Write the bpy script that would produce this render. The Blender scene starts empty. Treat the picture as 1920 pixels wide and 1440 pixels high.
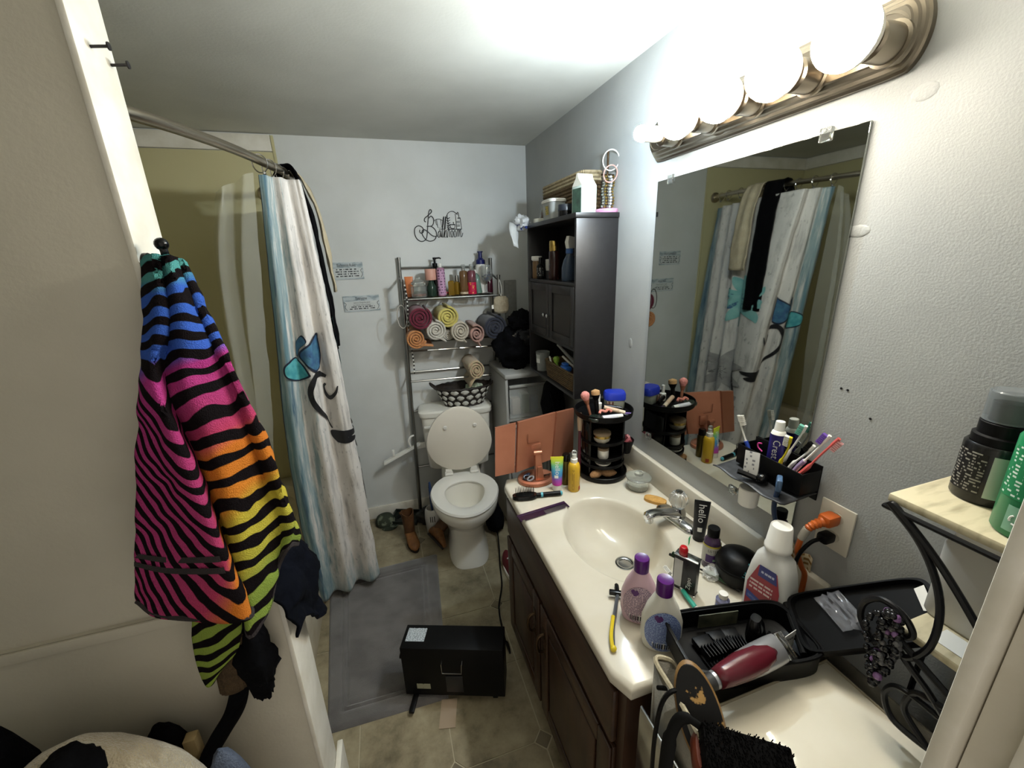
import bpy, bmesh, math, random
from mathutils import Vector, Matrix, noise
from mathutils import geometry as mgeo
PI = math.pi
R = math.radians
sc = bpy.context.scene
COL = sc.collection
# ---------------------------------------------------------------- camera
YAW, PITCH, ROLL, FPX = .2961, -.2998, -.0356, 764.53
cd = bpy.data.cameras.new('camera'); cam = bpy.data.objects.new('camera', cd); COL.objects.link(cam)
_F = Vector((math.sin(YAW)*math.cos(PITCH), math.cos(YAW)*math.cos(PITCH), math.sin(PITCH)))
_R = Vector((math.cos(YAW), -math.sin(YAW), 0)); _U = _R.cross(_F)
_c, _s = math.cos(ROLL), math.sin(ROLL)
_r, _u = _c*_R + _s*_U, -_s*_R + _c*_U
cam.matrix_world = Matrix(((_r.x, _u.x, -_F.x, -.9058), (_r.y, _u.y, -_F.y, -2.532), (_r.z, _u.z, -_F.z, 1.6331), (0, 0, 0, 1)))
cd.sensor_fit = 'HORIZONTAL'; cd.sensor_width = 36; cd.lens = 36*FPX/1920; cd.clip_start = .01
sc.camera = cam
# ---------------------------------------------------------------- world, exposure
w = bpy.data.worlds.new('world'); sc.world = w; w.use_nodes = True
w.node_tree.nodes['Background'].inputs[0].default_value = (1.0, .93, .82, 1)
w.node_tree.nodes['Background'].inputs[1].default_value = .27
sc.view_settings.view_transform = 'Standard'; sc.view_settings.look = 'None'
sc.view_settings.gamma = 1; sc.view_settings.use_curve_mapping = False
sc.view_settings.exposure = 1.5
sc.cycles.diffuse_bounces = 8; sc.cycles.max_bounces = 14; sc.cycles.transmission_bounces = 10
BULB_WARM, BULB_COOL = 43.0, 540.0

# ---------------------------------------------------------------- materials
def lin(h):
    h = h.lstrip('#'); o = []
    for i in (0, 2, 4):
        c = int(h[i:i+2], 16)/255
        o.append(c/12.92 if c <= .04045 else ((c+.055)/1.055)**2.4)
    return (*o, 1)
_M = {}
def mat(name, c='#888888', rough=.5, metal=0., c2=None, ns=20., amt=.5, bump=0., bs=60., trans=0., ior=1.45, alpha=1., emit=0., sheen=0., coat=0., spec=.5, stretch=None, detail=4., lo=.35, hi=.65):
    if name in _M: return _M[name]
    m = bpy.data.materials.new(name); m.use_nodes = True; nt = m.node_tree; N = nt.nodes; L = nt.links
    b = N['Principled BSDF']; I = b.inputs
    cc = lin(c) if isinstance(c, str) else (*c, 1)
    I['Base Color'].default_value = cc; I['Roughness'].default_value = rough; I['Metallic'].default_value = metal
    I['Transmission Weight'].default_value = trans; I['IOR'].default_value = ior; I['Alpha'].default_value = alpha
    I['Sheen Weight'].default_value = sheen; I['Coat Weight'].default_value = coat; I['Specular IOR Level'].default_value = spec
    if emit:
        I['Emission Color'].default_value = cc; I['Emission Strength'].default_value = emit
    tc = None
    def coord():
        t = N.new('ShaderNodeTexCoord')
        if stretch:
            mp = N.new('ShaderNodeMapping'); mp.inputs['Scale'].default_value = stretch
            L.new(t.outputs['Object'], mp.inputs[0]); return mp.outputs[0]
        return t.outputs['Object']
    if c2 is not None:
        t = coord(); n = N.new('ShaderNodeTexNoise'); n.inputs['Scale'].default_value = ns; n.inputs['Detail'].default_value = detail
        L.new(t, n.inputs['Vector'])
        r = N.new('ShaderNodeValToRGB'); r.color_ramp.elements[0].position = lo; r.color_ramp.elements[1].position = hi
        r.color_ramp.elements[0].color = cc
        d = lin(c2); r.color_ramp.elements[1].color = tuple(cc[i]*(1-amt)+d[i]*amt for i in range(4))
        L.new(n.outputs['Fac'], r.inputs[0]); L.new(r.outputs[0], I['Base Color'])
    if bump:
        t = coord(); n = N.new('ShaderNodeTexNoise'); n.inputs['Scale'].default_value = bs; n.inputs['Detail'].default_value = 3
        L.new(t, n.inputs['Vector']); bp = N.new('ShaderNodeBump'); bp.inputs['Strength'].default_value = bump; bp.inputs['Distance'].default_value = .01
        L.new(n.outputs['Fac'], bp.inputs['Height']); L.new(bp.outputs[0], I['Normal'])
    _M[name] = m
    return m
def nodes(m): return m.node_tree.nodes, m.node_tree.links, m.node_tree.nodes['Principled BSDF']
def ramp(N, stops, interp='LINEAR'):
    r = N.new('ShaderNodeValToRGB'); e = r.color_ramp.elements; r.color_ramp.interpolation = interp
    while len(e) < len(stops): e.new(.5)
    for k, (p, c) in enumerate(stops): e[k].position = p; e[k].color = lin(c) if isinstance(c, str) else c
    return r

# ---------------------------------------------------------------- mesh helpers
def V(*a): return Vector(a if len(a) == 3 else a[0])
def T(x=0, y=0, z=0): return Matrix.Translation((x, y, z))
def RX(a): return Matrix.Rotation(R(a), 4, 'X')
def RY(a): return Matrix.Rotation(R(a), 4, 'Y')
def RZ(a): return Matrix.Rotation(R(a), 4, 'Z')
def SC(x, y, z): return Matrix.Diagonal((x, y, z, 1))
def cr(P, t):
    """Catmull-Rom through the points P at t in 0..1"""
    n = len(P)-1
    if n == 0: return P[0]
    x = min(max(t, 0), 1)*n; i = min(int(x), n-1); f = x-i
    b, c = P[i], P[i+1]
    a = P[i-1] if i > 0 else b*2-c
    d = P[i+2] if i+2 <= n else c*2-b
    return (b*2 + (c-a)*f + (a*2-b*5+c*4-d)*f*f + (b*3-a-c*3+d)*f*f*f)*.5
def sm(pts, n=24): # smooth resample of a 3D polyline
    P = [Vector(p) for p in pts]
    return [cr(P, i/n) for i in range(n+1)]
class MB:
    def __init__(s): s.v = []; s.f = []; s.uv = {}
    def add(s, vs, fs, M=None):
        n = len(s.v)
        s.v += [(M @ Vector(p)) if M is not None else Vector(p) for p in vs]
        s.f += [tuple(i+n for i in f) for f in fs]
        return s
    def box(s, a, b, M=None):
        x0, y0, z0 = a; x1, y1, z1 = b
        return s.add([(x0,y0,z0),(x1,y0,z0),(x1,y1,z0),(x0,y1,z0),(x0,y0,z1),(x1,y0,z1),(x1,y1,z1),(x0,y1,z1)],
                     [(0,3,2,1),(4,5,6,7),(0,1,5,4),(1,2,6,5),(2,3,7,6),(3,0,4,7)], M)
    def rbox(s, a, b, r=.005, M=None, seg=2):
        bm = bmesh.new(); bmesh.ops.create_cube(bm, size=1)
        for v in bm.verts: v.co = Vector([a[i]+(v.co[i]+.5)*(b[i]-a[i]) for i in range(3)])
        r = min(r, .49*min(b[i]-a[i] for i in range(3)))
        bmesh.ops.bevel(bm, geom=list(bm.edges), offset=r, segments=seg, profile=.5, affect='EDGES')
        bm.verts.index_update()
        s.add([v.co.copy() for v in bm.verts], [[v.index for v in f.verts] for f in bm.faces], M); bm.free(); return s
    def lathe(s, prof, n=20, M=None):
        vs, fs, rings = [], [], []
        for r, z in prof:
            if r < 1e-6: rings.append([len(vs)]); vs.append((0,0,z))
            else:
                rings.append(list(range(len(vs), len(vs)+n)))
                vs += [(r*math.cos(2*PI*k/n), r*math.sin(2*PI*k/n), z) for k in range(n)]
        for a, b in zip(rings, rings[1:]):
            for k in range(n):
                k2 = (k+1) % n
                if len(a) == 1 and len(b) == 1: continue
                if len(a) == 1: fs.append((a[0], b[k2], b[k]))
                elif len(b) == 1: fs.append((a[k], a[k2], b[0]))
                else: fs.append((a[k], a[k2], b[k2], b[k]))
        for ring, fl in ((rings[0], 1), (rings[-1], 0)):
            if len(ring) > 1: fs.append(tuple(ring[::-1]) if fl else tuple(ring))
        return s.add(vs, fs, M)
    def loft(s, rings, M=None, cap=True, closed=True):
        n = len(rings[0]); vs = [p for r in rings for p in r]; fs = []
        for i in range(len(rings)-1):
            for k in range(n if closed else n-1):
                k2 = (k+1) % n
                fs.append((i*n+k, i*n+k2, (i+1)*n+k2, (i+1)*n+k))
        if cap and closed: fs += [tuple(range(n-1, -1, -1)), tuple(range((len(rings)-1)*n, len(rings)*n))]
        return s.add(vs, fs, M)
    def tube(s, path, r=.005, n=8, closed=False, M=None, flat=1.0):
        P = [Vector(p) for p in path]
        m = len(P); T0 = []
        for i in range(m):
            a = P[i-1] if (i or closed) else P[i]; b = P[(i+1) % m] if (i < m-1 or closed) else P[i]
            t = (b-a); T0.append(t.normalized() if t.length > 1e-9 else Vector((0,0,1)))
        u = T0[0].orthogonal().normalized(); rings = []
        for i in range(m):
            u = (u - T0[i]*u.dot(T0[i]));
            u = u.normalized() if u.length > 1e-6 else T0[i].orthogonal().normalized()
            w_ = T0[i].cross(u); rr = r[i] if isinstance(r, (list, tuple)) else r
            rings.append([P[i] + u*(rr*math.cos(2*PI*k/n)) + w_*(rr*flat*math.sin(2*PI*k/n)) for k in range(n)])
        if closed: return s.loft(rings+[rings[0]], M, cap=False)
        return s.loft(rings, M)
    def ball(s, c, r, M=None, n=12, m=8):
        rx, ry, rz = (r, r, r) if not isinstance(r, (list, tuple)) else r
        X = T(*c) @ SC(rx, ry, rz)
        if M is not None: X = M @ X
        return s.lathe([(math.sin(PI*k/m), -math.cos(PI*k/m)) for k in range(m+1)], n, X)
    def prism(s, poly, d, M=None):
        n = len(poly); vs = [(x, y, 0) for x, y in poly] + [(x, y, d) for x, y in poly]
        fs = [tuple(range(n-1, -1, -1)), tuple(range(n, 2*n))] + [(k, (k+1) % n, n+(k+1) % n, n+k) for k in range(n)]
        return s.add(vs, fs, M)
    def grid(s, rows, M=None):
        n = len(rows[0]); fs = []
        for i in range(len(rows)-1):
            for k in range(n-1): fs.append((i*n+k, i*n+k+1, (i+1)*n+k+1, (i+1)*n+k))
        return s.add([p for r in rows for p in r], fs, M)
def O(name, mb, m, par=None, smooth=40, uvs=None, thick=0, kind=None):
    me = bpy.data.meshes.new(name); me.from_pydata([tuple(v) for v in mb.v], [], mb.f); me.validate()
    bm = bmesh.new(); bm.from_mesh(me)
    if not uvs: bmesh.ops.recalc_face_normals(bm, faces=bm.faces)
    bm.to_mesh(me); bm.free()
    if uvs:
        l = me.uv_layers.new(name='UVMap')
        for lp in me.loops: l.data[lp.index].uv = uvs[lp.vertex_index]
    me.materials.append(m)
    for p in me.polygons: p.use_smooth = True
    me.set_sharp_from_angle(angle=R(smooth))
    o = bpy.data.objects.new(name, me); COL.objects.link(o)
    if par is not None: o.parent = par
    if thick:
        md = o.modifiers.new('solid', 'SOLIDIFY'); md.thickness = thick; md.offset = 0
    if kind: o['kind'] = kind
    return o
def thing(name, label, cat, loc=(0,0,0), rz=0, group=None, M=None):
    o = bpy.data.objects.new(name, None); COL.objects.link(o); o.empty_display_size = .02
    if M is not None: o.matrix_world = M
    else: o.location = loc; o.rotation_euler = (0, 0, R(rz))
    o['label'] = label; o['category'] = cat
    if group: o['group'] = group
    return o
def tag(o, label, cat, group=None):
    o['label'] = label; o['category'] = cat
    if group: o['group'] = group
    return o
def S_(name, mb, m, par=None, smooth=30):
    o = O(name, mb, m, par, smooth)
    if par is None: o['kind'] = 'structure'
    return o
def label(o, t): o['label'] = t; return o
# text laid through a map (x, y) -> 3D point
def textm(s, size, fmap, m, name, par, align='CENTER', rot=0, spacing=1.0, sx=1.0, sub=0):
    c = bpy.data.curves.new('t', 'FONT'); c.body = s; c.size = size; c.align_x = align; c.align_y = 'CENTER'; c.resolution_u = 2; c.space_character = spacing
    o = bpy.data.objects.new('t', c); COL.objects.link(o); dg = bpy.context.evaluated_depsgraph_get()
    me = bpy.data.meshes.new_from_object(o.evaluated_get(dg)); bpy.data.objects.remove(o); bpy.data.curves.remove(c)
    if sub:
        bm = bmesh.new(); bm.from_mesh(me); bmesh.ops.subdivide_edges(bm, edges=[e for e in bm.edges if e.calc_length() > size*.25], cuts=2, use_grid_fill=True); bmesh.ops.triangulate(bm, faces=bm.faces); bm.to_mesh(me); bm.free()
    ca, sa = math.cos(R(rot)), math.sin(R(rot)); mb = MB()
    mb.add([fmap(v.co.x*sx*ca - v.co.y*sa, v.co.x*sx*sa + v.co.y*ca) for v in me.vertices], [tuple(p.vertices) for p in me.polygons])
    bpy.data.meshes.remove(me)
    return O(name, mb, m, par, uvs=[(0,0)]*len(mb.v))
def cyl(r, a0, z0, M=None, sx=1.0, sy=1.0):
    """map a flat label onto an upright cylinder; a0 in degrees (-90 faces -y)"""
    def f(x, y):
        a = R(a0)+x*sx/r; p = Vector((r*math.cos(a), r*math.sin(a), z0+y*sy))
        return M @ p if M is not None else p
    return f
def flat(o, ex, ey):
    o, ex, ey = Vector(o), Vector(ex), Vector(ey)
    return lambda x, y: o + ex*x + ey*y
def patch(fmap, x0, x1, y0, y1, nx=8, ny=2, mb=None):
    mb = mb or MB()
    mb.grid([[fmap(x0+(x1-x0)*i/nx, y0+(y1-y0)*j/ny) for i in range(nx+1)] for j in range(ny+1)])
    return mb
def puv(nx, ny): return [(i/nx, j/ny) for j in range(ny+1) for i in range(nx+1)]
# lofted cloth surface
class Surf:
    def __init__(s, rows): s.r = [[Vector(p) for p in r] for r in rows]
    def __call__(s, u, v): return cr([cr(r, u) for r in s.r], v)
    def nrm(s, u, v):
        e = .004; n = (s(min(u+e,1), v)-s(max(u-e,0), v)).cross(s(u, min(v+e,1))-s(u, max(v-e,0)))
        return n.normalized() if n.length > 1e-12 else Vector((0,-1,0))
def cloth(name, S, nu, nv, m, par=None, thick=.003, wr=0., ws=12., uvf=None, kind=None):
    rows, uv = [], []
    for j in range(nv+1):
        v = j/nv
        row = []
        for i in range(nu+1):
            u = i/nu; p = S(u, v)
            if wr:
                n = S.nrm(u, v); p = p + n*(wr*(noise.noise(p*ws)+.5*noise.noise(p*ws*2.3)))
            row.append(p); uv.append(uvf(u, v) if uvf else (u, v))
        rows.append(row)
    return O(name, MB().grid(rows), m, par, smooth=80, uvs=uv, thick=thick, kind=kind)
def ribbon(S, A, B, nt, ns, eps, side=1, mb=None):
    """band of cloth print between two uv curves"""
    mb = mb or MB(); A = [Vector((*a, 0)) for a in A]; B = [Vector((*b, 0)) for b in B]; rows = []
    for i in range(nt+1):
        a, b = cr(A, i/nt), cr(B, i/nt); row = []
        for k in range(ns+1):
            q = a.lerp(b, k/ns); u, v = min(max(q.x, 0), 1), min(max(q.y, 0), 1)
            row.append(S(u, v) + S.nrm(u, v)*eps*side)
        rows.append(row)
    return mb.grid(rows)
# a heap or bundle of cloth: a closed lumpy blob with folds
def lump(c, r, seed=0, amp=.3, fs=9., n=28, m=18, M=None, mb=None, flatten=None):
    mb = mb or MB(); rx, ry, rz = r; rows = []
    off = Vector((seed*3.7, seed*1.9, seed*5.3)); vs, fs_ = [], []
    for j in range(m+1):
        th = PI*j/m
        for i in range(n):
            ph = 2*PI*i/n; d = Vector((math.sin(th)*math.cos(ph), math.sin(th)*math.sin(ph), -math.cos(th)))
            k = 1 + amp*(noise.noise(d*1.6+off) + .6*abs(noise.noise(d*fs*.35+off*2)) + .35*noise.noise(d*fs*.8+off))
            p = Vector((d.x*rx*k, d.y*ry*k, d.z*rz*k))
            if flatten is not None and p.z < flatten: p.z = flatten
            vs.append(p + Vector(c))
    for j in range(m):
        for i in range(n): fs_.append((j*n+i, j*n+(i+1) % n, (j+1)*n+(i+1) % n, (j+1)*n+i))
    return mb.add(vs, fs_, M)
# ================================================================ palette
m_wall = mat('wall_paint_dimmed', '#a2a4a2', .6, c2='#999b9a', ns=5, amt=.7, bump=.12, bs=260)  # paint darkened to offset the bulbs' glare on the right wall
m_wallb = mat('back_wall_paint_lifted', '#d0d2d0', .55, c2='#c4c6c2', ns=3.5, amt=.7, bump=.05, bs=160)  # paint lightened to stand in for more light on the back wall
m_ceil = mat('ceiling_paint', '#c4c4bc', .75, c2='#b5b5ad', ns=3, amt=.8, bump=.05, bs=120)
m_part = mat('partition_paint', '#c8c2b2', .65, c2='#bdb7a7', ns=6, amt=.7, bump=.05, bs=140)
m_white = mat('white_trim_paint', '#dedacf', .5, c2='#c3bdac', ns=14, amt=.6, bump=.08, bs=60)
m_surr = mat('surround_panel', '#c2bb93', .28, c2='#b5ae84', ns=2, amt=.6)
m_tub = mat('tub_acrylic', '#cfc6b2', .25, c2='#b5a98f', ns=9, amt=.5)
m_grout = mat('grout', '#b3a98f', .8)
m_chrome = mat('chrome', '#c9cacb', .14, 1.)
m_nickel = mat('brushed_nickel', '#8f8576', .3, 1., c2='#70675a', ns=14, amt=.6)
m_black = mat('black_plastic', '#050506', .45, spec=.22)
m_blackg = mat('black_gloss', '#060607', .2, spec=.4)
m_wht = mat('white_plastic', '#dedcd5', .38)
m_porc = mat('porcelain', '#e6e4dc', .12, c2='#dad5c6', ns=5, amt=.4)
m_cream = mat('cultured_marble', '#c3bcab', .18, c2='#cac4b6', ns=6, amt=.8, stretch=(1, 1.6, 1))
m_gold = mat('gold', '#b79a56', .25, 1.)
m_rubber = mat('dark_rubber', '#0a0a0a', .75, spec=.2)
m_clear = mat('clear_plastic', '#eef0ee', .06, trans=.95, ior=1.3)
m_frost = mat('frosted_plastic', '#c9ccc8', .35, trans=.5, ior=1.3)
m_blackcloth = mat('black_cloth', '#060608', .95, c2='#0c0d11', ns=30, amt=.7, bump=.3, bs=90, spec=.1)
m_ink = mat('black_print', '#17171a', .6)
m_whink = mat('white_print', '#dfdfda', .6)

# floor: grout bed and clipped-corner tiles with small square insets
def stone(name, a, b, c):
    m = mat(name, a, .42, bump=.05, bs=50); N, L, B = nodes(m)
    t = N.new('ShaderNodeTexCoord'); n = N.new('ShaderNodeTexNoise'); n.inputs['Scale'].default_value = 7; n.inputs['Detail'].default_value = 8; n.inputs['Roughness'].default_value = .68
    L.new(t.outputs['Object'], n.inputs['Vector'])
    r = ramp(N, [(.3, c), (.47, a), (.66, b)]); L.new(n.outputs['Fac'], r.inputs[0]); L.new(r.outputs[0], B.inputs['Base Color'])
    return m
m_tile = stone('floor_tile_stone', '#8b8067', '#a4997e', '#635a45')
m_tiled = stone('floor_inset_stone', '#6d6350', '#80755f', '#51493a')
floor = S_('floor', MB().box((-2.3, -2.9, -.06), (.1, .1, -.0025)), m_grout)
PX, G = .312, .0022
for i in range(-5, 3):
    for j in range(-6, 5):
        x0, y0 = -.547+PX*i, -.962+PX*j; x1, y1 = x0+PX, y0+PX
        cut = lambda jj: .033 if jj % 2 == 0 else 0
        cb, ct = cut(j), cut(j+1); q = []
        a0, a1, b0, b1 = x0+G, x1-G, y0+G, y1-G
        q += [(a0+cb, b0), (a1-cb, b0), (a1, b0+cb)] if cb else [(a0, b0), (a1, b0)]
        q += [(a1, b1-ct), (a1-ct, b1), (a0+ct, b1), (a0, b1-ct)] if ct else [(a1, b1), (a0, b1)]
        if cb: q.append((a0, b0+cb))
        q = [(min(max(x, -2.2), 0), min(max(y, -2.8), 0)) for x, y in q]
        qq = []
        for p in q:
            if not qq or (abs(p[0]-qq[-1][0])+abs(p[1]-qq[-1][1])) > 1e-4: qq.append(p)
        ar = sum(qq[k-1][0]*qq[k][1]-qq[k][0]*qq[k-1][1] for k in range(len(qq)))
        if len(qq) > 2 and abs(ar) > .004 and not (x1 < -1.36 and y0 > -1.62): S_('floor_tile', MB().prism(qq, .0028, T(0, 0, -.0028)), m_tile, floor)
        if j % 2 == 0 and -1.4 < x0 < -.1 and y0 > -2.7:
            d = .030; S_('floor_inset', MB().prism([(x0-d, y0), (x0, y0-d), (x0+d, y0), (x0, y0+d)], .0028, T(0, 0, -.0028)), m_tiled, floor)
H = 2.256
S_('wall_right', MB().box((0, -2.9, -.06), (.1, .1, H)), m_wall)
wb = S_('wall_back', MB().box((-2.3, 0, -.06), (0, .1, H)), m_wallb)
S_('surround_panel', MB().rbox((-2.195, -.008, .36), (-1.336, 0, 2.176), .003), m_surr, wb)
S_('surround_edge', MB().rbox((-1.336, -.010, .36), (-1.322, 0, 2.25), .003), m_surr, wb)
wl = S_('wall_left', MB().box((-2.3, -2.9, -.06), (-2.2, 0, H)), m_part)
S_('surround_panel', MB().rbox((-2.2, -1.60, .36), (-2.192, -.008, 2.176), .003), m_surr, wl)
S_('ceiling', MB().box((-2.3, -2.9, H), (.1, .1, H+.06)), m_ceil)
S_('trim_1', MB().rbox((-2.19, -.016, 2.178), (-1.337, 0, 2.25), .002), m_white)
S_('trim_2', MB().rbox((-2.2, -1.60, 2.178), (-2.184, -.017, 2.25), .002), m_white)
S_('wall_partition', MB().box((-2.2, -1.711, .985), (-1.274, -1.615, H)), m_part)
S_('wall_partition_lower', MB().box((-2.2, -1.719, -.06), (-1.194, -1.608, .985)), m_part)
S_('trim_3', MB().rbox((-1.274, -1.714, .985), (-1.264, -1.612, H), .002), m_white)
S_('trim_4', MB().rbox((-1.194, -1.722, 0), (-1.184, -1.606, .987), .002), m_white)
S_('trim_5', MB().rbox((-2.19, -1.726, .962), (-1.195, -1.72, .985), .002), m_part)
S_('trim_6', MB().rbox((-1.183, -1.70, 0), (-1.168, -1.58, .315), .002), m_white)
S_('baseboard_back', MB().rbox((-1.355, -.014, 0), (-.002, 0, .085), .004), m_white)
S_('baseboard_right', MB().rbox((-.014, -1.15, 0), (0, -.016, .085), .004), m_white)
# doorway the photograph is taken from
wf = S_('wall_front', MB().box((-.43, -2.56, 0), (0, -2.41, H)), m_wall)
S_('wall_section', MB().box((-2.2, -2.56, 0), (-1.38, -2.41, H)), m_wall, wf)
S_('wall_header', MB().box((-1.38, -2.56, 2.06), (-.43, -2.41, H)), m_wall, wf)
dj = S_('door_1', MB().rbox((-.452, -2.60, 0), (-.431, -2.408, 2.06), .002), m_white)
S_('door_jamb', MB().rbox((-1.378, -2.6, 0), (-1.358, -2.408, 2.06), .002), m_white, dj)
S_('door_head', MB().rbox((-1.357, -2.6, 2.04), (-.453, -2.408, 2.06), .002), m_white, dj)
S_('door_casing', MB().rbox((-.470, -2.407, 0), (-.40, -2.392, 2.12), .004), m_white, dj)
S_('door_stop', MB().rbox((-.466, -2.47, 0), (-.453, -2.435, 2.03), .002), m_white, dj)

# ================================================================ tub
tub = thing('bathtub', 'beige acrylic bathtub behind the shower curtain', 'bathtub', (-1.78, -.80, 0))
O('apron', MB().rbox((.375, -.80, 0), (.417, .785, .37), .01), m_tub, tub)
rim_o = [(-.41, -.80), (.417, -.80), (.417, .785), (-.41, .785)]
mbt = MB()
def rect_ring(x0, x1, y0, y1, z, n=48, e=.0):
    o = []
    for k in range(n):
        a = 2*PI*k/n; c, s = math.cos(a), math.sin(a); cx, cy, hx, hy = (x0+x1)/2, (y0+y1)/2, (x1-x0)/2, (y1-y0)/2
        if e: # superellipse
            p = 2/e; o.append((cx+hx*math.copysign(abs(c)**p, c), cy+hy*math.copysign(abs(s)**p, s), z))
        else:
            t = min(hx/abs(c) if abs(c) > 1e-9 else 1e9, hy/abs(s) if abs(s) > 1e-9 else 1e9); o.append((cx+c*t, cy+s*t, z))
    return o
mbt.loft([rect_ring(-.41, .42, -.80, .785, .365), rect_ring(-.41, .42, -.80, .785, .405), rect_ring(-.40, .405, -.79, .775, .412), rect_ring(-.33, .33, -.70, .69, .412, e=5), rect_ring(-.31, .31, -.68, .67, .39, e=5), rect_ring(-.27, .27, -.60, .60, .10, e=4), rect_ring(-.2, .2, -.5, .5, .08, e=4)])
O('rim', mbt, m_tub, tub)

# ================================================================ vanity cabinet (dark stained wood)
def wood(name, a, b, axis):
    m = mat(name, a, .38); N, L, B = nodes(m)
    t = N.new('ShaderNodeTexCoord'); mp = N.new('ShaderNodeMapping'); mp.inputs['Scale'].default_value = axis
    n = N.new('ShaderNodeTexNoise'); n.inputs['Scale'].default_value = 6; n.inputs['Detail'].default_value = 6; n.inputs['Distortion'].default_value = .6
    L.new(t.outputs['Object'], mp.inputs[0]); L.new(mp.outputs[0], n.inputs['Vector'])
    r = ramp(N, [(.3, a), (.7, b)]); L.new(n.outputs['Fac'], r.inputs[0]); L.new(r.outputs[0], B.inputs['Base Color'])
    return m
m_wood = wood('dark_oak', '#26170e', '#402a1b', (6, 6, .7))
m_woodh = wood('dark_oak_across', '#26170e', '#402a1b', (6, .7, 6))
m_pull = mat('aged_bronze', '#4a3a2a', .35, .9)
van = thing('vanity_cabinet', 'dark brown wooden vanity cabinet with two panelled doors under the sink', 'cabinet', (-.26, -1.59, 0))
X0 = -.255
O('side_panel', MB().box((X0+.01, -.42, 0), (.255, -.405, .764)), m_wood, van)
O('side_panel', MB().box((X0+.01, .405, 0), (.255, .42, .764)), m_wood, van)
O('bottom_panel', MB().box((X0+.01, -.405, .09), (.255, .405, .105)), m_wood, van)
O('back_panel', MB().box((.245, -.405, .105), (.255, .405, .764)), m_wood, van)
O('toe_kick', MB().box((-.19, -.405, 0), (-.175, .405, .09)), m_wood, van)
for a, b in (((-.42, .09), (-.365, .764)), ((.365, .09), (.42, .764)), ((.015, .135), (.065, .575))):
    O('stile', MB().box((X0-.008, *a), (X0+.01, *b)), m_wood, van)
for a, b in ((.735, .764), (.575, .60), (.09, .135)):
    O('face_rail', MB().box((X0-.008, -.365, a), (X0+.01, .365, b)), m_woodh, van)
O('false_drawer', MB().rbox((X0-.024, -.395, .588), (X0-.008, .395, .745), .006), m_woodh, van)
for s in (-1, 1):
    y0, y1 = (-.395, .032) if s < 0 else (.048, .395)
    d = O('door', MB().rbox((X0-.018, y0, .118), (X0-.009, y1, .572), .002), m_wood, van)
    for a, b in ((y0, y0+.055), (y1-.055, y1)): O('door_stile', MB().rbox((X0-.027, a, .118), (X0-.0181, b, .572), .004), m_wood, d)
    for a, b in ((.118, .175), (.515, .572)): O('door_rail', MB().rbox((X0-.027, y0+.0551, a), (X0-.0181, y1-.0551, b), .004), m_woodh, d)
    O('raised_panel', MB().rbox((X0-.025, y0+.068, .188), (X0-.0181, y1-.068, .502), .006), m_wood, d)
    yh = y1-.034 if s < 0 else y0+.034
    h = MB().tube(sm([(X0-.026, yh, .485), (X0-.045, yh, .48), (X0-.052, yh, .45), (X0-.045, yh, .418), (X0-.026, yh, .412)], 14), .005, 8)
    h.rbox((X0-.029, yh-.011, .465), (X0-.0265, yh+.011, .505), .001).rbox((X0-.029, yh-.011, .39), (X0-.0265, yh+.011, .43), .001)
    O('handle', h, m_pull, d)

# ================================================================ vanity top with moulded basin
vt = thing('sink_counter', 'cream cultured marble vanity top with moulded oval sink', 'countertop', (-.2725, -1.59, 0))
def ell(cx, cy, ax, ay, z, n=72): return [(cx+ax*math.cos(2*PI*k/n), cy+ay*math.sin(2*PI*k/n), z) for k in range(n)]
CX, CY, AX, AY = -.028, -.003, .152, .208
N_ = 72
top = MB()
def rr(i, z): return rect_ring(-.2725+i, .2725, -.436+i, .436-i, z, N_)
rings = [rr(.006, .765), rr(0, .772), rr(0, .790), rr(.003, .797), rr(.010, .80)]
rings += [ell(CX, CY, AX*1.05, AY*1.05, .80), ell(CX, CY, AX*1.01, AY*1.01, .7985), ell(CX, CY, AX*.98, AY*.98, .792), ell(CX+.002, CY, AX*.94, AY*.94, .775), ell(CX+.008, CY, AX*.84, AY*.86, .735), ell(CX+.018, CY, AX*.66, AY*.7, .70), ell(CX+.03, CY, AX*.42, AY*.45, .682), ell(CX+.042, CY, .03, .03, .674)]
top.loft(rings, cap=False)
O('counter', top, m_cream, vt, smooth=50)
O('backsplash', MB().rbox((.250, -.436, .798), (.2725, .436, .892), .006), m_cream, vt)
dr = O('drain', MB().lathe([(.031, .6735), (.031, .6775), (.026, .6785), (.021, .6765), (.02, .66), (0, .66)], 24, T(CX+.042, CY, 0)), m_chrome, vt)
O('drain_stopper', MB().lathe([(.0, .664), (.015, .665), (.015, .669), (0, .671)], 20, T(CX+.042, CY, 0)), m_rubber, dr)
# faucet
fa = thing('faucet', 'chrome single handle faucet with clear acrylic knob on the sink', 'faucet', (-.078, -1.60, .80), 6)
def stad(hx, hy, z, n=32):
    o = []
    for k in range(n):
        a = 2*PI*k/n; c, s = math.cos(a), math.sin(a); o.append((hx*c, (hy-hx)*(1 if s > 0 else -1)*min(1, abs(s)*2.5)+hx*s, z))
    return o
O('escutcheon', MB().loft([stad(.030, .082, 0), stad(.029, .081, .008), stad(.024, .074, .016), stad(.016, .055, .021)]), m_chrome, fa)
O('body', MB().lathe([(.027, .008), (.026, .03), (.022, .042), (.019, .05), (0, .052)], 20), m_chrome, fa)
sp = MB()
def sring(x, z, w, h): return [(x, w*math.cos(2*PI*k/14), z+h*math.sin(2*PI*k/14)) for k in range(14)]
sp.loft([sring(.005, .026, .026, .016), sring(-.03, .038, .022, .015), sring(-.07, .05, .019, .012), sring(-.105, .056, .018, .011), sring(-.125, .054, .016, .011), sring(-.132, .050, .010, .007)])
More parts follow.
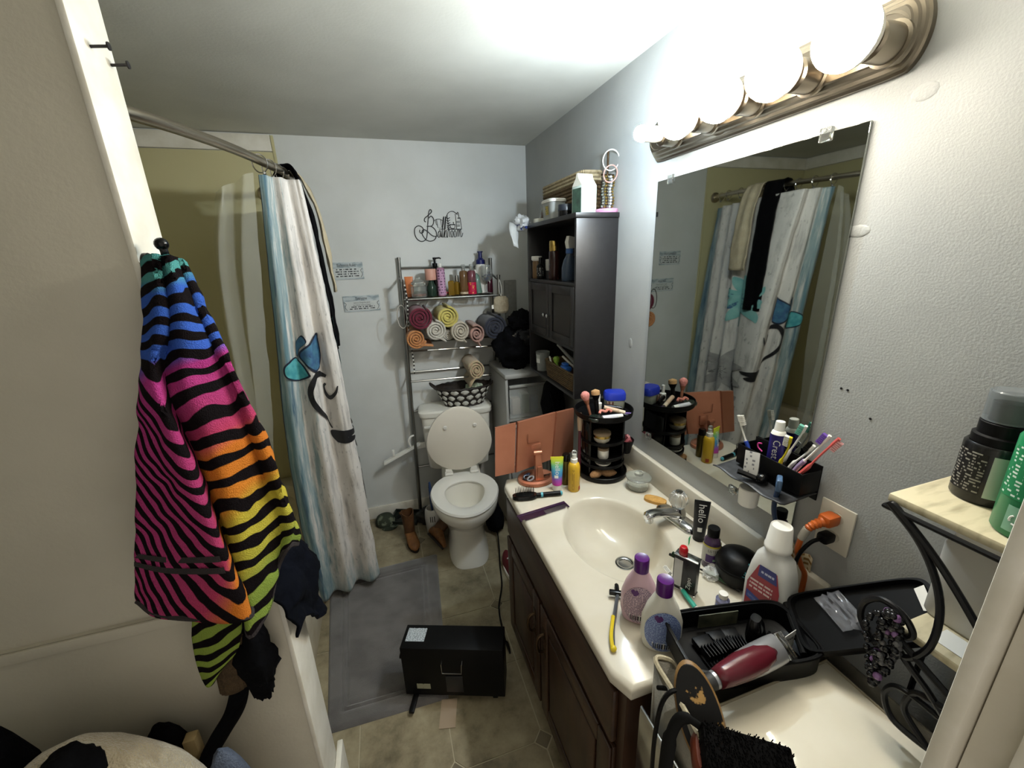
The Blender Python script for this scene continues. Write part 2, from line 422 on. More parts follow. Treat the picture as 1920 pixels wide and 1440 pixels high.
sp.lathe([(.012, .030), (.013, .034), (.013, .05)], 14, T(-.117, 0, 0))
O('spout', sp, m_chrome, fa)
kb = MB()
kr = [[((r_*(1+.10*math.cos(8*a)))*math.cos(a), (r_*(1+.10*math.cos(8*a)))*math.sin(a), z) for a in [2*PI*k/48 for k in range(48)]] for z, r_ in ((.050, .011), (.056, .02), (.068, .027), (.086, .027), (.098, .021), (.103, .013))]
kb.loft(kr)
kn = O('knob', kb, mat('acrylic', '#f4f6f6', .04, trans=.9, ior=1.45), fa)
O('knob_cap', MB().lathe([(.012, .1035), (.011, .107), (0, .108)], 20), m_chrome, kn)

# ================================================================ mirror and clips
m_mirror = mat('mirror_glass', '#a4a7a2', .02, 1.)
mi = thing('wall_mirror', 'large frameless wall mirror above the sink', 'mirror', (-.001, -1.60, .97))
O('glass', MB().rbox((-.006, -.313, 0), (-.0008, .313, .883), .0008), m_mirror, mi, smooth=20)
for y, z in ((.248, .883), (-.231, .883), (.27, 0), (-.13, 0)):
    O('clip', MB().rbox((-.011, y-.012, z-.016 if z else z-.010), (0, y+.012, z+.010 if z else z+.014), .002).ball((-.011, y, z+(.004 if z else -.002)), (.002, .004, .004)), m_clear, mi)

# ================================================================ vanity light bar
lb = thing('vanity_light_bar', 'brass and nickel vanity light bar with five bulbs above the mirror', 'light fixture', (0, -1.615, 1.972))
def stadring(h, r, x, n=40): # long in y
    o = []
    for k in range(n):
        a = 2*PI*k/n; c, s = math.cos(a), math.sin(a)
        o.append((x, (h if c > 0 else -h)*min(1, abs(c)*6)+r*.62*c, r*s))
    return o
O('backplate', MB().loft([stadring(.325, .062, 0), stadring(.325, .062, -.010), stadring(.325, .057, -.013), stadring(.325, .054, -.018), stadring(.325, .048, -.020), stadring(.325, .045, -.026), stadring(.325, .038, -.029), stadring(.325, .036, -.033)]), m_nickel, lb, smooth=25)
for s in (-1, 1): O('end_ridge', MB().tube([(-.030, s*(.30+.045*math.cos(t)), .034*math.sin(t)) for t in [(-PI/2+PI*k/14) for k in range(15)]], .004, 6), m_nickel, lb)
m_bulb_rear = mat('unlit_bulb_rear', '#e8e4da', .4)  # added unlit rear on each bulb, keeps the wall behind from burning out
m_bw = mat('bulb_warm', (1, .935, .81), .3, emit=BULB_WARM)
m_bc = mat('bulb_cool', (.70, .86, 1), .3, emit=BULB_COOL)
for k in range(5):
    y = .217-.135*k; z = -.016
    so = O('socket', MB().lathe([(.034, 0), (.034, .006), (.029, .008), (.029, .052), (.025, .056), (0, .056)], 24, T(-.032, y, z) @ RY(-90)), m_nickel, lb)
    if k == 0:
        O('unlit_bulb_rear', MB().lathe([(.0, .0562), (.018, .057), (.021, .07), (.021, .1118), (0, .1118)], 20, T(-.032, y, z) @ RY(-90)), m_bulb_rear, so)
        O('led_bulb', MB().lathe([(0, .112), (.021, .112), (.0205, .122), (.017, .133), (.009, .1385), (.0, .140)], 20, T(-.032, y, z) @ RY(-90)), m_bc, so)
    else:
        gl = [(.0475*math.sin(PI*q/16), .104-.0475*math.cos(PI*q/16)) for q in range(17)]
        O('unlit_bulb_rear', MB().lathe(gl[:8], 24, T(-.032, y, z) @ RY(-90)), m_bulb_rear, so)
        O('globe_bulb', MB().lathe(gl[7:], 24, T(-.0321, y, z) @ RY(-90)), m_bw, so)

# old spackle patches and cable staples on the wall paint
wr_ = bpy.data.objects['wall_right']
for k, (y, z, ry, rz_) in enumerate(((-1.985, 1.875, .020, .014), (-1.925, 1.66, .022, .012), (-1.17, 1.30, .012, .020))):
    S_('paint_patch', MB().ball((0, y, z), (.0016, ry, rz_), n=16, m=6), m_wall, wr_)
for y, z in ((-1.955, 1.345), (-1.968, 1.345), (-2.02, 1.30)): S_('screw_hole', MB().lathe([(.0025, 0), (.0025, .0008), (.0012, .0009), (.001, .0002)], 10, T(-.0002, y, z) @ RY(-90)), m_ink, wr_)
# ================================================================ helpers for bottles
def pbottle(name, lab, cat, loc, parts, rz=0, group=None, M=None, n=20):
    t = thing(name, lab, cat, loc, rz, group, M)
    for pn, prof, m in parts: O(pn, MB().lathe(prof, n), m, t)
    return t
def band(t, name, r, z0, z1, m, a0=-90, span=360, eps=.0006, n=24):
    """label wrapped on a straight bottle wall"""
    h = R(span)/2*r; nx = n
    mb = patch(cyl(r+eps, a0, 0), -h, h, z0, z1, nx, 1)
    return O(name, mb, m, t, uvs=puv(nx, 1))
_pl = {}
def printm(name, bg, ink, rows=12., dens=.5, cols=18.):
    """paper or film with rows of small illegible print"""
    m = mat(name, bg, .45); N, L, B = nodes(m)
    uv = N.new('ShaderNodeUVMap'); sep = N.new('ShaderNodeSeparateXYZ'); L.new(uv.outputs[0], sep.inputs[0])
    mu = N.new('ShaderNodeMath'); mu.operation = 'MULTIPLY'; mu.inputs[1].default_value = rows; L.new(sep.outputs['Y'], mu.inputs[0])
    fr = N.new('ShaderNodeMath'); fr.operation = 'FRACT'; L.new(mu.outputs[0], fr.inputs[0])
    g1 = N.new('ShaderNodeMath'); g1.operation = 'GREATER_THAN'; g1.inputs[1].default_value = .5; L.new(fr.outputs[0], g1.inputs[0])
    fl = N.new('ShaderNodeMath'); fl.operation = 'FLOOR'; L.new(mu.outputs[0], fl.inputs[0])
    mx = N.new('ShaderNodeMath'); mx.operation = 'MULTIPLY'; mx.inputs[1].default_value = cols; L.new(sep.outputs['X'], mx.inputs[0])
    cb = N.new('ShaderNodeCombineXYZ'); L.new(mx.outputs[0], cb.inputs[0]); L.new(fl.outputs[0], cb.inputs[1])
    nz = N.new('ShaderNodeTexNoise'); nz.inputs['Scale'].default_value = 1.0; nz.inputs['Detail'].default_value = 1; L.new(cb.outputs[0], nz.inputs['Vector'])
    g2 = N.new('ShaderNodeMath'); g2.operation = 'LESS_THAN'; g2.inputs[1].default_value = dens; L.new(nz.outputs['Fac'], g2.inputs[0])
    an = N.new('ShaderNodeMath'); an.operation = 'MULTIPLY'; L.new(g1.outputs[0], an.inputs[0]); L.new(g2.outputs[0], an.inputs[1])
    mixn = N.new('ShaderNodeMix'); mixn.data_type = 'RGBA'; mixn.inputs[6].default_value = lin(bg); mixn.inputs[7].default_value = lin(ink)
    L.new(an.outputs[0], mixn.inputs[0]); L.new(mixn.outputs[2], B.inputs['Base Color'])
    return m
def uvramp(name, stops, rough=.4, axis='Y', metal=0.):
    m = mat(name, '#888888', rough, metal); N, L, B = nodes(m)
    uv = N.new('ShaderNodeUVMap'); sep = N.new('ShaderNodeSeparateXYZ'); L.new(uv.outputs[0], sep.inputs[0])
    r = ramp(N, stops); L.new(sep.outputs[axis], r.inputs[0]); L.new(r.outputs[0], B.inputs['Base Color']); return m
def glass(name, c, rough=.03, ior=1.35): return mat(name, c, rough, trans=.92, ior=ior)
def liquid(name, c): return mat(name, c, .1, trans=.55, ior=1.33)

# ================================================================ toilet
to = thing('toilet', 'white porcelain toilet with the lid raised against its tank', 'toilet', (-.55, -.11, 0), -6)
def sell(cx, cy, hx, hy, z, n=40, e=2.4):
    o = []
    for k in range(n):
        a = 2*PI*k/n; c, s = math.cos(a), math.sin(a); o.append((cx+hx*math.copysign(abs(c)**(2/e), c), cy+hy*math.copysign(abs(s)**(2/e), s), z))
    return o
O('tank', MB().loft([sell(0, 0, .17, .075, .365, e=5), sell(0, 0, .19, .082, .38, e=6), sell(0, -.002, .205, .088, .55, e=6), sell(0, -.003, .213, .092, .725, e=6)]), m_porc, to)
O('tank_lid', MB().loft([sell(0, -.004, .222, .098, .7255, e=6), sell(0, -.004, .226, .101, .735, e=6), sell(0, -.004, .226, .101, .755, e=6), sell(0, -.004, .215, .092, .765, e=6), sell(0, -.004, .15, .06, .768, e=5)]), m_porc, to)
fh = MB().rbox((-.198, -.118, .665), (-.13, -.106, .681), .005).lathe([(.010, 0), (.010, .012)], 14, T(-.14, -.095, .673) @ RX(90))
O('flush_handle', fh, m_wht, to)
def egg(hy0, hy1, hx, z, cy=-.43, n=48, sh=0.):
    o = []
    for k in range(n):
        a = 2*PI*k/n; c, s = math.cos(a), math.sin(a)
        o.append((hx*c*(1-.06*max(0, -s)), cy+(hy0 if s > 0 else hy1)*s+sh, z))
    return o
# bowl: outer skin, rim, inner well
O('bowl', MB().loft([egg(.10, .10, .105, .13, -.36), egg(.13, .15, .125, .20, -.37), egg(.16, .205, .155, .27, -.39), egg(.185, .24, .18, .33, -.42), egg(.20, .245, .188, .375, -.425), egg(.20, .242, .185, .388, -.425), egg(.12, .17, .120, .388, -.44), egg(.115, .165, .115, .36, -.44), egg(.10, .14, .10, .29, -.44), egg(.07, .08, .07, .22, -.44), egg(.04, .05, .045, .20, -.44)]), m_porc, to, smooth=50)
O('pedestal', MB().loft([sell(0, -.34, .115, .235, 0, e=3.2), sell(0, -.34, .112, .232, .02, e=3.2), sell(0, -.33, .098, .205, .10, e=2.8), sell(0, -.33, .10, .19, .17, e=2.6), sell(0, -.33, .11, .20, .24, e=2.4)]), m_porc, to, smooth=50)
O('rear_deck', MB().rbox((-.12, -.29, .30), (.12, .07, .388), .02), m_porc, to)
O('bowl_water', MB().lathe([(0, .2025), (.045, .2025)], 24, T(0, -.44, 0) @ SC(1, 1.15, 1)), mat('toilet_water', '#9aa39b', .03, trans=.6, ior=1.33), to)
seat = MB()
so_, si_ = [egg(.205, .25, .19, z, -.425) for z in (.392, .40)], None
seat.loft([egg(.112, .165, .112, .392, -.435), egg(.202, .248, .186, .392, -.425), egg(.206, .252, .190, .400, -.425), egg(.200, .246, .184, .410, -.425), egg(.16, .21, .15, .414, -.43), egg(.118, .17, .118, .411, -.435), egg(.110, .162, .110, .403, -.435), egg(.112, .165, .112, .392, -.435)], cap=False)
O('seat', seat, m_wht, to, smooth=50)
m_lid = mat('seat_lid', '#e4ded2', .35)
LM = T(0, -.245, .425) @ RX(-77) # lid swung up about its hinge
def lidring(k, z): return [(x*k, (y+.425+.0)*1-.21, z) for x, y, _ in egg(.20*k+.0, .245*k, .186, 0, -.425)]
lid = MB().loft([lidring(.96, 0), lidring(1, .004), lidring(1, .012), lidring(.97, .018), lidring(.6, .020)], LM)
ld = O('lid', lid, m_lid, to, smooth=50)
for sx in (-.075, .09):
    O('bumper', MB().lathe([(.011, 0), (.010, .006), (0, .007)], 12, LM @ T(sx, -.33, -.0005) @ RX(180)), m_wht, ld)
for sx in (-.075, .075):
    O('hinge', MB().rbox((sx-.024, -.262, .4145), (sx+.024, -.222, .424), .003).rbox((sx-.019, -.247, .4245), (sx+.019, -.237, .452), .003).tube([(sx-.022, -.24, .428), (sx+.022, -.24, .428)], .006, 10), m_wht, to)

# ================================================================ chrome over-toilet rack
m_rk = mat('rack_chrome', '#8d8d89', .28, 1.)
rk = thing('toilet_rack', 'silver metal over-toilet rack with a wire shelf and towel bars', 'rack', (0, 0, 0))
XL, XR = -.80, -.255
def post(a, b, r=.0095): O('post', MB().tube([a, b], r, 10).lathe([(r*1.15, 0), (r*1.15, .012), (0, .014)], 10, T(*b)), m_rk, rk)
post((XL-.03, -.018, .004), (XL+.012, -.022, 1.645)); post((XR, -.018, .004), (XR+.005, -.022, 1.625))
post((XL-.028, -.075, .004), (XL+.005, -.165, 1.53)); post((XR-.002, -.075, .004), (XR+.012, -.165, 1.53))
def fb(z): # rack front y at a height
    return -.075-.09*z/1.53
def xl(z): return XL-.03+.04*z/1.6
def bar(a, b, r=.006, nm='bar'): O(nm, MB().tube([a, b], r, 8), m_rk, rk)
bar((xl(1.6), -.022, 1.60), (XR, -.022, 1.59)); bar((xl(1.5), -.022, 1.47), (XR, -.022, 1.46))
for x in (xl(1.5), XR+.006): bar((x, -.022, 1.545), (x, fb(1.515), 1.518), .0065, 'side_bar')
bar((xl(1.43), fb(1.43), 1.43), (XR+.008, fb(1.43), 1.425), .007, 'shelf_front'); bar((xl(1.43), -.03, 1.43), (XR, -.03, 1.425), .006, 'shelf_rear')
for k in range(14):
    x = XL+.03+k*.038; bar((x, -.03, 1.4285), (x, fb(1.43), 1.4285), .0022, 'shelf_wire')
for z in (1.155, .97):
    bar((xl(z), fb(z), z-.02), (XR+.004, fb(z), z-.035)); bar((xl(z), -.022, z+.01), (XR, -.022, z))
    for x in (xl(z), XR+.003): bar((x, -.022, z), (x, fb(z), z-.025), .005, 'side_bar')
bar((xl(.3), -.02, .33), (XR, -.02, .33)); bar((xl(.7), -.02, .72), (XR, -.02, .72))

# ================================================================ rolled towels
def rolled(lab, c, r, L, m, seed, squash=1., tail=None, turns=3.2, rz=0, grp='rolled towels on the rack'):
    t = thing('rolled_towel', lab, 'towel', (c[0], c[1], c[2]-r*squash), rz, grp)
    rnd = random.Random(seed); ph = rnd.uniform(0, 6.28); n = 64
    P = []
    for k in range(n+1):
        f = k/n; a = ph - f*turns*2*PI; rr_ = r*(.16+.84*(1-f)) * (1+.05*noise.noise(Vector((f*9, seed, 0))))
        P.append((rr_*math.cos(a), r*squash+rr_*squash*math.sin(a)))
    # spiral sheet extruded along y
    rows = []
    for j in range(7):
        y = L*j/6
        rows.append([Vector((x*(1+.03*noise.noise(Vector((x*30, y*14, seed)))), y+.006*noise.noise(Vector((x*40, z*40, seed))), max(z, .002)*(1+.03*noise.noise(Vector((z*30, y*14, seed+5)))))) for x, z in P])
    O('rolled_sheet', MB().grid(rows), m, t, smooth=80, uvs=[(0, 0)]*(7*(n+1)), thick=r*.19)
    # core fills the middle so that no daylight shows
    O('core', MB().tube([(0, .008, r*squash), (0, L-.004, r*squash)], r*.2, 10), m, t)
    if tail:
        dx, dz = tail
        rw = [[Vector((-dx*.1+dx*i/5*1.0, y, r*squash*.35-dz*(i/5)**1.5 + .004*noise.noise(Vector((i, y*20, seed))))) for i in range(6)] for y in [L*j/5 for j in range(6)]]
        O('loose_end', MB().grid(rw), m, t, smooth=80, uvs=[(0, 0)]*36, thick=.008)
    return t
def terry(name, a, b): return mat(name, a, .95, c2=b, ns=90, amt=.8, bump=.5, bs=350, sheen=.3)
t_burg = terry('terry_burgundy', '#6d1530', '#561024'); t_peach = terry('terry_peach', '#c98a55', '#b3733f')
t_white = terry('terry_white', '#cbc6bb', '#b6b0a3'); t_yell = terry('terry_yellow', '#cfc26c', '#bdae58')
t_cream = terry('terry_cream', '#c5bcab', '#ada392'); t_pink = terry('terry_dusty_pink', '#b28d82', '#9a766c')
t_navy = terry('terry_navy', '#272b3a', '#1d2130'); t_sage = terry('terry_floral', '#b2ad86', '#c89a84')
YB = -.262
rolled('burgundy rolled towel at the left end of the rack', (-.722, YB, 1.337), .062, .225, t_burg, 1)
rolled('peach orange rolled towel below the burgundy one', (-.752, YB+.01, 1.222), .052, .215, t_peach, 2, tail=(.10, .012))
rolled('white rolled towel leaning right of the burgundy towel', (-.643, YB, 1.262), .055, .225, t_white, 3, tail=(.06, .03))
rolled('yellow rolled towel resting on top of the white ones', (-.571, YB+.005, 1.330), .058, .22, t_yell, 4)
rolled('small white rolled washcloth under the yellow towel', (-.569, YB+.05, 1.222), .032, .16, t_white, 5)
rolled('cream rolled towel in the middle beside the pink towel', (-.503, YB, 1.248), .053, .225, t_cream, 6, squash=1.08, tail=(.03, .03))
rolled('dusty pink rolled towel between the cream and navy towels', (-.412, YB, 1.222), .045, .225, t_pink, 7, squash=1.15, turns=2.4, tail=(.02, .04))
rolled('thick navy blue rolled towel at the right end of the rack', (-.302, YB, 1.25), .068, .225, t_navy, 8)
rolled('pale floral rolled towel alone on the lower bars', (-.424, -.25, 1.005), .047, .215, t_sage, 9, squash=1.2, tail=(-.05, .06))

# ================================================================ bottles on the rack shelf
ZS = 1.4385
amber = liquid('amber_fluid', '#8a5a22'); gold_l = liquid('gold_fluid', '#a8842e'); green_l = liquid('green_fluid', '#3e5648')
m_blush = mat('blush_plastic', '#c79483', .45); m_navyp = mat('navy_plastic', '#161c58', .35); m_silver = mat('silver_cap', '#b9b9b4', .25, 1.)
tb = thing('squeeze_tube', 'orange squeeze tube at the left end of the rack shelf', 'tube', (-.748, -.075, ZS), -10)
def tubebody(w, d, h, z0=0., n=20, cap=.02):
    rings = []
    for k in range(7):
        f = k/6; hx = w*(.80+.2*f); hy = d*(1-f)+.0012; z = z0+h*f
        rings.append([(hx*math.cos(2*PI*i/n), hy*math.sin(2*PI*i/n), z) for i in range(n)])
    return MB().loft(rings)
O('body', tubebody(.024, .018, .095, .018), mat('orange_tube', '#cf7b4b', .35), tb); O('cap', MB().lathe([(.018, 0), (.018, .018), (0, .018)], 18), mat('orange_cap', '#b86a40', .4), tb)
t = pbottle('glass_jar', 'clear glass apothecary jar with a flared lid on the rack shelf', 'jar', (-.70, -.118, ZS), [('body', [(.0, 0), (.042, 0), (.044, .004), (.045, .058), (.043, .060), (.041, .058), (.041, .006), (0, .005)], glass('thin_glass', '#eef2ef')), ('jar_contents', [(0, .007), (.038, .007), (.038, .018), (0, .022)], mat('pink_salts', '#9c6a5c', .7)), ('lid', [(.0, .061), (.030, .061), (.04, .070), (.042, .078), (.028, .092), (.012, .1), (.014, .108), (0, .113)], glass('thin_glass', '#eef2ef'))])
pbottle('cosmetic_bottle', 'dark glass bottle with a wide blush pink cap', 'bottle', (-.628, -.12, ZS), [('body', [(0, 0), (.024, 0), (.026, .004), (.026, .055), (.016, .075), (.014, .09)], green_l), ('cap', [(.0305, .0905), (.0315, .093), (.0315, .148), (.029, .151), (0, .151)], m_blush)])
pm = pbottle('pump_bottle', 'black pump bottle standing behind the pink capped bottle', 'bottle', (-.592, -.062, ZS), [('body', [(0, 0), (.03, 0), (.032, .004), (.032, .13), (.022, .15), (.014, .158)], m_blackg), ('pump', [(.015, .1585), (.015, .18), (.006, .182), (.006, .2), (.010, .201), (.010, .212), (0, .213)], m_black)])
O('nozzle', MB().tube([(0, 0, .207), (.028, -.006, .209), (.036, -.008, .204)], .004, 8), m_black, pm)
m_lil = printm('lilac_print', '#b78fae', '#5d3f5c', 9, .5, 6)
t = pbottle('lotion_bottle', 'slim lilac labelled lotion bottle on the rack shelf', 'bottle', (-.573, -.138, ZS), [('body', [(0, 0), (.021, 0), (.0225, .003), (.0225, .148), (.018, .155), (.008, .157)], mat('pink_fluid', '#b27f9a', .2, trans=.3)), ('cap', [(.009, .1575), (.009, .178), (0, .179)], m_wht)])
band(t, 'label', .0226, .008, .145, m_lil, -85, 200)
pbottle('perfume_bottle', 'square gold perfume bottle with a tall metal cap', 'bottle', (-.513, -.122, ZS), [('body', [(0, 0), (.022, 0), (.023, .003), (.023, .075), (.018, .08), (.010, .082)], gold_l), ('cap', [(.0105, .0825), (.0105, .115), (0, .116)], m_silver)], n=4, rz=20)
pbottle('perfume_bottle', 'round gold perfume bottle behind the amber mist', 'bottle', (-.474, -.085, ZS), [('body', [(0, 0), (.019, 0), (.020, .003), (.020, .066), (.010, .074)], gold_l), ('cap', [(.0105, .0745), (.0105, .108), (0, .109)], m_silver)])
def mist(lab, loc, fluid, lm, z0, z1, h=.135):
    t = pbottle('mist_bottle', lab, 'bottle', loc, [('body', [(0, 0), (.023, 0), (.0245, .003), (.0245, h-.012), (.02, h-.003), (.011, h)], fluid), ('cap', [(.0115, h+.0005), (.0115, h+.03), (.010, h+.033), (0, h+.033)], glass('clear_cap', '#dfe3e2', .1)), ('sprayer', [(0, h+.001), (.006, h+.001), (.006, h+.022), (0, h+.023)], m_silver)], group=None)
    if lm: band(t, 'label', .0247, z0, z1, lm, -85, 230)
    return t
mist('amber body mist bottle with a clear cap', (-.441, -.124, ZS), liquid('amber_mist', '#8b6a48'), printm('mist_foot_print', '#c7b9a2', '#8a6a45', 3, .5, 8), .004, .016)
mist('hot pink floral body mist bottle on the rack shelf', (-.397, -.138, ZS), liquid('pink_mist', '#8e5560'), printm('hot_pink_print', '#b8123f', '#d8a24a', 7, .42, 5), .002, .068)
tl = pbottle('gel_bottle', 'pale green bottle leaning against the wine glass', 'bottle', (0, 0, 0), [('body', [(0, 0), (.017, 0), (.018, .003), (.018, .10), (.008, .115)], liquid('seafoam_fluid', '#8fb0a2')), ('cap', [(.0085, .1155), (.0085, .135), (0, .136)], m_wht)], M=T(-.352, -.125, ZS+.003) @ RY(-9))
pf = pbottle('foam_pump_bottle', 'white foam bottle with a navy blue pump at the rack corner', 'bottle', (-.322, -.062, ZS), [('body', [(0, 0), (.03, 0), (.031, .004), (.031, .155), (.026, .165)], m_wht), ('pump', [(.027, .1655), (.027, .188), (.012, .202), (.011, .23), (.017, .232), (.017, .238), (0, .239)], m_navyp)])
O('nozzle', MB().tube([(0, 0, .234), (-.006, -.024, .234)], .005, 8), m_navyp, pf)
wg = pbottle('wine_glass', 'stemmed wine glass holding blue beads on the rack shelf', 'glass', (-.305, -.125, ZS), [('bowl', [(.0, .062), (.018, .066), (.030, .082), (.035, .105), (.033, .135), (.029, .16), (.0283, .16), (.032, .135), (.0338, .105), (.029, .084), (.017, .0675), (0, .0645)], glass('stem_glass', '#f2f4f4')), ('stem', [(.0, 0), (.026, .0005), (.026, .002), (.006, .006), (.003, .012), (.003, .055), (.006, .0615)], glass('stem_glass', '#f2f4f4'))])
bd = MB(); rnd = random.Random(4)
for k in range(34):
    a, q, zz = rnd.uniform(0, 6.28), rnd.uniform(0, .024)*1, rnd.uniform(.074, .108); q *= min(1, (zz-.06)/.03); bd.ball((q*math.cos(a), q*math.sin(a), zz), .0042, n=6, m=4)
O('beads', bd, mat('blue_beads', '#2a3f66', .2), wg, kind='stuff')
pbottle('wine_colored_bottle', 'dark maroon bottle behind the wine glass', 'bottle', (-.275, -.07, ZS), [('body', [(0, 0), (.02, 0), (.021, .003), (.021, .085), (.01, .10)], mat('maroon_glass', '#3a1220', .15)), ('cap', [(.0105, .1005), (.0105, .12), (0, .121)], m_black)])
pbottle('lip_balm_tin', 'small round red tin lying between the bottles', 'tin', (-.545, -.095, ZS), [('base', [(0, 0), (.016, 0), (.0165, .002), (.0165, .010)], m_silver), ('tin_lid', [(.0172, .0102), (.0172, .017), (.016, .019), (0, .019)], mat('red_tin', '#8e1f1c', .3))])
bh = pbottle('shower_puff_sponge', 'round beige exfoliating sponge hanging from the rack post', 'sponge', (-.245, -.205, 1.325), [('pad', [(0, -.002), (.03, 0), (.043, .012), (.047, .045), (.044, .082), (.03, .097), (0, .1)], mat('loofah', '#b5ab95', .95, c2='#9d927b', ns=70, amt=.8, bump=.6, bs=200))])
bh.scale = (1, .5, 1)
O('hanging_loop', MB().tube(sm([(0, 0, .1), (-.008, .0, .13), (0, .04, .192), (.008, 0, .13), (.002, 0, .1)], 16), .0016, 6), m_wht, bh); O('tag', MB().box((-.058, -.002, .028), (-.044, .002, .05)), m_wht, bh)
# necklace and bangle hung on the left post
nk = thing('bead_chain', 'long black and white bead chain hanging down the rack post', 'necklace', (XL+.012, -.185, .95))
bm_, bm2 = MB(), MB()
for k in range(46):
    z = .56-.011*k; (bm_ if k % 2 else bm2).ball((.008+.004*math.sin(k*.2), 0, z), .0048, n=6, m=4)
O('black_beads', bm_, m_blackg, nk, kind='stuff'); O('white_beads', bm2, m_whink, nk, kind='stuff')
hb = O('hoop_bangle', MB().tube([(XL-.012+.026*math.cos(a)*1.0, -.205+.004*math.sin(a), 1.345+.062*math.sin(a)) for a in [2*PI*k/28 for k in range(28)]], .003, 6, closed=True), m_silver); tag(hb, 'thin silver hoop hanging on the left rack post', 'bangle')
# towel basket on the tank
m_wick_d = mat('dark_wicker', '#1d1815', .6, c2='#30271f', ns=60, amt=.8)
m_weave = mat('white_ribbon', '#c9c8c0', .6)
bk = thing('wicker_basket', 'oval dark basket woven with white ribbon on the toilet tank', 'basket', (-.49, -.125, .772), -4)
def bring(f, k=1., n=40): # ring of the flared basket
    return [((.118+.055*f)*k*math.cos(2*PI*i/n), (.070+.022*f)*k*math.sin(2*PI*i/n), .115*f) for i in range(n)]
O('liner_wall', MB().loft([bring(0, .2), bring(0.01, .97), bring(.35, .97), bring(.7, .97), bring(1, .97), bring(1, .94), bring(.5, .93), bring(.06, .90), bring(.06, .2)]), m_wick_d, bk)
for f, r in ((.02, .005), (.34, .0035), (.66, .0035), (1.0, .007)):
    ring = bring(f, 1.0, 48); O('woven_band', MB().tube([(x, y, z+.0025*math.sin(i*PI*.9)) for i, (x, y, z) in enumerate(ring)], r, 6, closed=True), m_wick_d, bk)
for row in range(3):
    for i in range(16):
        a = 2*PI*(i+.5*(row % 2))/16
        f0, f1 = .05+row*.32, .31+row*.32; q = []
        for s_ in range(7):
            ff = f0+(f1-f0)*s_/6; wd = .16*math.sin(PI*min(max((s_+.6)/7.2, 0), 1)); k = 1.012
            q.append([Vector(((.118+.055*ff)*k*math.cos(a+dd), (.070+.022*ff)*k*math.sin(a+dd), .115*ff)) for dd in (-wd, 0, wd)])
        O('ribbon', MB().grid(q), m_weave, bk, uvs=[(0, 0)]*21, thick=.0015)
for s_ in (-1, 1):
    O('handle', MB().tube(sm([(s_*.168, -.03, .115), (s_*.195, -.02, .14), (s_*.2, 0, .148), (s_*.195, .02, .14), (s_*.168, .03, .115)], 14), .006, 8), m_wick_d, bk)
m_strip = uvramp('striped_cloth', [(k/12, '#bdc6b0' if k % 2 else '#8fa189') for k in range(12)], .9, 'X')
sr = Surf([[(-.055, .0, 0), (-.02, -.004, .0), (.02, -.004, 0), (.06, 0, 0)], [(-.06, 0, .055), (-.02, -.012, .06), (.02, -.012, .06), (.065, 0, .05)], [(-.05, .015, .10), (-.02, .01, .108), (.02, .01, .106), (.055, .015, .095)], [(-.045, .04, .09), (-.02, .045, .095), (.02, .045, .092), (.05, .04, .085)]])
rc = cloth('washcloth', sr, 16, 14, m_strip, None, .006, .004, 30); rc.location = (-.425, -.145, .785)
tag(rc, 'green and white striped cloth folded in the tank basket', 'cloth')
# ================================================================ black wall cabinet
m_cab = mat('black_cabinet', '#1b1a1b', .42, c2='#242324', ns=40, amt=.5)
cb = thing('wall_cabinet', 'tall black wall cabinet with two small doors beside the mirror', 'cabinet', (0, -.775, 1.05))
D0 = -.180
O('side_panel', MB().rbox((D0, -.275, 0), (-.001, -.261, .718), .001), m_cab, cb)
O('side_panel', MB().rbox((D0, .261, 0), (-.001, .275, .718), .001), m_cab, cb)
O('top_panel', MB().rbox((D0-.006, -.281, .718), (-.001, .281, .736), .002), m_cab, cb)
O('back_panel', MB().box((-.006, -.261, 0), (-.001, .261, .718)), m_cab, cb)
for z in (.0, .205, .466): O('shelf', MB().rbox((D0+(.002 if z else 0), -.2605, z), (-.0065, .2605, z+.014), .001), m_cab, cb)
for s in (-1, 1):
    y0, y1 = (-.2595, -.0012) if s < 0 else (.0012, .2595)
    d = O('door', MB().box((D0+.004, y0, .2205), (D0+.012, y1, .4645)), m_cab, cb)
    for a, b in ((y0, y0+.035), (y1-.035, y1)): O('door_stile', MB().rbox((D0-.002, a, .2205), (D0+.0038, b, .4645), .0015), m_cab, d)
    for a, b in ((.2205, .256), (.429, .4645)): O('door_rail', MB().rbox((D0-.002, y0+.0352, a), (D0+.0038, y1-.0352, b), .0015), m_cab, d)
    yk = y1-.02 if s < 0 else y0+.02
    O('knob', MB().lathe([(.004, 0), (.004, .008), (.009, .014), (.009, .019), (.005, .023), (0, .0235)], 14, T(D0-.002, yk, .325) @ RY(-90)), m_chrome, d)
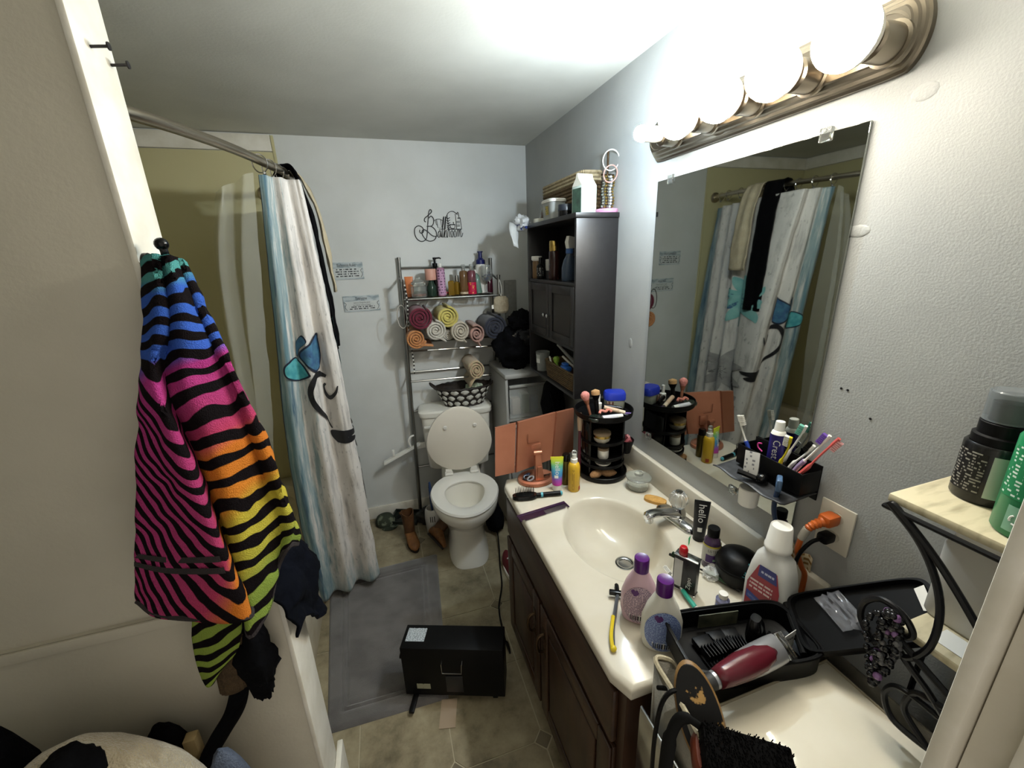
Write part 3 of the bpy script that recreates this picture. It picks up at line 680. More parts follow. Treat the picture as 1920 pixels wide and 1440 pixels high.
# ---- upper compartment
ZC = 1.5305
t = pbottle('pill_bottle', 'translucent amber pill bottle with a ribbed white cap', 'bottle', (-.148, -.545, ZC), [('body', [(0, 0), (.021, 0), (.022, .003), (.022, .078), (.018, .084)], mat('amber_plastic', '#8a6a44', .3, trans=.4)), ('cap', [(.0235, .0845), (.0235, .088), (.0265, .09), (.0265, .104), (.024, .107), (0, .107)], m_wht)])
t = pbottle('dropper_bottle', 'small matte black bottle with white print in the cabinet', 'bottle', (-.152, -.605, ZC), [('body', [(0, 0), (.0175, 0), (.0185, .003), (.0185, .06), (.008, .072)], m_black), ('cap', [(.0085, .0725), (.0085, .1), (0, .101)], m_blackg)])
band(t, 'print', .0186, .012, .052, printm('black_white_print', '#101010', '#a5a5a2', 5, .46, 5), -120, 120)
pbottle('cosmetic_tube', 'short grey and white tube behind the black bottle', 'tube', (-.105, -.60, ZC), [('cap', [(0, 0), (.016, 0), (.016, .035), (.015, .037)], mat('dark_grey_plastic', '#3a3a3b', .4)), ('body', [(.0155, .0375), (.017, .05), (.017, .09), (0, .091)], m_wht)])
pbottle('hairspray_bottle', 'tall dark brown bottle with a gold cap in the cabinet', 'bottle', (-.135, -.735, ZC), [('body', [(0, 0), (.024, 0), (.025, .003), (.025, .122), (.022, .126)], mat('brown_gloss', '#2d1512', .2)), ('cap', [(.0225, .1265), (.0225, .168), (.021, .17), (0, .17)], m_gold)])
pbottle('perfume_bottle', 'little gold topped bottle half hidden behind the spray bottle', 'bottle', (-.07, -.79, ZC), [('body', [(0, 0), (.018, 0), (.018, .06), (.009, .068)], m_blackg), ('cap', [(.009, .0685), (.009, .1), (0, .101)], m_gold)])
sb = thing('spray_bottle', 'blue trigger spray bottle with a white nozzle in the cabinet', 'bottle', (-.125, -.875, ZC), -160)
bl = mat('clear_blue', '#64758c', .08, trans=.6, ior=1.33)
O('body', MB().loft([sell(0, 0, .032, .022, 0, e=3), sell(0, 0, .034, .024, .004, e=3), sell(0, 0, .034, .024, .055, e=3), sell(0, 0, .027, .02, .085, e=2.5), sell(0, 0, .014, .014, .105, e=2), sell(0, 0, .013, .013, .112, e=2)]), bl, sb)
O('collar', MB().lathe([(.016, .1125), (.016, .13), (.012, .132)], 18), mat('mid_blue_plastic', '#3c5f96', .4), sb)
O('trigger_head', MB().loft([[(x, y, z) for x, y in ((-.022, -.009), (.012, -.009), (.012, .009), (-.022, .009))] for x_, z in ((0, .1325),)] + [[(-.030, -.010, .158), (.018, -.010, .158), (.018, .010, .158), (-.030, .010, .158)], [(-.042, -.008, .175), (.010, -.008, .182), (.010, .008, .182), (-.042, .008, .175)]]), m_wht, sb)
O('trigger', MB().tube(sm([(-.026, 0, .156), (-.034, 0, .145), (-.040, 0, .128)], 8), .004, 6), m_wht, sb)
# ---- lower compartment: basket and cup
m_wick = mat('seagrass', '#6b5537', .8, c2='#3d2f1d', ns=60, amt=.8, stretch=(1, 1, 3), bump=.5, bs=120)
def basket(name, lab, c, hx, hy, h, m, rows=10, flare=.9, pal=None):
    b = thing(name, lab, 'basket', c)
    def rg(f, k=1.): # rounded rectangle
        return sell(0, 0, hx*(flare+(1-flare)*f)*k, hy*(flare+(1-flare)*f)*k, h*f, 56, 9)
    O('wall', MB().loft([rg(0, .3), rg(0.0, .95), rg(.5, .95), rg(.98, .95), rg(.98, .90), rg(.06, .88), rg(.06, .3)]), m, b)
    for k in range(rows):
        f = (k+.5)/rows; pts = rg(f, .985)
        O('woven_strand', MB().tube([(x*(1+.012*(1 if (i+k) % 2 else -1)), y*(1+.008*(1 if (i+k) % 2 else -1)), z) for i, (x, y, z) in enumerate(pts)], h/rows*.52, 5, closed=True), m if not (pal and k >= rows-pal[1]) else pal[0], b)
    return b
basket('wicker_basket', 'long brown seagrass basket on the lower cabinet shelf', (-.108, -.855, 1.065), .062, .175, .085, m_wick, 9)
cupm = mat('clear_cup', '#cfd2d0', .15, trans=.75, ior=1.2)
t = pbottle('plastic_cup', 'clear plastic cup with a white label beside the seagrass basket', 'cup', (-.145, -.605, 1.065), [('body', [(0, 0), (.028, 0), (.030, .002), (.037, .10), (.0355, .10), (.0285, .004), (0, .003)], cupm)])
O('label', patch(lambda x, y: Vector((-.0345*math.cos(x), -.0345*math.sin(x), y)), -.1, .7, .045, .09, 6, 1), m_whink, t, uvs=puv(6, 1))
rnd = random.Random(8)
def stick(name, lab, cat, a, b, r, m, tip=None):
    s = thing(name, lab, cat, a); v = Vector(b)-Vector(a)
    O('shaft', MB().tube([(0, 0, 0), tuple(v*.5), tuple(v)], [r, r, r*.8], 8), m, s)
    if tip: O('head', MB().tube([tuple(v*.8), tuple(v*1.0), tuple(v*1.12)], [r*1.3, r*1.8, r*1.1], 8), tip, s)
    return s
m_gr = mat('lime_plastic', '#7fa33a', .4); m_blu = mat('bright_blue', '#2d63b5', .35)
stick('nail_file', 'pale nail file sticking out of the seagrass basket', 'file', (-.15, -.76, 1.075), (-.155, -.72, 1.165), .005, m_wht)
stick('marker', 'lime green tube poking out of the seagrass basket', 'tube', (-.145, -.80, 1.08), (-.15, -.79, 1.168), .009, m_gr, m_gr)
stick('toothbrush', 'grey handled brush lying in the seagrass basket', 'brush', (-.10, -.72, 1.08), (-.075, -.87, 1.185), .006, mat('grey_plastic', '#77787a', .4))
stick('hair_iron', 'long pale grey handle leaning up from the seagrass basket', 'hair tool', (-.05, -.98, 1.085), (-.12, -.74, 1.225), .009, mat('pale_grey', '#9c9c98', .4))
stick('flat_comb', 'white comb handle crossing the seagrass basket', 'comb', (-.06, -1.0, 1.08), (-.14, -.84, 1.19), .006, m_wht)
o = O('hair_clip', MB().rbox((-.165, -.925, 1.135), (-.13, -.865, 1.158), .008).rbox((-.16, -.90, 1.158), (-.135, -.87, 1.17), .004), m_blu); tag(o, 'bright blue hair clip on top of the seagrass basket', 'hair clip')
o = O('bottle_cap_tube', MB().lathe([(.013, 0), (.013, .05), (.009, .055), (.009, .07), (0, .071)], 14, T(-.15, -.965, 1.12) @ RX(60)), mat('mint_plastic', '#8fb79a', .4)); tag(o, 'mint green tube at the near end of the seagrass basket', 'tube')
for k, (a, c_) in enumerate((('#2b3038', 0), ('#4c2a22', 1), ('#35422c', 2))):
    o = O('pouch', lump((-.085, -.78-.075*k, 1.105), (.035, .04, .04), k+20, .3), mat('pouch_%s' % ('slate', 'rust', 'olive')[k], a, .8)); tag(o, ('slate grey', 'rust brown', 'olive green')[k]+' cloth pouch stuffed inside the seagrass basket', 'pouch')

# ---- things on top of the cabinet
ZT = 1.7865
basket('wicker_basket', 'long brown wicker basket with a pale rim on top of the cabinet', (-.052, -.715, ZT), .046, .215, .168, m_wick, 12, .96, (mat('pale_seagrass', '#a8987a', .85, c2='#7d6c4e', ns=70, amt=.7), 3))
pbottle('jar_lid', 'round white screw lid lying on the cabinet top', 'lid', (-.148, -.615, ZT), [('rim', [(0, 0), (.036, 0), (.037, .002), (.037, .014), (.035, .017), (0, .017)], mat('offwhite_plastic', '#c3c0b2', .45))])
pbottle('spice_jar', 'small clear glass jar with a flared neck on the cabinet top', 'jar', (-.122, -.595, ZT+.0172), [('body', [(0, 0), (.02, 0), (.022, .003), (.023, .03), (.017, .048), (.021, .058), (.02, .058), (.016, .048), (.021, .03), (.02, .004), (0, .003)], glass('jar_glass', '#e4e4e0')), ('jar_contents', [(0, .0035), (.0195, .0035), (.0205, .028), (0, .03)], mat('brown_grains', '#6e4b3c', .8))])
ct = thing('plastic_tub', 'white translucent food tub with a yellow sticker on the cabinet', 'tub', (-.137, -.735, ZT))
O('body', MB().loft([sell(0, 0, .034, .052, 0, e=5), sell(0, 0, .038, .058, .07, e=5)]), m_frost, ct); O('lid', MB().loft([sell(0, 0, .041, .062, .0705, e=5), sell(0, 0, .041, .062, .08, e=5), sell(0, 0, .036, .056, .084, e=5)]), m_wht, ct)
st = O('sticker', MB().add([(-.0378, .0, .02), (-.0378, -.032, .02), (-.0396, -.032, .056), (-.0396, .0, .056)], [(0, 1, 2, 3)]), printm('yellow_sticker', '#b5a02a', '#23231a', 4, .5, 4), ct, uvs=[(0, 0), (1, 0), (1, 1), (0, 1)])
pbottle('cream_jar', 'low black cosmetic jar at the cabinet edge', 'jar', (-.148, -.885, ZT), [('base', [(0, 0), (.030, 0), (.031, .002), (.031, .022)], m_blackg), ('lid', [(.0325, .0222), (.0325, .044), (.031, .046), (0, .046)], mat('smoke_plastic', '#20242b', .3))])
cn = thing('soap_carton', 'pale green and white soap carton on the cabinet top', 'carton', (-.115, -.982, ZT), 12)
O('box', MB().rbox((-.036, -.03, 0), (.036, .03, .098), .001), uvramp('carton_green', [(0, '#b9c6bd'), (1, '#7fa890')], .5), cn, uvs=None)
O('carton_top', MB().loft([[(-.036, -.03, .0982), (.036, -.03, .0982), (.036, .03, .0982), (-.036, .03, .0982)], [(-.036, -.008, .125), (.036, -.008, .125), (.036, .008, .125), (-.036, .008, .125)], [(-.036, -.003, .142), (.036, -.003, .142), (.036, .003, .142), (-.036, .003, .142)]]), m_white, cn)
for zz, h_, nm in ((.004, .022, '#8d938f'), (.03, .03, '#b5c4ba'), (.066, .022, '#8fb79c')):
    O('printed_panel', MB().box((-.030, -.0306, zz), (.030, -.0301, zz+h_)), mat('carton_'+nm[1:], nm, .5, c2='#c8d2c8', ns=160, amt=.6), cn)
O('side_print', MB().box((-.0366, -.026, .004), (-.0361, .026, .09)), mat('carton_side', '#3f5a4b', .5, c2='#232a26', ns=30, amt=.8), cn)
js = thing('jewelry_stand', 'jewellery stand with silver chains on a pink dish', 'jewelry stand', (-.034, -1.012, ZT))
O('dish', MB().lathe([(0, 0), (.042, 0), (.044, .004), (.044, .012), (.042, .014), (0, .013)], 28), mat('pink_dish', '#c98fb1', .4), js)
O('stem', MB().lathe([(.008, .0142), (.004, .02), (.004, .215), (0, .217)], 10), m_pull, js)
O('crossbar', MB().tube([(-.028, 0, .135), (.028, 0, .135)], .003, 8), m_pull, js)
for k in range(5):
    x = -.022+.011*k; b_ = MB()
    for q in range(11): b_.ball((x+.003*math.sin(q), -.007-.002*(q % 2), .128-.0105*q), .0048, n=6, m=4)
    O('necklace', b_, (m_silver, m_gold, m_silver, mat('crystal', '#c9cdd2', .1), m_gold)[k], js)
def hoop(lab, c, r, m, tilt): 
    o = O('bracelet', MB().tube([(c[0]+r*math.cos(a), c[1]-tilt*math.sin(a), c[2]+r*math.sin(a)) for a in [2*PI*k/32 for k in range(32)]], .0022, 6, closed=True), m); tag(o, lab, 'bracelet')
hoop('white hoop bracelet at the top of the jewellery stand', (-.03, -1.028, ZT+.182), .034, m_whink, .006)
hoop('pink hoop bracelet lower on the jewellery stand', (-.034, -1.034, ZT+.135), .028, mat('pink_pearl', '#cf9a8f', .3), .008)
# crumpled bag over the far corner
m_bag = mat('white_bag', '#c2c4c6', .35, c2='#2b3f8a', ns=26, amt=1., lo=.60, hi=.63)
bg = O('plastic_bag', lump((-.195, -.475, 1.795), (.036, .055, .036), 31, .45, 14), m_bag)
bgt = O('bag_tail', Surf and MB().grid([[Vector((-.225-.012*i+.006*math.sin(j*1.3+i), -.47-.01*j, 1.79-.028*j+.004*i)) for i in range(4)] for j in range(5)]), mat('bag_tail', '#bfc1c0', .4), bg, uvs=[(0, 0)]*20, thick=.002)
tag(bg, 'crumpled white plastic bag with blue print over the cabinet corner', 'bag')

# ================================================================ plastic drawer tower and laundry on it
m_tower = mat('grey_tower', '#9a9b98', .4)
tw = thing('drawer_tower', 'translucent plastic drawer tower behind the toilet', 'drawer tower', (-.175, -.265, 0))
for sx in (-1, 1):
    O('frame_side', MB().rbox((sx*.125-.008, -.18, .01), (sx*.125+.008, .17, .985), .004), m_tower, tw)
O('top', MB().rbox((-.138, -.19, .986), (.138, .175, 1.018), .012), m_tower, tw)
m_drw = mat('clear_drawer', '#c4c8c6', .25, alpha=.38)
for k in range(4):
    z = .03+.24*k
    O('frame_rail', MB().rbox((-.1165, -.175, z-.022), (.1165, .165, z-.004), .003), m_tower, tw)
    d = O('drawer', MB().rbox((-.112, -.182, z), (.112, -.174, z+.20), .003), m_drw, tw)
    O('drawer_lip', MB().rbox((-.112, -.195, z+.185), (.112, -.1825, z+.20), .004), m_tower, d)
for k, (x, z, c, nm) in enumerate(((-.06, .755, '#c9b6a0', 'beige'), (-.005, .755, '#4f7a5a', 'green'), (.05, .755, '#345a86', 'blue'), (-.04, .515, '#7a7a78', 'grey'), (.03, .515, '#8a5a50', 'brick red'))):
    o = O('box', MB().rbox((-.175+x-.025, -.41, z), (-.175+x+.025, -.36, z+.10+.02*(k % 2)), .004), mat('tower_box_'+nm.replace(' ', '_'), c, .5)); tag(o, nm+' packet inside the translucent drawer tower', 'packet')
def heap(name, lab, cat, c, r, m, seed, amp=.35, fs=11., flatten=None, n=34, mm=22):
    o = O(name, lump((0, 0, 0), r, seed, amp, fs, n, mm, flatten=flatten), m, smooth=70); o.location = c; return tag(o, lab, cat)
heap('folded_jeans', 'dark clothes heaped on the drawer tower', 'clothes', (-.20, -.30, 1.13), (.105, .12, .115), m_blackcloth, 3, .4, 14)
heap('black_sweater', 'black bundled sweater on top of the clothes heap', 'clothes', (-.155, -.30, 1.275), (.07, .09, .06), mat('black_knit', '#08080b', .95, c2='#101016', ns=40, amt=.8, bump=.5, bs=60, spec=.1), 5, .5, 14)
heap('patterned_scarf', 'dark patterned scarf trailing down the clothes heap', 'scarf', (-.16, -.385, 1.20), (.075, .03, .045), mat('camo_scarf', '#17181a', .9, c2='#6d675a', ns=34, amt=.9, lo=.58, hi=.64), 6, .5, 16)
# black bag hanging under the cabinet
bgp = thing('backpack', 'black bag hanging below the wall cabinet', 'bag', (-.085, -.60, .72))
O('body', lump((0, 0, .14), (.055, .10, .15), 12, .18, 6), m_blackcloth, bgp)
O('strap', MB().tube(sm([(-.03, -.03, .27), (-.02, -.05, .32), (-.01, -.01, .33), (-.03, .03, .28)], 14), .006, 6), m_blackcloth, bgp)
O('strap', MB().tube(sm([(-.045, -.06, .24), (-.05, -.12, .2), (-.045, -.125, .1), (-.04, -.07, .05)], 14), .007, 6), m_blackcloth, bgp)
# grey board and small outlet on the back wall
o = O('wall_panel', MB().rbox((-.165, -.012, 1.22), (-.085, -.001, 1.50), .003), mat('grey_board', '#8d8d88', .7, c2='#7a7a75', ns=60, amt=.5)); tag(o, 'narrow grey board fixed to the back wall by the corner', 'panel')
ow = thing('wall_outlet', 'small white outlet on the back wall behind the rack', 'outlet', (-.225, 0, 1.085))
O('cover_plate', MB().rbox((-.03, -.005, -.045), (.03, -.0005, .045), .002), m_wht, ow); O('plug', MB().rbox((-.014, -.03, -.035), (.014, -.0055, -.005), .004), m_black, ow)

# ================================================================ posters and sign
def poster(lab, x0, x1, z0, z1, title, lines):
    t = thing('wall_sign', lab, 'sign', ((x0+x1)/2, -.001, z0), group=None)
    hw, h = (x1-x0)/2, z1-z0
    bgm = mat('poster_ground', '#b9c1c3', .6, c2='#6d7f88', ns=18, amt=.7, stretch=(1, 1, 4), lo=.45, hi=.62)
    O('board', MB().box((-hw, -.004, 0), (hw, 0, h)), bgm, t)
    O('paper', MB().box((-hw+.006, -.0046, h*.08), (hw-.006, -.0041, h*.66)), mat('poster_paper', '#c2c6c4', .6), t)
    fm = lambda ox, oz: flat((ox, -.0052, oz), (1, 0, 0), (0, 0, 1))
    textm(title, h*.26, fm(0, h*.82), m_ink, 'title', t, sx=.62*hw/.085)
    for k, s_ in enumerate(lines): textm(s_, h*.125, fm(0, h*(.56-.145*k)), m_ink, 'text_line', t, sx=.72)
    if len(lines) < 4: O('small_print', patch(fm(0, 0), -hw*.7, hw*.7, h*.09, h*(.62-.145*len(lines)), 1, 1), printm('sign_small_print_%d' % len(lines), '#c2c6c4', '#2c2e33', 4-len(lines), .52, 11), t, uvs=puv(1, 1))
    for sx in (-1, 1):
        O('flourish', MB().tube(sm([(sx*(hw-.004), -.0052, h*.62), (sx*(hw-.014), -.0052, h*.5), (sx*(hw-.006), -.0052, h*.3), (sx*(hw-.016), -.0052, h*.1)], 12), .0012, 5), m_ink, t)
poster('upper small Bathroom Rules sign on the back wall', -1.159, -.987, 1.549, 1.641, 'Bathroom Rules', [])
poster('lower small lettered sign beside the rack on the back wall', -1.117, -.921, 1.368, 1.457, 'Everyone', ['wants to Change the world', 'but nobody wants to Change'])
sg = thing('metal_word_sign', 'black metal Bathroom script sign on the back wall', 'sign', (-.683, -.004, 1.745))
m_iron = mat('black_iron', '#1b1c20', .5)
SCL = .28/1270 # drawing units to metres
def sgp(x, y): return ((x-235)*SCL, 0, (985-y)*SCL)
def stroke(name, pts, r=.0028, n=None, smooth=True):
    r *= .72
    P = [sgp(*p) for p in pts]
    O(name, MB().tube(sm(P, n or len(P)*6) if smooth else P, r, 6), m_iron, sg)
stroke('letter', [(545, 530), (515, 500), (530, 440), (600, 385), (650, 345), (705, 300), (715, 255), (685, 232), (650, 280), (625, 400), (590, 600), (560, 800), (520, 940), (430, 1000), (340, 985), (265, 910), (235, 790), (255, 680), (340, 620), (430, 645), (470, 710), (460, 770), (410, 800), (370, 770), (375, 715)], .0034)
stroke('letter', [(630, 440), (690, 390), (745, 440), (745, 540), (690, 625), (560, 635), (680, 640), (770, 720), (800, 830), (740, 960), (620, 1000), (510, 960), (440, 860), (425, 790), (450, 725), (500, 715), (580, 770), (680, 860), (780, 890)], .0034)
stroke('letter', [(800, 880), (835, 860), (850, 780), (890, 745), (910, 760), (870, 760), (835, 840), (840, 905), (875, 890), (905, 770), (900, 880), (920, 905)], .0026)
for x in (0, 55): stroke('letter', [(920+x, 905), (960+x, 720), (1000+x, 560), (1025+x*.9, 410), (1000+x, 460), (960+x, 700), (945+x, 890), (975+x, 905)], .0026)
stroke('letter', [(870, 708), (1060, 706)], .0022, smooth=False)
stroke('letter', [(1000, 905), (1030, 770), (1060, 745), (1055, 890), (1085, 900), (1110, 745), (1150, 750), (1135, 880), (1155, 905)], .0026)
for x in (1185, 1265): stroke('letter', [(x, 900), (x-5, 800), (x+25, 745), (x+50, 790), (x+40, 890), (x+5, 905), (x-2, 840)], .0026)
stroke('letter', [(1335, 905), (1360, 745), (1395, 745), (1385, 905), (1415, 750), (1445, 745), (1440, 890), (1470, 895), (1500, 810)], .0026)
stroke('sign_bar', [(1090, 712), (1470, 716)], .0030, smooth=False)
stroke('sign_arch', [(1040, 690), (1060, 500), (1110, 360), (1180, 290), (1270, 275), (1350, 320), (1390, 350)], .0024)
stroke('shower', [(1390, 345), (1330, 345), (1340, 700)], .0022, smooth=False); stroke('shower', [(1370, 330), (1395, 295), (1415, 330), (1420, 420)], .0022)
stroke('shower', [(1385, 440), (1460, 440)], .0036, smooth=False); stroke('shower', [(1455, 440), (1475, 720)], .002, smooth=False)
for y in (520, 610): stroke('shower', [(1350, y), (1430, y), (1430, y+30), (1350, y+30)], .0018, smooth=False)
stroke('tub', [(1150, 600), (1310, 600)], .0032, smooth=False); stroke('tub', [(1165, 610), (1190, 680), (1240, 695), (1290, 680), (1305, 610)], .0022)
stroke('tap', [(1270, 595), (1270, 545), (1250, 550)], .0022)
stroke('plant', [(1120, 710), (1125, 560), (1115, 370)], .002)
for y in (440, 500, 560, 620, 670):
    stroke('leaf', [(1122, y+25), (1150, y), (1180, y-10)], .0026); stroke('leaf', [(1122, y+25), (1100, y), (1085, y-15)], .0026)
stroke('towel', [(770, 495), (830, 465), (920, 465), (980, 500)], .002); stroke('towel', [(830, 470), (845, 670), (950, 660), (935, 470)], .0018, smooth=False); stroke('towel', [(800, 480), (815, 600), (840, 600)], .0018, smooth=False)

# ================================================================ shower rod, curtain, liner and hung clothes
m_rod = mat('rod_nickel', '#b5aa97', .28, 1.)
ROD = [(-1.39, -1.607, 1.905), (-1.317, -1.49, 1.915), (-1.262, -1.19, 1.94), (-1.215, -.97, 1.945), (-1.183, -.64, 1.955), (-1.27, -.25, 1.972), (-1.40, -.016, 1.985)]
rd = thing('shower_rod', 'curved brushed metal shower curtain rod', 'curtain rod', (0, 0, 0))
O('tube', MB().tube(sm(ROD, 48), .0125, 12), m_rod, rd)
O('flange', MB().lathe([(.034, 0), (.034, .008), (.02, .014), (.016, .03)], 20, T(-1.402, -.009, 1.985) @ RX(90)), m_rod, rd)
O('flange', MB().lathe([(.034, 0), (.034, .008), (.02, .014), (.016, .02)], 20, T(-1.395, -1.613, 1.904) @ RX(-90)), m_rod, rd)
ZR = [1.905, 1.5, .95, .45, .06]
LP_ = [(-1.223, -.97), (-1.275, -.90), (-1.345, -.81), (-1.375, -.75), (-1.391, -.70)]
RP_ = [(-1.121, -.87), (-1.108, -.80), (-1.098, -.73), (-1.094, -.67), (-1.092, -.62)]
BK = [(-1.14, -.60), (-1.21, -.55), (-1.14, -.48), (-1.22, -.42), (-1.15, -.36), (-1.23, -.30), (-1.17, -.24), (-1.25, -.18), (-1.19, -.12), (-1.27, -.05)]
def rodx(y):
    for a, b in zip(ROD, ROD[1:]):
        if a[1] <= y <= b[1]: return a[0]+(b[0]-a[0])*(y-a[1])/(b[1]-a[1])
    return ROD[-1][0]
crow = []
for k, z in enumerate(ZR):
    a = [.45, .8, 1, 1.1, 1.15][k]; r = []
    for f, d in zip((0, .15, .3, .5, .65, .85, 1), (0, .030, -.012, .034, -.018, .028, 0)):
        r.append((LP_[k][0]+(RP_[k][0]-LP_[k][0])*f+.2*d*a, LP_[k][1]+(RP_[k][1]-LP_[k][1])*f-d*a, z))
    for x, y in BK: r.append((-1.19+(x+1.19)*[.5, .8, 1, 1.1, 1.2][k]+(rodx(y)+1.19)*[1, .7, .4, .2, .1][k], y, z))
    crow.append(r)
SCU = Surf(crow)
def curtain_mat():
    m = mat('curtain_print', '#c9c5bf', .8); N, L, B = nodes(m)
    uv = N.new('ShaderNodeUVMap'); sep = N.new('ShaderNodeSeparateXYZ'); L.new(uv.outputs[0], sep.inputs[0])
    def nz(sx, sy, sc_, det=5):
        mp = N.new('ShaderNodeMapping'); mp.inputs['Scale'].default_value = (sx, sy, 1); L.new(uv.outputs[0], mp.inputs[0])
        n = N.new('ShaderNodeTexNoise'); n.inputs['Scale'].default_value = sc_; n.inputs['Detail'].default_value = det; n.inputs['Roughness'].default_value = .65; L.new(mp.outputs[0], n.inputs['Vector']); return n.outputs['Fac']
    def mth(op, a, b):
        q = N.new('ShaderNodeMath'); q.operation = op
        for i, s in enumerate((a, b)):
            if isinstance(s, (int, float)): q.inputs[i].default_value = s
            else: L.new(s, q.inputs[i])
        return q.outputs[0]
    def mixc(f, a, b):
        q = N.new('ShaderNodeMix'); q.data_type = 'RGBA'; L.new(f, q.inputs[0])
        for i, s in ((6, a), (7, b)):
            if isinstance(s, str): q.inputs[i].default_value = lin(s)
            else: L.new(s, q.inputs[i])
        return q.outputs[2]
    def step(x, lo, hi):
        r = ramp(N, [(lo, (0, 0, 0, 1)), (hi, (1, 1, 1, 1))]); L.new(x, r.inputs[0]); return r.outputs[0]
    U_, V_ = sep.outputs['X'], sep.outputs['Y']
    # grey distressed streaks on off white
    base = mixc(step(nz(34, 7, 1.3), .50, .70), '#cdc9c4', '#9a9793')
    base = mixc(step(nz(70, 46, 1.0, 4), .60, .66), base, '#9f9c98')
    # teal wash at the leading hem, along the far edge and low down
    edge = mth('ADD', mth('SUBTRACT', .20, mth('MULTIPLY', U_, 1.9)), mth('MULTIPLY', nz(26, 4, 1.2), 1.0))
    far = mth('ADD', mth('SUBTRACT', mth('MULTIPLY', U_, 2.4), 2.0), mth('MULTIPLY', nz(22, 4, 1.1), .7))
    low = mth('ADD', mth('SUBTRACT', mth('MULTIPLY', V_, .9), .62), mth('MULTIPLY', nz(30, 5, 1.0), .45))
    wsh = mth('MAXIMUM', mth('MAXIMUM', edge, far), low)
    col = mixc(step(wsh, .40, .52), base, '#88999b')
    col = mixc(step(wsh, .55, .66), col, '#5c7b84')
    deep = mth('MULTIPLY', step(nz(30, 4, .9), .50, .62), step(wsh, .50, .60))
    col = mixc(deep, col, '#35546a')
    # dark piped leading edge
    col = mixc(mth('LESS_THAN', U_, .006), col, '#22303a')
    L.new(col, B.inputs['Base Color']); B.inputs['Sheen Weight'].default_value = .15
    return m
ctn = thing('shower_curtain', 'white shower curtain painted with teal washes and a butterfly', 'shower curtain', (-1.19, -.6, 0))
cu = cloth('fabric', SCU, 150, 90, curtain_mat(), None, .0022, .004, 9); cu.parent = ctn; cu.matrix_parent_inverse = Matrix.Translation((1.19, .6, 0))
def ctpart(name, mb, m):
    o = O(name, mb, m, ctn, uvs=[(0, 0)]*len(mb.v), smooth=80); o.matrix_parent_inverse = Matrix.Translation((1.19, .6, 0)); return o
NS = None
def fan(pts, n=18, k=7, eps=.0055):
    """print patch filling a closed uv outline"""
    P = [Vector((*p, 0)) for p in pts]; m_ = len(P); c = sum(P, Vector((0, 0, 0)))/m_; rows = []
    out = []
    for i in range(n*m_//2):
        t = i/(n*m_//2)*m_; j = int(t); f = t-j
        a, b, d, e = P[j-1], P[j % m_], P[(j+1) % m_], P[(j+2) % m_]
        out.append((b*2+(d-a)*f+(a*2-b*5+d*4-e)*f*f+(b*3-a-d*3+e)*f*f*f)*.5)
    out.append(out[0]); mb = MB()
    for q in range(k+1):
        f = .02+.98*q/k
        rows.append([SCU(max(0, c.x+(p.x-c.x)*f), c.y+(p.y-c.y)*f) + SCU.nrm(max(.001, c.x+(p.x-c.x)*f), c.y+(p.y-c.y)*f)*eps*PS for p in out])
    return mb.grid(rows)
PS = 1 if SCU.nrm(.2, .4).y < 0 else -1
UR = [(0.1472, 0.3361), (0.2621, 0.3075), (0.2721, 0.3188), (0.2716, 0.35), (0.2518, 0.3688), (0.2059, 0.375), (0.163, 0.3562)]
UL = [(0.1207, 0.3375), (0.1363, 0.3188), (0.1682, 0.3062), (0.1832, 0.3187), (0.1493, 0.3312), (0.1342, 0.3437)]
LL = [(0.0375, 0.3596), (0.0611, 0.3486), (0.1104, 0.3438), (0.1513, 0.3552), (0.1788, 0.3739), (0.1762, 0.3812), (0.1193, 0.3875), (0.0493, 0.375)]
def shrink(P, f): 
    cx, cy = sum(p[0] for p in P)/len(P), sum(p[1] for p in P)/len(P); return [(cx+(x-cx)*f, cy+(y-cy)*f) for x, y in P]
m_wd = mat('print_dark_wing', '#1c2436', .8); m_wt = mat('print_teal_wing', '#3f8f98', .8, c2='#62b0b4', ns=40, amt=.8); m_wb = mat('print_blue_wing', '#44748c', .8, c2='#2f4f78', ns=30, amt=.9)
for P, m in ((UL, m_wb), (LL, m_wt), (UR, m_wb)):
    ctpart('butterfly_print', fan(P, eps=.0055), m_wd); ctpart('butterfly_print', fan(shrink(P, .88), eps=.0065), m)
def line_print(name, pts, wd, m, eps=.006, nt=30):
    P = [Vector((*p, 0)) for p in pts]; A, B_ = [], []
    for i in range(nt+1):
        p = cr(P, i/nt); q = cr(P, min(1, i/nt+.02))-cr(P, max(0, i/nt-.02)); n_ = Vector((-q.y*2.2, q.x/2.2, 0)); n_ = n_.normalized() if n_.length else n_
        w_ = wd*(.35+.65*math.sin(PI*min(1, max(0, (i/nt)*.9+.1))))
        A.append((p.x+n_.x*w_, p.y+n_.y*w_*.6)); B_.append((p.x-n_.x*w_, p.y-n_.y*w_*.6))
    return ctpart(name, ribbon(SCU, A, B_, nt, 2, eps, PS), m)
line_print('stem_print', [(0.28, 0.3875), (0.2564, 0.3839), (0.2089, 0.3812), (0.1811, 0.3964), (0.172, 0.4125), (0.1802, 0.4312), (0.2047, 0.45), (0.2400, 0.470), (0.2685, 0.4935)], .011, m_ink)
line_print('hook_print', [(0.2721, 0.401), (0.259, 0.4073), (0.264, 0.4199), (0.2823, 0.4283), (0.3082, 0.4188), (0.3225, 0.4062)], .008, m_ink)
ctpart('bud_print', fan([(0.2581, 0.499), (0.3898, 0.5043), (0.3782, 0.5131), (0.3056, 0.5092), (0.3727, 0.5202), (0.3494, 0.528), (0.3054, 0.5286), (0.2744, 0.5237)]), m_ink)
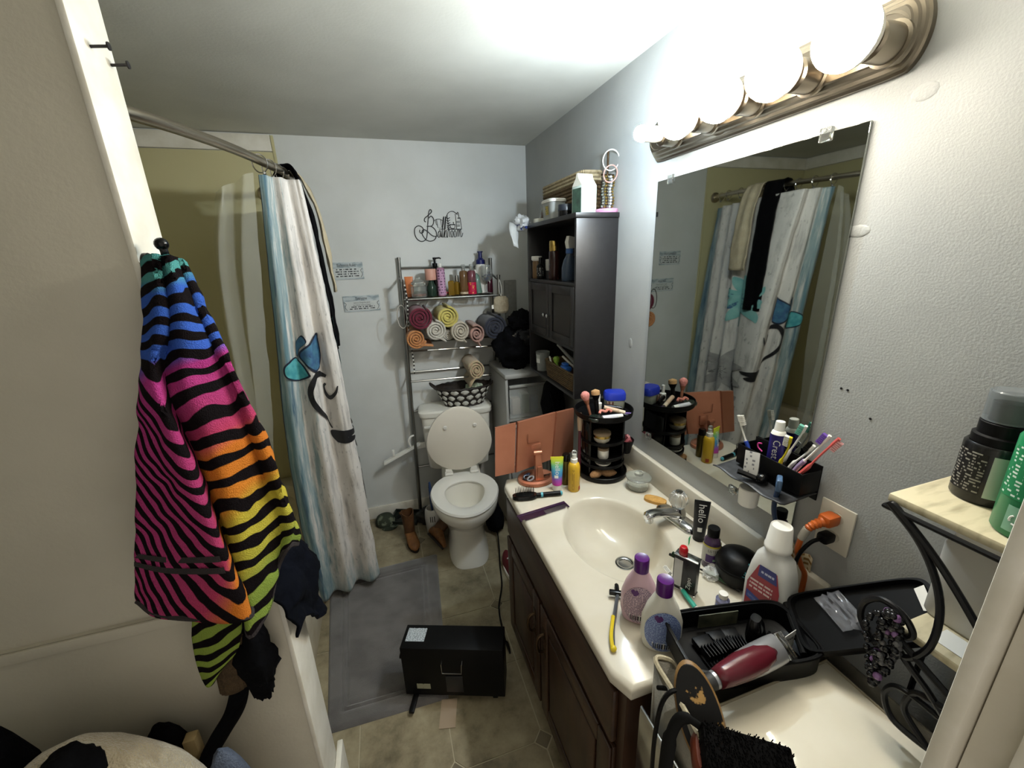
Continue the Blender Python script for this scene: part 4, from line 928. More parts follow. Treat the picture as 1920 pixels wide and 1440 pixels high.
# large flowers on the room side of the curtain
m_pt = mat('print_teal_petal', '#6ea9a6', .8, c2='#8fc0ba', ns=22, amt=.8); m_pd = mat('print_dark_petal', '#6c6b6b', .8); m_pg = mat('print_grey_petal', '#8d8b8a', .8, c2='#a9a7a4', ns=22, amt=.8)
def flower(cu_, cv, L_, wd, n, a0, m, spanv=.30):
    for k in range(n):
        a = a0+2*PI*k/n; P = []
        for s_ in ((0, 0), (.35, wd), (.75, wd*.9), (1, 0), (.75, -wd*.9), (.35, -wd)):
            x, y = s_[0]*math.cos(a)-s_[1]*math.sin(a), s_[0]*math.sin(a)+s_[1]*math.cos(a)
            P.append((min(max(cu_+x*L_, 0.38), .99), min(max(cv+y*L_*.42, .02), .98)))
        ctpart('petal_print', fan(P, 8, 5, .0045+.0004*k), m)
flower(.475, .325, .17, .15, 9, .3, m_pt); flower(.475, .325, .11, .14, 7, .6, m_wb); flower(.57, .53, .20, .15, 9, .1, m_pg); flower(.57, .53, .12, .14, 7, .4, m_pd); flower(.45, .62, .11, .16, 7, .5, m_pg)
line_print('stem_print', [(.47, .46), (.43, .54), (.40, .60), (.39, .70)], .007, m_ink)
# rings
for k, y in enumerate((-.965, -.88, -.80, -.74, -.66, -.52, -.40, -.28, -.16)):
    x = rodx(y); z = 1.945+(y+.97)*.04
    o = O('curtain_ring', MB().tube([(x+.021*math.cos(a), y+.006*math.sin(2*a)*.3, z-.008+.026*math.sin(a)) for a in [2*PI*q/20 for q in range(20)]], .0018, 6, closed=True).ball((x+.008, y-.004, z-.036), .006, n=8, m=6), m_chrome, ctn)
    o.matrix_parent_inverse = Matrix.Translation((1.19, .6, 0))
# clear liner hanging into the tub
m_lin = mat('clear_liner', '#d9dbd2', .12, alpha=.20, spec=.6)
SL = Surf([[(-1.36, -.93, 1.86), (-1.33, -.97, 1.87), (-1.30, -.95, 1.885), (-1.265, -.985, 1.90), (-1.235, -.975, 1.91)],
           [(-1.41, -.93, 1.62), (-1.385, -.98, 1.62), (-1.35, -.94, 1.62), (-1.32, -.98, 1.62), (-1.28, -.93, 1.62)],
           [(-1.435, -.92, 1.2), (-1.415, -.96, 1.2), (-1.385, -.92, 1.2), (-1.37, -.96, 1.2), (-1.34, -.88, 1.2)],
           [(-1.45, -.90, .8), (-1.435, -.93, .8), (-1.42, -.89, .8), (-1.41, -.93, .8), (-1.40, -.86, .8)],
           [(-1.46, -.87, .45), (-1.45, -.90, .45), (-1.44, -.86, .45), (-1.435, -.89, .45), (-1.43, -.84, .45)]])
o = cloth('shower_liner', SL, 50, 50, m_lin, None, 0, .006, 8); tag(o, 'clear plastic shower liner hanging beside the curtain', 'shower liner')
# clothes over the rod
def overrod(name, lab, y, w_, m, zf, zb, xo=.018, seed=0, taper=0.):
    x = rodx(y); z = 1.945+(y+.97)*.045+.0
    rows = []
    prof = [(xo+.005, zf), (xo, (zf*2+z)/3), (xo*.75+.008, (zf+z*3)/4), (xo*.3+.012, z), (0, z+.0185), (-.022, z), (-.05, (zb+z*3)/4), (-.06, zb)]
    for dx, zz in prof:
        k = 1+taper*(z-zz)
        rows.append([(x+dx+.006*math.sin(s_*5+seed+zz*3), y+s_*w_*k/2, zz) for s_ in (-1, -.5, 0, .5, 1)])
    o = cloth(name, Surf(rows), 16, 60, m, None, .004, .006, 14); tag(o, lab, 'clothes'); return o
overrod('black_garment', 'black garment draped over the shower rod', -.70, .12, mat('black_jersey', '#060608', .95, bump=.2, bs=60, spec=.1), 1.30, 1.62, .078, 1)
overrod('cream_garment', 'cream garment draped over the shower rod beside the black one', -.575, .11, mat('cream_linen', '#b8ac92', .9, c2='#a89b80', ns=30, amt=.6, bump=.25, bs=80), 1.52, 1.68, .100, 2, .35)
# ================================================================ on the vanity top
ZV = .8005
m_copper = mat('rose_gold', '#b0745a', .32, .55, c2='#9c6148', ns=8, amt=.5)
cm = thing('trifold_mirror', 'rose gold folding makeup mirror seen from behind', 'makeup mirror', (-.415, -1.20, ZV), 0)
O('base', MB().loft([sell(0, 0, .072, .060, 0, 36, 2), sell(0, 0, .074, .062, .004, 36, 2), sell(0, 0, .072, .060, .013, 36, 2), sell(0, 0, .062, .050, .017, 36, 2), sell(0, 0, .058, .046, .014, 36, 2)]), m_copper, cm)
O('stand_arm', MB().loft([[(-.012, -.032, .0145), (.02, -.036, .0145), (.022, -.012, .0145), (-.010, -.008, .0145)], [(-.009, -.026, .06), (.017, -.03, .06), (.018, -.012, .06), (-.008, -.008, .06)], [(-.007, -.018, .115), (.013, -.022, .115), (.014, -.004, .115), (-.006, 0, .115)]]), m_copper, cm)
O('stand_arm', MB().loft([[(-.004, -.034, .0148), (.012, -.036, .0148), (.012, -.033, .0148), (-.004, -.031, .0148)], [(-.004, -.033, .07), (.012, -.035, .07), (.012, -.029, .07), (-.004, -.027, .07)]]), m_copper, cm)
O('hinge_barrel', MB().tube([(-.012, -.012, .121), (.019, -.016, .121)], .009, 12), m_copper, cm)
# panels: lower edge and upper edge corners of each leaf, leaning a little
def leaf(name, b0, b1, t0, t1, th=.010):
    b0, b1, t0, t1 = map(Vector, (b0, b1, t0, t1)); n = (b1-b0).cross(t0-b0).normalized()*th
    q = [b0, b1, t1, t0]; c = sum(q, Vector((0, 0, 0)))/4
    mb = MB().loft([[p+(c-p)*.03 for p in q], q, [p+n*.5 for p in q], [p+n+(c-p)*.02 for p in q]])
    return O(name, mb, m_copper, cm)
leaf('side_leaf', (-.160, .020, .036), (-.085, .008, .045), (-.145, .042, .228), (-.066, .030, .241))
pc = leaf('centre_leaf', (-.083, .008, .044), (.078, .040, .054), (-.062, .030, .242), (.106, .062, .246))
leaf('side_leaf', (.080, .040, .052), (.200, .100, .040), (.109, .062, .245), (.212, .122, .226))
O('mount_plate', MB().rbox((-.028, -.006, .095), (.032, .004, .14), .002, T(0, .012, 0) @ RX(-6)), m_copper, cm)
O('panel_joint', MB().box((-.025, .0155, .15), (.022, .0165, .152)).box((-.025, .0155, .152), (-.0235, .017, .19)), mat('copper_dark', '#7a4a36', .4, .6), pc)
# trinkets in the base
for k, (dx, dy, c, nm) in enumerate(((-.042, -.012, '#15171c', 'black'), (-.030, -.022, '#8f9296', 'silver'), (-.036, .006, '#2a3350', 'navy'), (.040, -.018, '#3a2a20', 'brown'))):
    o = O('ring', MB().tube([(dx+.012*math.cos(a), dy+.008*math.sin(a), .006+.005*math.sin(a+k)) for a in [2*PI*q/16 for q in range(16)]], .0035, 6, closed=True), mat('trinket_'+nm, c, .3, .3)); o.location = (-.415, -1.20, ZV+.016); tag(o, nm+' ring lying in the base of the makeup mirror', 'ring')
# hairbrush
hbm = T(-.470, -1.316, ZV) @ RZ(-12)
hb_ = thing('hairbrush', 'black paddle hairbrush with a turquoise ring on its handle', 'hairbrush', M=hbm)
O('paddle', MB().loft([[(x, y*k, z) for x, y, _ in sell(-.03, 0, .045, .021, 0, 28, 2.3)] for z, k in ((.001, .8), (.004, 1), (.012, 1), (.016, .85))]), m_blackg, hb_)
O('cushion', MB().ball((-.03, 0, .015), (.036, .016, .006)), m_rubber, hb_)
br_ = MB()
for i in range(12):
    for j in range(5):
        x, y = -.062+.0058*i, -.012+.006*j
        if ((x+.03)/.036)**2+(y/.015)**2 < 1: br_.tube([(x, y, .018), (x*1.02, y*1.3, .042)], .0009, 4)
O('bristles', br_, m_rubber, hb_, kind='stuff')
O('handle', MB().tube(sm([(.012, 0, .009), (.03, 0, .009), (.06, 0, .010), (.095, 0, .010), (.10, 0, .010)], 16), .0085, 12), m_black, hb_)
O('handle_ring', MB().tube([(.028, 0, .009), (.036, 0, .009)], .0094, 14), mat('turquoise_rubber', '#4f9fb0', .4), hb_); O('handle_tip', MB().ball((.103, 0, .010), (.006, .008, .008)), mat('turquoise_rubber', '#4f9fb0', .4), hb_)
# comb
cmb = thing('comb', 'dark purple plastic comb across the counter edge', 'comb', M=T(-.468, -1.412, ZV+.001) @ RZ(7))
m_pur = mat('purple_plastic', '#2f1733', .25)
O('spine', MB().rbox((-.093, .008, 0), (.093, .019, .0055), .0022), m_pur, cmb)
tt = MB()
for k in range(44):
    x = -.089+.0041*k; w_ = .0013 if k < 22 else .0008; ln = .026 if 2 < k < 41 else .02
    tt.box((x, .009-ln, .001), (x+w_*2, .009, .004))
O('teeth', tt, m_pur, cmb, kind='stuff')
for s_ in (-.093, .088): O('end_guard', MB().rbox((s_, -.018, .0005), (s_+.005, .009, .005), .0015), m_pur, cmb)
# rainbow toothpaste tube
rb = thing('toothpaste_tube', 'upright rainbow toothpaste tube lettered hello', 'toothpaste', (-.366, -1.293, ZV), -18)
O('cap', MB().lathe([(.0, 0), (.0175, 0), (.018, .002), (.0165, .022), (0, .022)], 20), m_wht, rb)
def tubemap(w, d, z0, h, n=28, m=10):
    """front half of an upright crimped tube as a map (x -1..1, f 0..1)"""
    return lambda x, f: Vector((w*(.78+.22*f)*math.sin(x*PI/2), -((d*(1-f)+.0014))*math.cos(x*PI/2), z0+h*f))
m_rain = uvramp('rainbow_tube', [(0, '#c23a96'), (.2, '#9a4fb2'), (.36, '#3f86c4'), (.55, '#4fa3c9'), (.72, '#6bbf9a'), (.86, '#a8cf4a'), (1, '#d8d836')], .3)
def tubeobj(t, w, d, z0, h, m):
    f = tubemap(w, d, z0, h); rows = []; uv = []
    for j in range(11):
        ring = [f(-1+2*i/16, j/10) for i in range(17)] + [Vector((p.x, -p.y, p.z)) for p in [f(1-2*i/16, j/10) for i in range(1, 16)]]
        rows.append(ring+[ring[0]]); uv += [(i/32, j/10) for i in range(33)]
    O('body', MB().grid(rows), m, t, uvs=uv, smooth=60)
    O('crimp', MB().box((-w, -.0012, z0+h), (w, .0012, z0+h+.006)), m, t, uvs=[(0, 1)]*8)
    return f
ft = tubeobj(rb, .0235, .0165, .0225, .105, m_rain)
def on(f, ox, oz, sc_, eps=.0011, w=.0235): return lambda x, y: f((ox+x)/(w*1.45), min(max((oz+y)/sc_, 0), 1)) + Vector((0, -eps, 0))
textm('hello', .026, on(ft, .001, .068, .105), m_whink, 'lettering', rb, rot=-90)
O('printed_drop', patch(on(ft, 0, 0, .105), -.012, .004, .030, .041, 4, 2), m_whink, rb, uvs=puv(4, 2))
# yellow spray and the olive can behind it
t = pbottle('spray_bottle', 'slim yellow hair mist bottle with a white pump', 'bottle', (-.309, -1.318, ZV), [('body', [(0, 0), (.0205, 0), (.022, .003), (.022, .098), (.018, .110), (.0125, .114)], mat('yellow_bottle', '#c7a02a', .3)), ('pump', [(.0125, .1145), (.0125, .128), (.009, .130), (.008, .145), (0, .146)], m_wht), ('cap', [(.0085, .1305), (.0085, .156), (.007, .159), (0, .159)], m_clear)])
O('side_print', patch(cyl(.0223, -125, 0), -.005, .005, .008, .092, 4, 2), printm('yellow_side_print', '#c7a02a', '#8a6a1c', 3, .56, 4), t, uvs=[(j/2, i/4) for j in range(3) for i in range(5)]); O('flower_print', patch(cyl(.0224, -50, 0), -.007, .007, .006, .022, 4, 2), mat('red_flower', '#9a3d22', .5), t, uvs=puv(4, 2))
t = pbottle('spray_can', 'olive gold can with a black cap behind the yellow bottle', 'can', (-.318, -1.268, ZV), [('body', [(0, 0), (.0165, 0), (.017, .002), (.017, .092), (.014, .098)], mat('olive_gold', '#5a4d22', .3, .7)), ('cap', [(.0145, .0985), (.0145, .122), (.012, .125), (0, .125)], m_blackg)])
# carousel
ca = thing('makeup_carousel', 'round black makeup carousel with shelves by the mirror', 'makeup organizer', (-.148, -1.238, ZV))
O('base', MB().lathe([(0, 0), (.094, 0), (.097, .004), (.097, .018), (.094, .020), (.092, .010), (0, .010)], 40), m_black, ca)
for z in (.052, .085, .148): O('shelf', MB().lathe([(0, z), (.083, z), (.085, z+.002), (.085, z+.012), (.083, z+.013), (.081, z+.004), (0, z+.004)], 36), m_black, ca)
O('tray', MB().lathe([(0, .248), (.10, .248), (.108, .254), (.110, .274), (.107, .274), (.102, .256), (0, .254)], 40), m_black, ca)
O('back_wall', MB().grid([[Vector((.080*math.cos(R(a)), .080*math.sin(R(a)), z)) for a in range(-52, 205, 8)] for z in (.0105, .13, .2475)]), m_blackg, ca, uvs=[(0, 0)]*(33*3), thick=.003)
O('divider', MB().box((-.0015, -.03, .0105), (.0015, .078, .2475), RZ(40)), m_blackg, ca)
for a in (206, 306): O('post', MB().tube([(.081*math.cos(R(a)), .081*math.sin(R(a)), .010), (.081*math.cos(R(a)), .081*math.sin(R(a)), .2475)], .003, 6), m_blackg, ca)
O('side_pocket', MB().loft([sell(.098, .0, .02, .03, .075, 24, 2.4), sell(.10, .0, .03, .042, .13, 24, 2.4), sell(.10, 0, .028, .040, .13, 24, 2.4), sell(.098, 0, .018, .028, .08, 24, 2.4)]), m_black, ca)
X0c, Y0c = -.148, -1.238
o = O('hair_scrunchie', MB().tube([(X0c+.10+.018*math.cos(a), Y0c-.004+.022*math.sin(a), ZV+.122+.012*math.sin(3*a)) for a in [2*PI*q/24 for q in range(24)]], .008, 6, closed=True), mat('pink_gloss', '#b3626c', .3)); tag(o, 'shiny pink scrunchie in the carousel side pocket', 'scrunchie')
pbottle('cream_jar', 'round marbled jar with a gold band on the carousel shelf', 'jar', (X0c-.028, Y0c-.042, ZV+.1525), [('base', [(0, 0), (.018, 0), (.03, .012), (.033, .026)], mat('marble_white', '#bdb8ab', .25, c2='#8b867c', ns=40, amt=.7)), ('gold_band', [(.0335, .0262), (.0335, .036)], m_gold), ('lid', [(.0335, .0362), (.033, .044), (.028, .048), (0, .049)], mat('taupe_lid', '#7e6d58', .3))])
pbottle('cream_jar', 'tall white jar with a brown lid on the middle shelf', 'jar', (X0c-.022, Y0c-.045, ZV+.0895), [('base', [(0, 0), (.019, 0), (.021, .003), (.021, .034)], m_wht), ('lid', [(.0215, .0345), (.0215, .044), (0, .045)], mat('taupe_lid', '#7e6d58', .3))])
pbottle('powder_dish', 'shallow white dish on the lower carousel shelf', 'dish', (X0c-.022, Y0c-.045, ZV+.0565), [('base', [(0, 0), (.018, 0), (.03, .012), (.031, .016), (.029, .016), (.017, .003), (0, .003)], m_wht)])
m_spg = mat('tan_sponge', '#9c7753', .9, c2='#86623f', ns=60, amt=.6, bump=.3, bs=200)
for k, (dx, dy, a, lab) in enumerate(((-.052, -.05, 10, 'oval tan makeup sponge at the left of the carousel base'), (-.005, -.058, -18, 'teardrop tan makeup sponge at the right of the carousel base'))):
    o = O('makeup_sponge', MB().lathe([(0, -.03), (.008, -.025), (.0155, -.01), (.016, .006), (.011, .022), (.004, .032), (0, .034)], 18, RZ(a) @ RY(90)), m_spg); o.location = (X0c+dx, Y0c+dy, ZV+.0265); tag(o, lab, 'sponge')
ZY = ZV+.2545
jr = thing('petroleum_jelly_jar', 'squat clear jar with a bright blue lid on the carousel', 'jar', (X0c+.062, Y0c+.028, ZY), -20)
O('body', MB().loft([sell(0, 0, .032, .024, 0, 32, 3), sell(0, 0, .038, .028, .006, 32, 3), sell(0, 0, .040, .030, .04, 32, 3)]), mat('jelly_clear', '#b9c2b4', .15, trans=.35, c2='#d3d6cd', ns=10, amt=.5), jr)
O('lid', MB().loft([sell(0, 0, .042, .032, .0405, 32, 3.4), sell(0, 0, .042, .032, .062, 32, 3.4), sell(0, 0, .038, .028, .070, 32, 3), sell(0, 0, .02, .015, .071, 32, 3)]), mat('royal_blue', '#1c2f9c', .3), jr)
O('label', MB().add([(-.034, -.0312, .008), (-.008, -.0312, .006), (-.008, -.0318, .036), (-.036, -.0312, .038)], [(0, 1, 2, 3)]), printm('jelly_label', '#5a3f34', '#cfc8bf', 5, .45, 4), jr, uvs=[(0, 0), (1, 0), (1, 1), (0, 1)])
def mbrush(lab, base, top, mh, mf, mt, r=.006, hl=.035, hr=.017):
    b = thing('makeup_brush', lab, 'makeup brush', base); v = Vector(top)-Vector(base); L_ = v.length; q = v.to_track_quat('Z', 'Y').to_matrix().to_4x4()
    O('handle', MB().lathe([(0, 0), (r*.8, .001), (r, L_*.4), (r*.9, L_-hl-.02)], 12, q), mh, b)
    O('ferrule', MB().lathe([(r*.92, L_-hl-.0198), (r*1.9, L_-hl)], 14, q), mf, b)
    O('bristle_head', MB().lathe([(r*1.8, L_-hl+.0002), (hr, L_-hl*.55), (hr*.95, L_-hl*.3), (hr*.5, L_-.003), (0, L_)], 16, q), mt, b)
mbrush('rose gold brush with a coral tip standing in the carousel tray', (X0c-.062, Y0c-.012, ZY), (X0c-.082, Y0c+.006, ZY+.095), m_copper, m_copper, mat('coral_bristle', '#c57f78', .9, bump=.4, bs=300))
mbrush('black brush with a tan flat tip standing in the carousel tray', (X0c-.030, Y0c-.005, ZY), (X0c-.032, Y0c+.012, ZY+.095), m_black, m_black, mat('tan_bristle', '#b08a5e', .9, bump=.4, bs=300), .009, .022, .017)
pbottle('nail_polish_bottle', 'white nail polish bottle behind the tan brush', 'bottle', (X0c-.006, Y0c+.03, ZY), [('body', [(0, 0), (.012, 0), (.013, .002), (.013, .03), (.006, .034)], m_wht), ('cap', [(.0065, .0345), (.0065, .065), (0, .066)], m_wht)])
def lying(name, lab, cat, a, b, r, m, capm=None, fl=1.):
    s = thing(name, lab, cat, a); v = Vector(b)-Vector(a)
    O('body', MB().tube([(0, 0, 0), tuple(v*.72)], [r, r], 12, flat=fl), m, s); O('cap', MB().tube([tuple(v*.725), tuple(v)], [r*.95, r*.9], 12, flat=fl), capm or m, s)
    return s
lying('lotion_tube', 'white lotion tube lying at the front of the carousel tray', 'tube', (X0c-.048, Y0c-.075, ZY+.011), (X0c+.030, Y0c-.082, ZY+.011), .010, mat('tube_white', '#c7c6cc', .35), m_wht)
lying('concealer_stick', 'beige concealer stick lying across the carousel tray', 'makeup stick', (X0c-.012, Y0c-.022, ZY+.030), (X0c+.055, Y0c-.06, ZY+.012), .0085, mat('beige_plastic', '#b99f86', .35), mat('cream_cap', '#c7b7a0', .35))
lying('eye_pencil', 'purple eye pencil at the right of the carousel tray', 'pencil', (X0c+.045, Y0c-.045, ZY+.006), (X0c+.080, Y0c-.062, ZY+.006), .0045, mat('violet', '#5b3f86', .4))
lying('eye_pencil', 'black eyeliner pencil at the right of the carousel tray', 'pencil', (X0c+.034, Y0c-.052, ZY+.0055), (X0c+.066, Y0c-.076, ZY+.0055), .005, m_blackg)
lying('mascara', 'long dark mascara along the back of the carousel tray', 'mascara', (X0c+.005, Y0c+.01, ZY+.022), (X0c+.06, Y0c-.03, ZY+.018), .008, m_blackg)
o = O('hair_claw', MB().tube(sm([(-.025, 0, 0), (-.015, .006, .008), (0, 0, .004), (.015, .006, .008), (.025, 0, 0)], 16), .005, 6), mat('coral_plastic', '#c4796a', .4)); o.location = (X0c-.028, Y0c-.062, ZY+.026); tag(o, 'coral hair claw lying among the brushes', 'hair clip')
o = O('compact', MB().lathe([(0, 0), (.024, 0), (.026, .003), (.026, .010), (.024, .012), (0, .012)], 24), mat('dark_green_gloss', '#1c241f', .2)); o.location = (X0c-.068, Y0c-.058, ZY+.002); tag(o, 'dark round compact at the left of the carousel tray', 'compact')
stick('cotton_swab', 'beige lipstick pencil leaning on the left of the carousel', 'pencil', (X0c-.10, Y0c+.0, ZV+.02), (X0c-.094, Y0c+.012, ZV+.235), .006, mat('maroon_pencil', '#5b2230', .4), mat('beige_plastic', '#b99f86', .35))
# clear bowl with white powder
m_clearb = mat('clear_bowl', '#e9ece8', .08, trans=.9, ior=1.25)
t = pbottle('glass_bowl', 'clear plastic bowl of white crystals by the faucet', 'bowl', (-.083, -1.392, ZV), [('body', [(0, 0), (.034, 0), (.037, .004), (.042, .040), (.045, .043), (.0435, .044), (.0405, .041), (.0355, .005), (0, .003)], m_clearb), ('bowl_contents', [(0, .0035), (.0345, .0055), (.037, .022), (.02, .026), (0, .023)], mat('white_crystals', '#d5d4cf', .8, bump=.8, bs=200)), ('lid', [(.046, .0445), (.046, .048), (.038, .053), (.016, .056), (.015, .064), (0, .065)], m_clearb)])
o = O('sponge', MB().loft([sell(0, 0, .038, .020, z, 24, 2.6) for z in (0, .004, .010)] + [sell(0, 0, .033, .016, .013, 24, 2.6)]), mat('orange_sponge', '#c79a55', .9, c2='#b0803c', ns=80, amt=.6, bump=.5, bs=200)); o.location = (-.078, -1.488, ZV); o.rotation_euler = (0, 0, R(-50)); tag(o, 'flat orange sponge behind the faucet knob', 'sponge')
# black toothpaste tube, mouthwash minis
bt = thing('toothpaste_tube', 'upright black toothpaste tube lettered hello by the backsplash', 'toothpaste', M=T(-.079, -1.70, ZV) @ RZ(-38))
m_char = mat('charcoal_tube', '#1c1d20', .35)
O('cap', MB().lathe([(.0, 0), (.0165, 0), (.0165, .014), (0, .014)], 20), m_blackg, bt); f2 = tubeobj(bt, .022, .0155, .0145, .112, m_char)
textm('hello', .030, on(f2, .001, .078, .112, .0012, .022), m_whink, 'lettering', bt, rot=-90); O('printed_drop', patch(on(f2, 0, 0, .112, .0006, .022), -.008, .006, .020, .033, 4, 2), m_whink, bt, uvs=puv(4, 2))
t = pbottle('mouthwash_bottle', 'small purple mouthwash bottle with a black cap', 'bottle', (-.126, -1.797, ZV), [('body', [(0, 0), (.020, 0), (.022, .003), (.022, .07), (.019, .085), (.0135, .092), (.0135, .095)], liquid('purple_fluid', '#54405e')), ('cap', [(.0155, .0955), (.0155, .118), (.014, .120), (0, .120)], m_black)])
band(t, 'label', .0222, .020, .068, mat('mw_label', '#b9b7ae', .4), -110, 220); band(t, 'label_stripe', .0222, .068, .073, mat('yellow_stripe', '#b9ab3a', .4), -110, 220, .0008); band(t, 'label_panel', .0222, .022, .046, mat('purple_panel', '#4a2a66', .4), -105, 130, .0009)
fm1 = cyl(.0233, -105, 0); textm('LISTERINE', .0115, lambda x, y: fm1(x, y+.058), m_ink, 'lettering', t, sx=.82, sub=1)
fm2 = cyl(.0233, -105, 0); textm('TOTAL CARE', .005, lambda x, y: fm2(x, y+.0495), m_ink, 'lettering', t, sub=1); O('label_dot', patch(cyl(.0235, -112, 0), -.004, .004, .027, .034, 3, 2), mat('green_dot', '#8fae8a', .5), t, uvs=puv(3, 2))
o = O('plastic_wrapper', lump((0, 0, .012), (.026, .022, .014), 44, .5, 18), mat('clear_wrap', '#e8e8e2', .08, alpha=.35, spec=1.)); o.location = (-.150, -1.835, ZV); tag(o, 'crumpled clear wrapper in front of the purple mouthwash', 'wrapper')
# solvent tin
tn = thing('solvent_tin', 'flat metal tin of solvent with a red cap', 'tin', M=T(-.252, -1.848, ZV) @ RZ(-62))
O('body', MB().rbox((-.029, -.011, 0), (.029, .011, .103), .0035), mat('tin_black', '#1b1c1e', .25, .6, c2='#4b4c4e', ns=14, amt=.8, stretch=(1, 1, .5)), tn)
for z in (.0005, .1015): O('rim', MB().rbox((-.0298, -.0118, z-.0005), (.0298, .0118, z+.003), .001), m_chrome, tn)
O('cap', MB().lathe([(.010, .1048), (.011, .107), (.011, .118), (.008, .125), (0, .127)], 16, T(-.012, 0, 0)), mat('red_gloss', '#a3151b', .2), tn)
O('front_stripe', MB().box((-.027, -.0117, .012), (-.006, -.0112, .092)), mat('tin_silver', '#9a9b9c', .25, .9), tn)
O('side_panel_print', MB().box((-.0297, -.009, .006), (-.0292, .009, .098)), m_ink, tn)
textm('Zippo', .014, flat((-.0299, 0, .028), (0, -1, 0), (0, 0, 1)), m_whink, 'lettering', tn, rot=90)
textm('Zippo', .015, flat((.012, -.0119, .034), (1, 0, 0), (0, 0, 1)), m_whink, 'lettering', tn, rot=90)
# round zip case
uf = thing('round_case', 'round black zip case lettered Ufree', 'case', (-.103, -1.866, ZV))
O('lower_shell', MB().lathe([(0, 0), (.03, 0), (.046, .008), (.052, .03), (.053, .046)], 36), m_black, uf)
O('zip_band', MB().lathe([(.0545, .0462), (.0555, .048), (.0555, .051), (.0545, .053)], 36), m_rubber, uf)
O('upper_shell', MB().lathe([(.053, .0532), (.052, .062), (.044, .078), (.028, .087), (0, .090)], 36), m_black, uf)
O('zip_pull', MB().tube(sm([(.005, .054, .05), (.0, .068, .054), (-.004, .082, .05)], 8), .005, 6), m_rubber, uf)
def dome(x, y):
    a = R(-112)+x/.045; zz = .0575+y*.85; Q_ = [(.05, .0545), (.0532, .0535), (.062, .0525), (.078, .0446), (.087, .0285), (.09, .005)]
    rr_ = next((p[1]+(q[1]-p[1])*(zz-p[0])/(q[0]-p[0]) for p, q in zip(Q_, Q_[1:]) if p[0] <= zz <= q[0]), .02)+.0008; return Vector((rr_*math.cos(a), rr_*math.sin(a), zz+.0006))
textm('Ufree', .017, lambda x, y: dome(x, y+.012), mat('teal_print', '#3b8f96', .5), 'lettering', uf, rot=68, sub=1)
# large mouthwash bottle
mw = thing('mouthwash_bottle', 'large white rinse bottle with a red and blue label', 'bottle', (-.125, -1.975, ZV), -78)
m_mw = mat('milky_plastic', '#cfcfcb', .3)
O('body', MB().loft([sell(0, 0, .046, .030, 0, 40, 4), sell(0, 0, .049, .033, .005, 40, 4), sell(0, 0, .049, .033, .09, 40, 4.5), sell(0, 0, .043, .030, .135, 40, 4), sell(0, 0, .036, .027, .165, 40, 3.5), sell(0, 0, .022, .021, .182, 40, 2.4), sell(0, 0, .020, .020, .188, 40, 2)]), m_mw, mw)
O('cap', MB().lathe([(.026, .1882), (.0275, .190), (.0275, .197), (.0262, .199), (.0215, .247), (.020, .249), (.018, .247), (0, .247)], 32), m_wht, mw)
def mwf(x, y):
    w_ = .049 if y < .09 else .049-(y-.09)*.14; d_ = .0335 if y < .09 else .0335-(y-.09)*.07
    return Vector((x, -d_-.0004, y))
def poly_patch(f, P, n=1):
    c = (sum(p[0] for p in P)/len(P), sum(p[1] for p in P)/len(P)); mb = MB(); pts = [f(*c)]+[f(*p) for p in P]
    return mb.add(pts, [(0, 1+i, 1+(i+1) % len(P)) for i in range(len(P))])
O('label', poly_patch(mwf, [(-.036, .012), (.030, .012), (.034, .06), (.034, .10), (.022, .145), (-.018, .145), (-.036, .09)]), mat('mw_red', '#9c3540', .35), mw, uvs=[(0, 0)]*8)
mwf2 = lambda x, y: mwf(x, y)+Vector((0, -.0004, 0)); mwf3 = lambda x, y: mwf(x, y)+Vector((0, -.0008, 0))
O('label_top', poly_patch(mwf2, [(-.016, .118), (.026, .118), (.020, .147), (-.016, .147)]), mat('mw_navy', '#3a3f7a', .35), mw, uvs=[(0, 0)]*5)
O('label_band', poly_patch(mwf2, [(-.034, .048), (.030, .030), (.031, .050), (-.034, .068)]), mat('mw_blue', '#3c4f9c', .35), mw, uvs=[(0, 0)]*5)
O('badge_print', patch(mwf3, -.010, .018, .124, .139, 1, 1), printm('badge_print', '#3a3f7a', '#b9bcd0', 1.4, .58, 7), mw, uvs=puv(1, 1))
O('label_print', patch(mwf3, -.030, .020, .074, .104, 1, 1), printm('red_label_print', '#9c3540', '#d9c3c0', 3, .56, 9), mw, uvs=puv(1, 1))
O('band_print', poly_patch(mwf3, [(-.030, .053), (.004, .0435), (.004, .050), (-.030, .060)]), mat('band_print', '#6f7fbb', .4, c2='#3c4f9c', ns=260, amt=.9), mw, uvs=[(0, 0)]*5)
# small blue vial
t = pbottle('small_bottle', 'tiny lavender bottle with a white cap behind the clipper case', 'bottle', (-.212, -1.930, ZV), [('body', [(0, 0), (.0145, 0), (.0155, .002), (.0155, .032), (.009, .038)], liquid('lavender_fluid', '#8d8fb0')), ('cap', [(.010, .0385), (.010, .050), (0, .051)], m_wht)])
band(t, 'label', .0156, .004, .024, mat('periwinkle_label', '#5a67a8', .4), -90, 220)
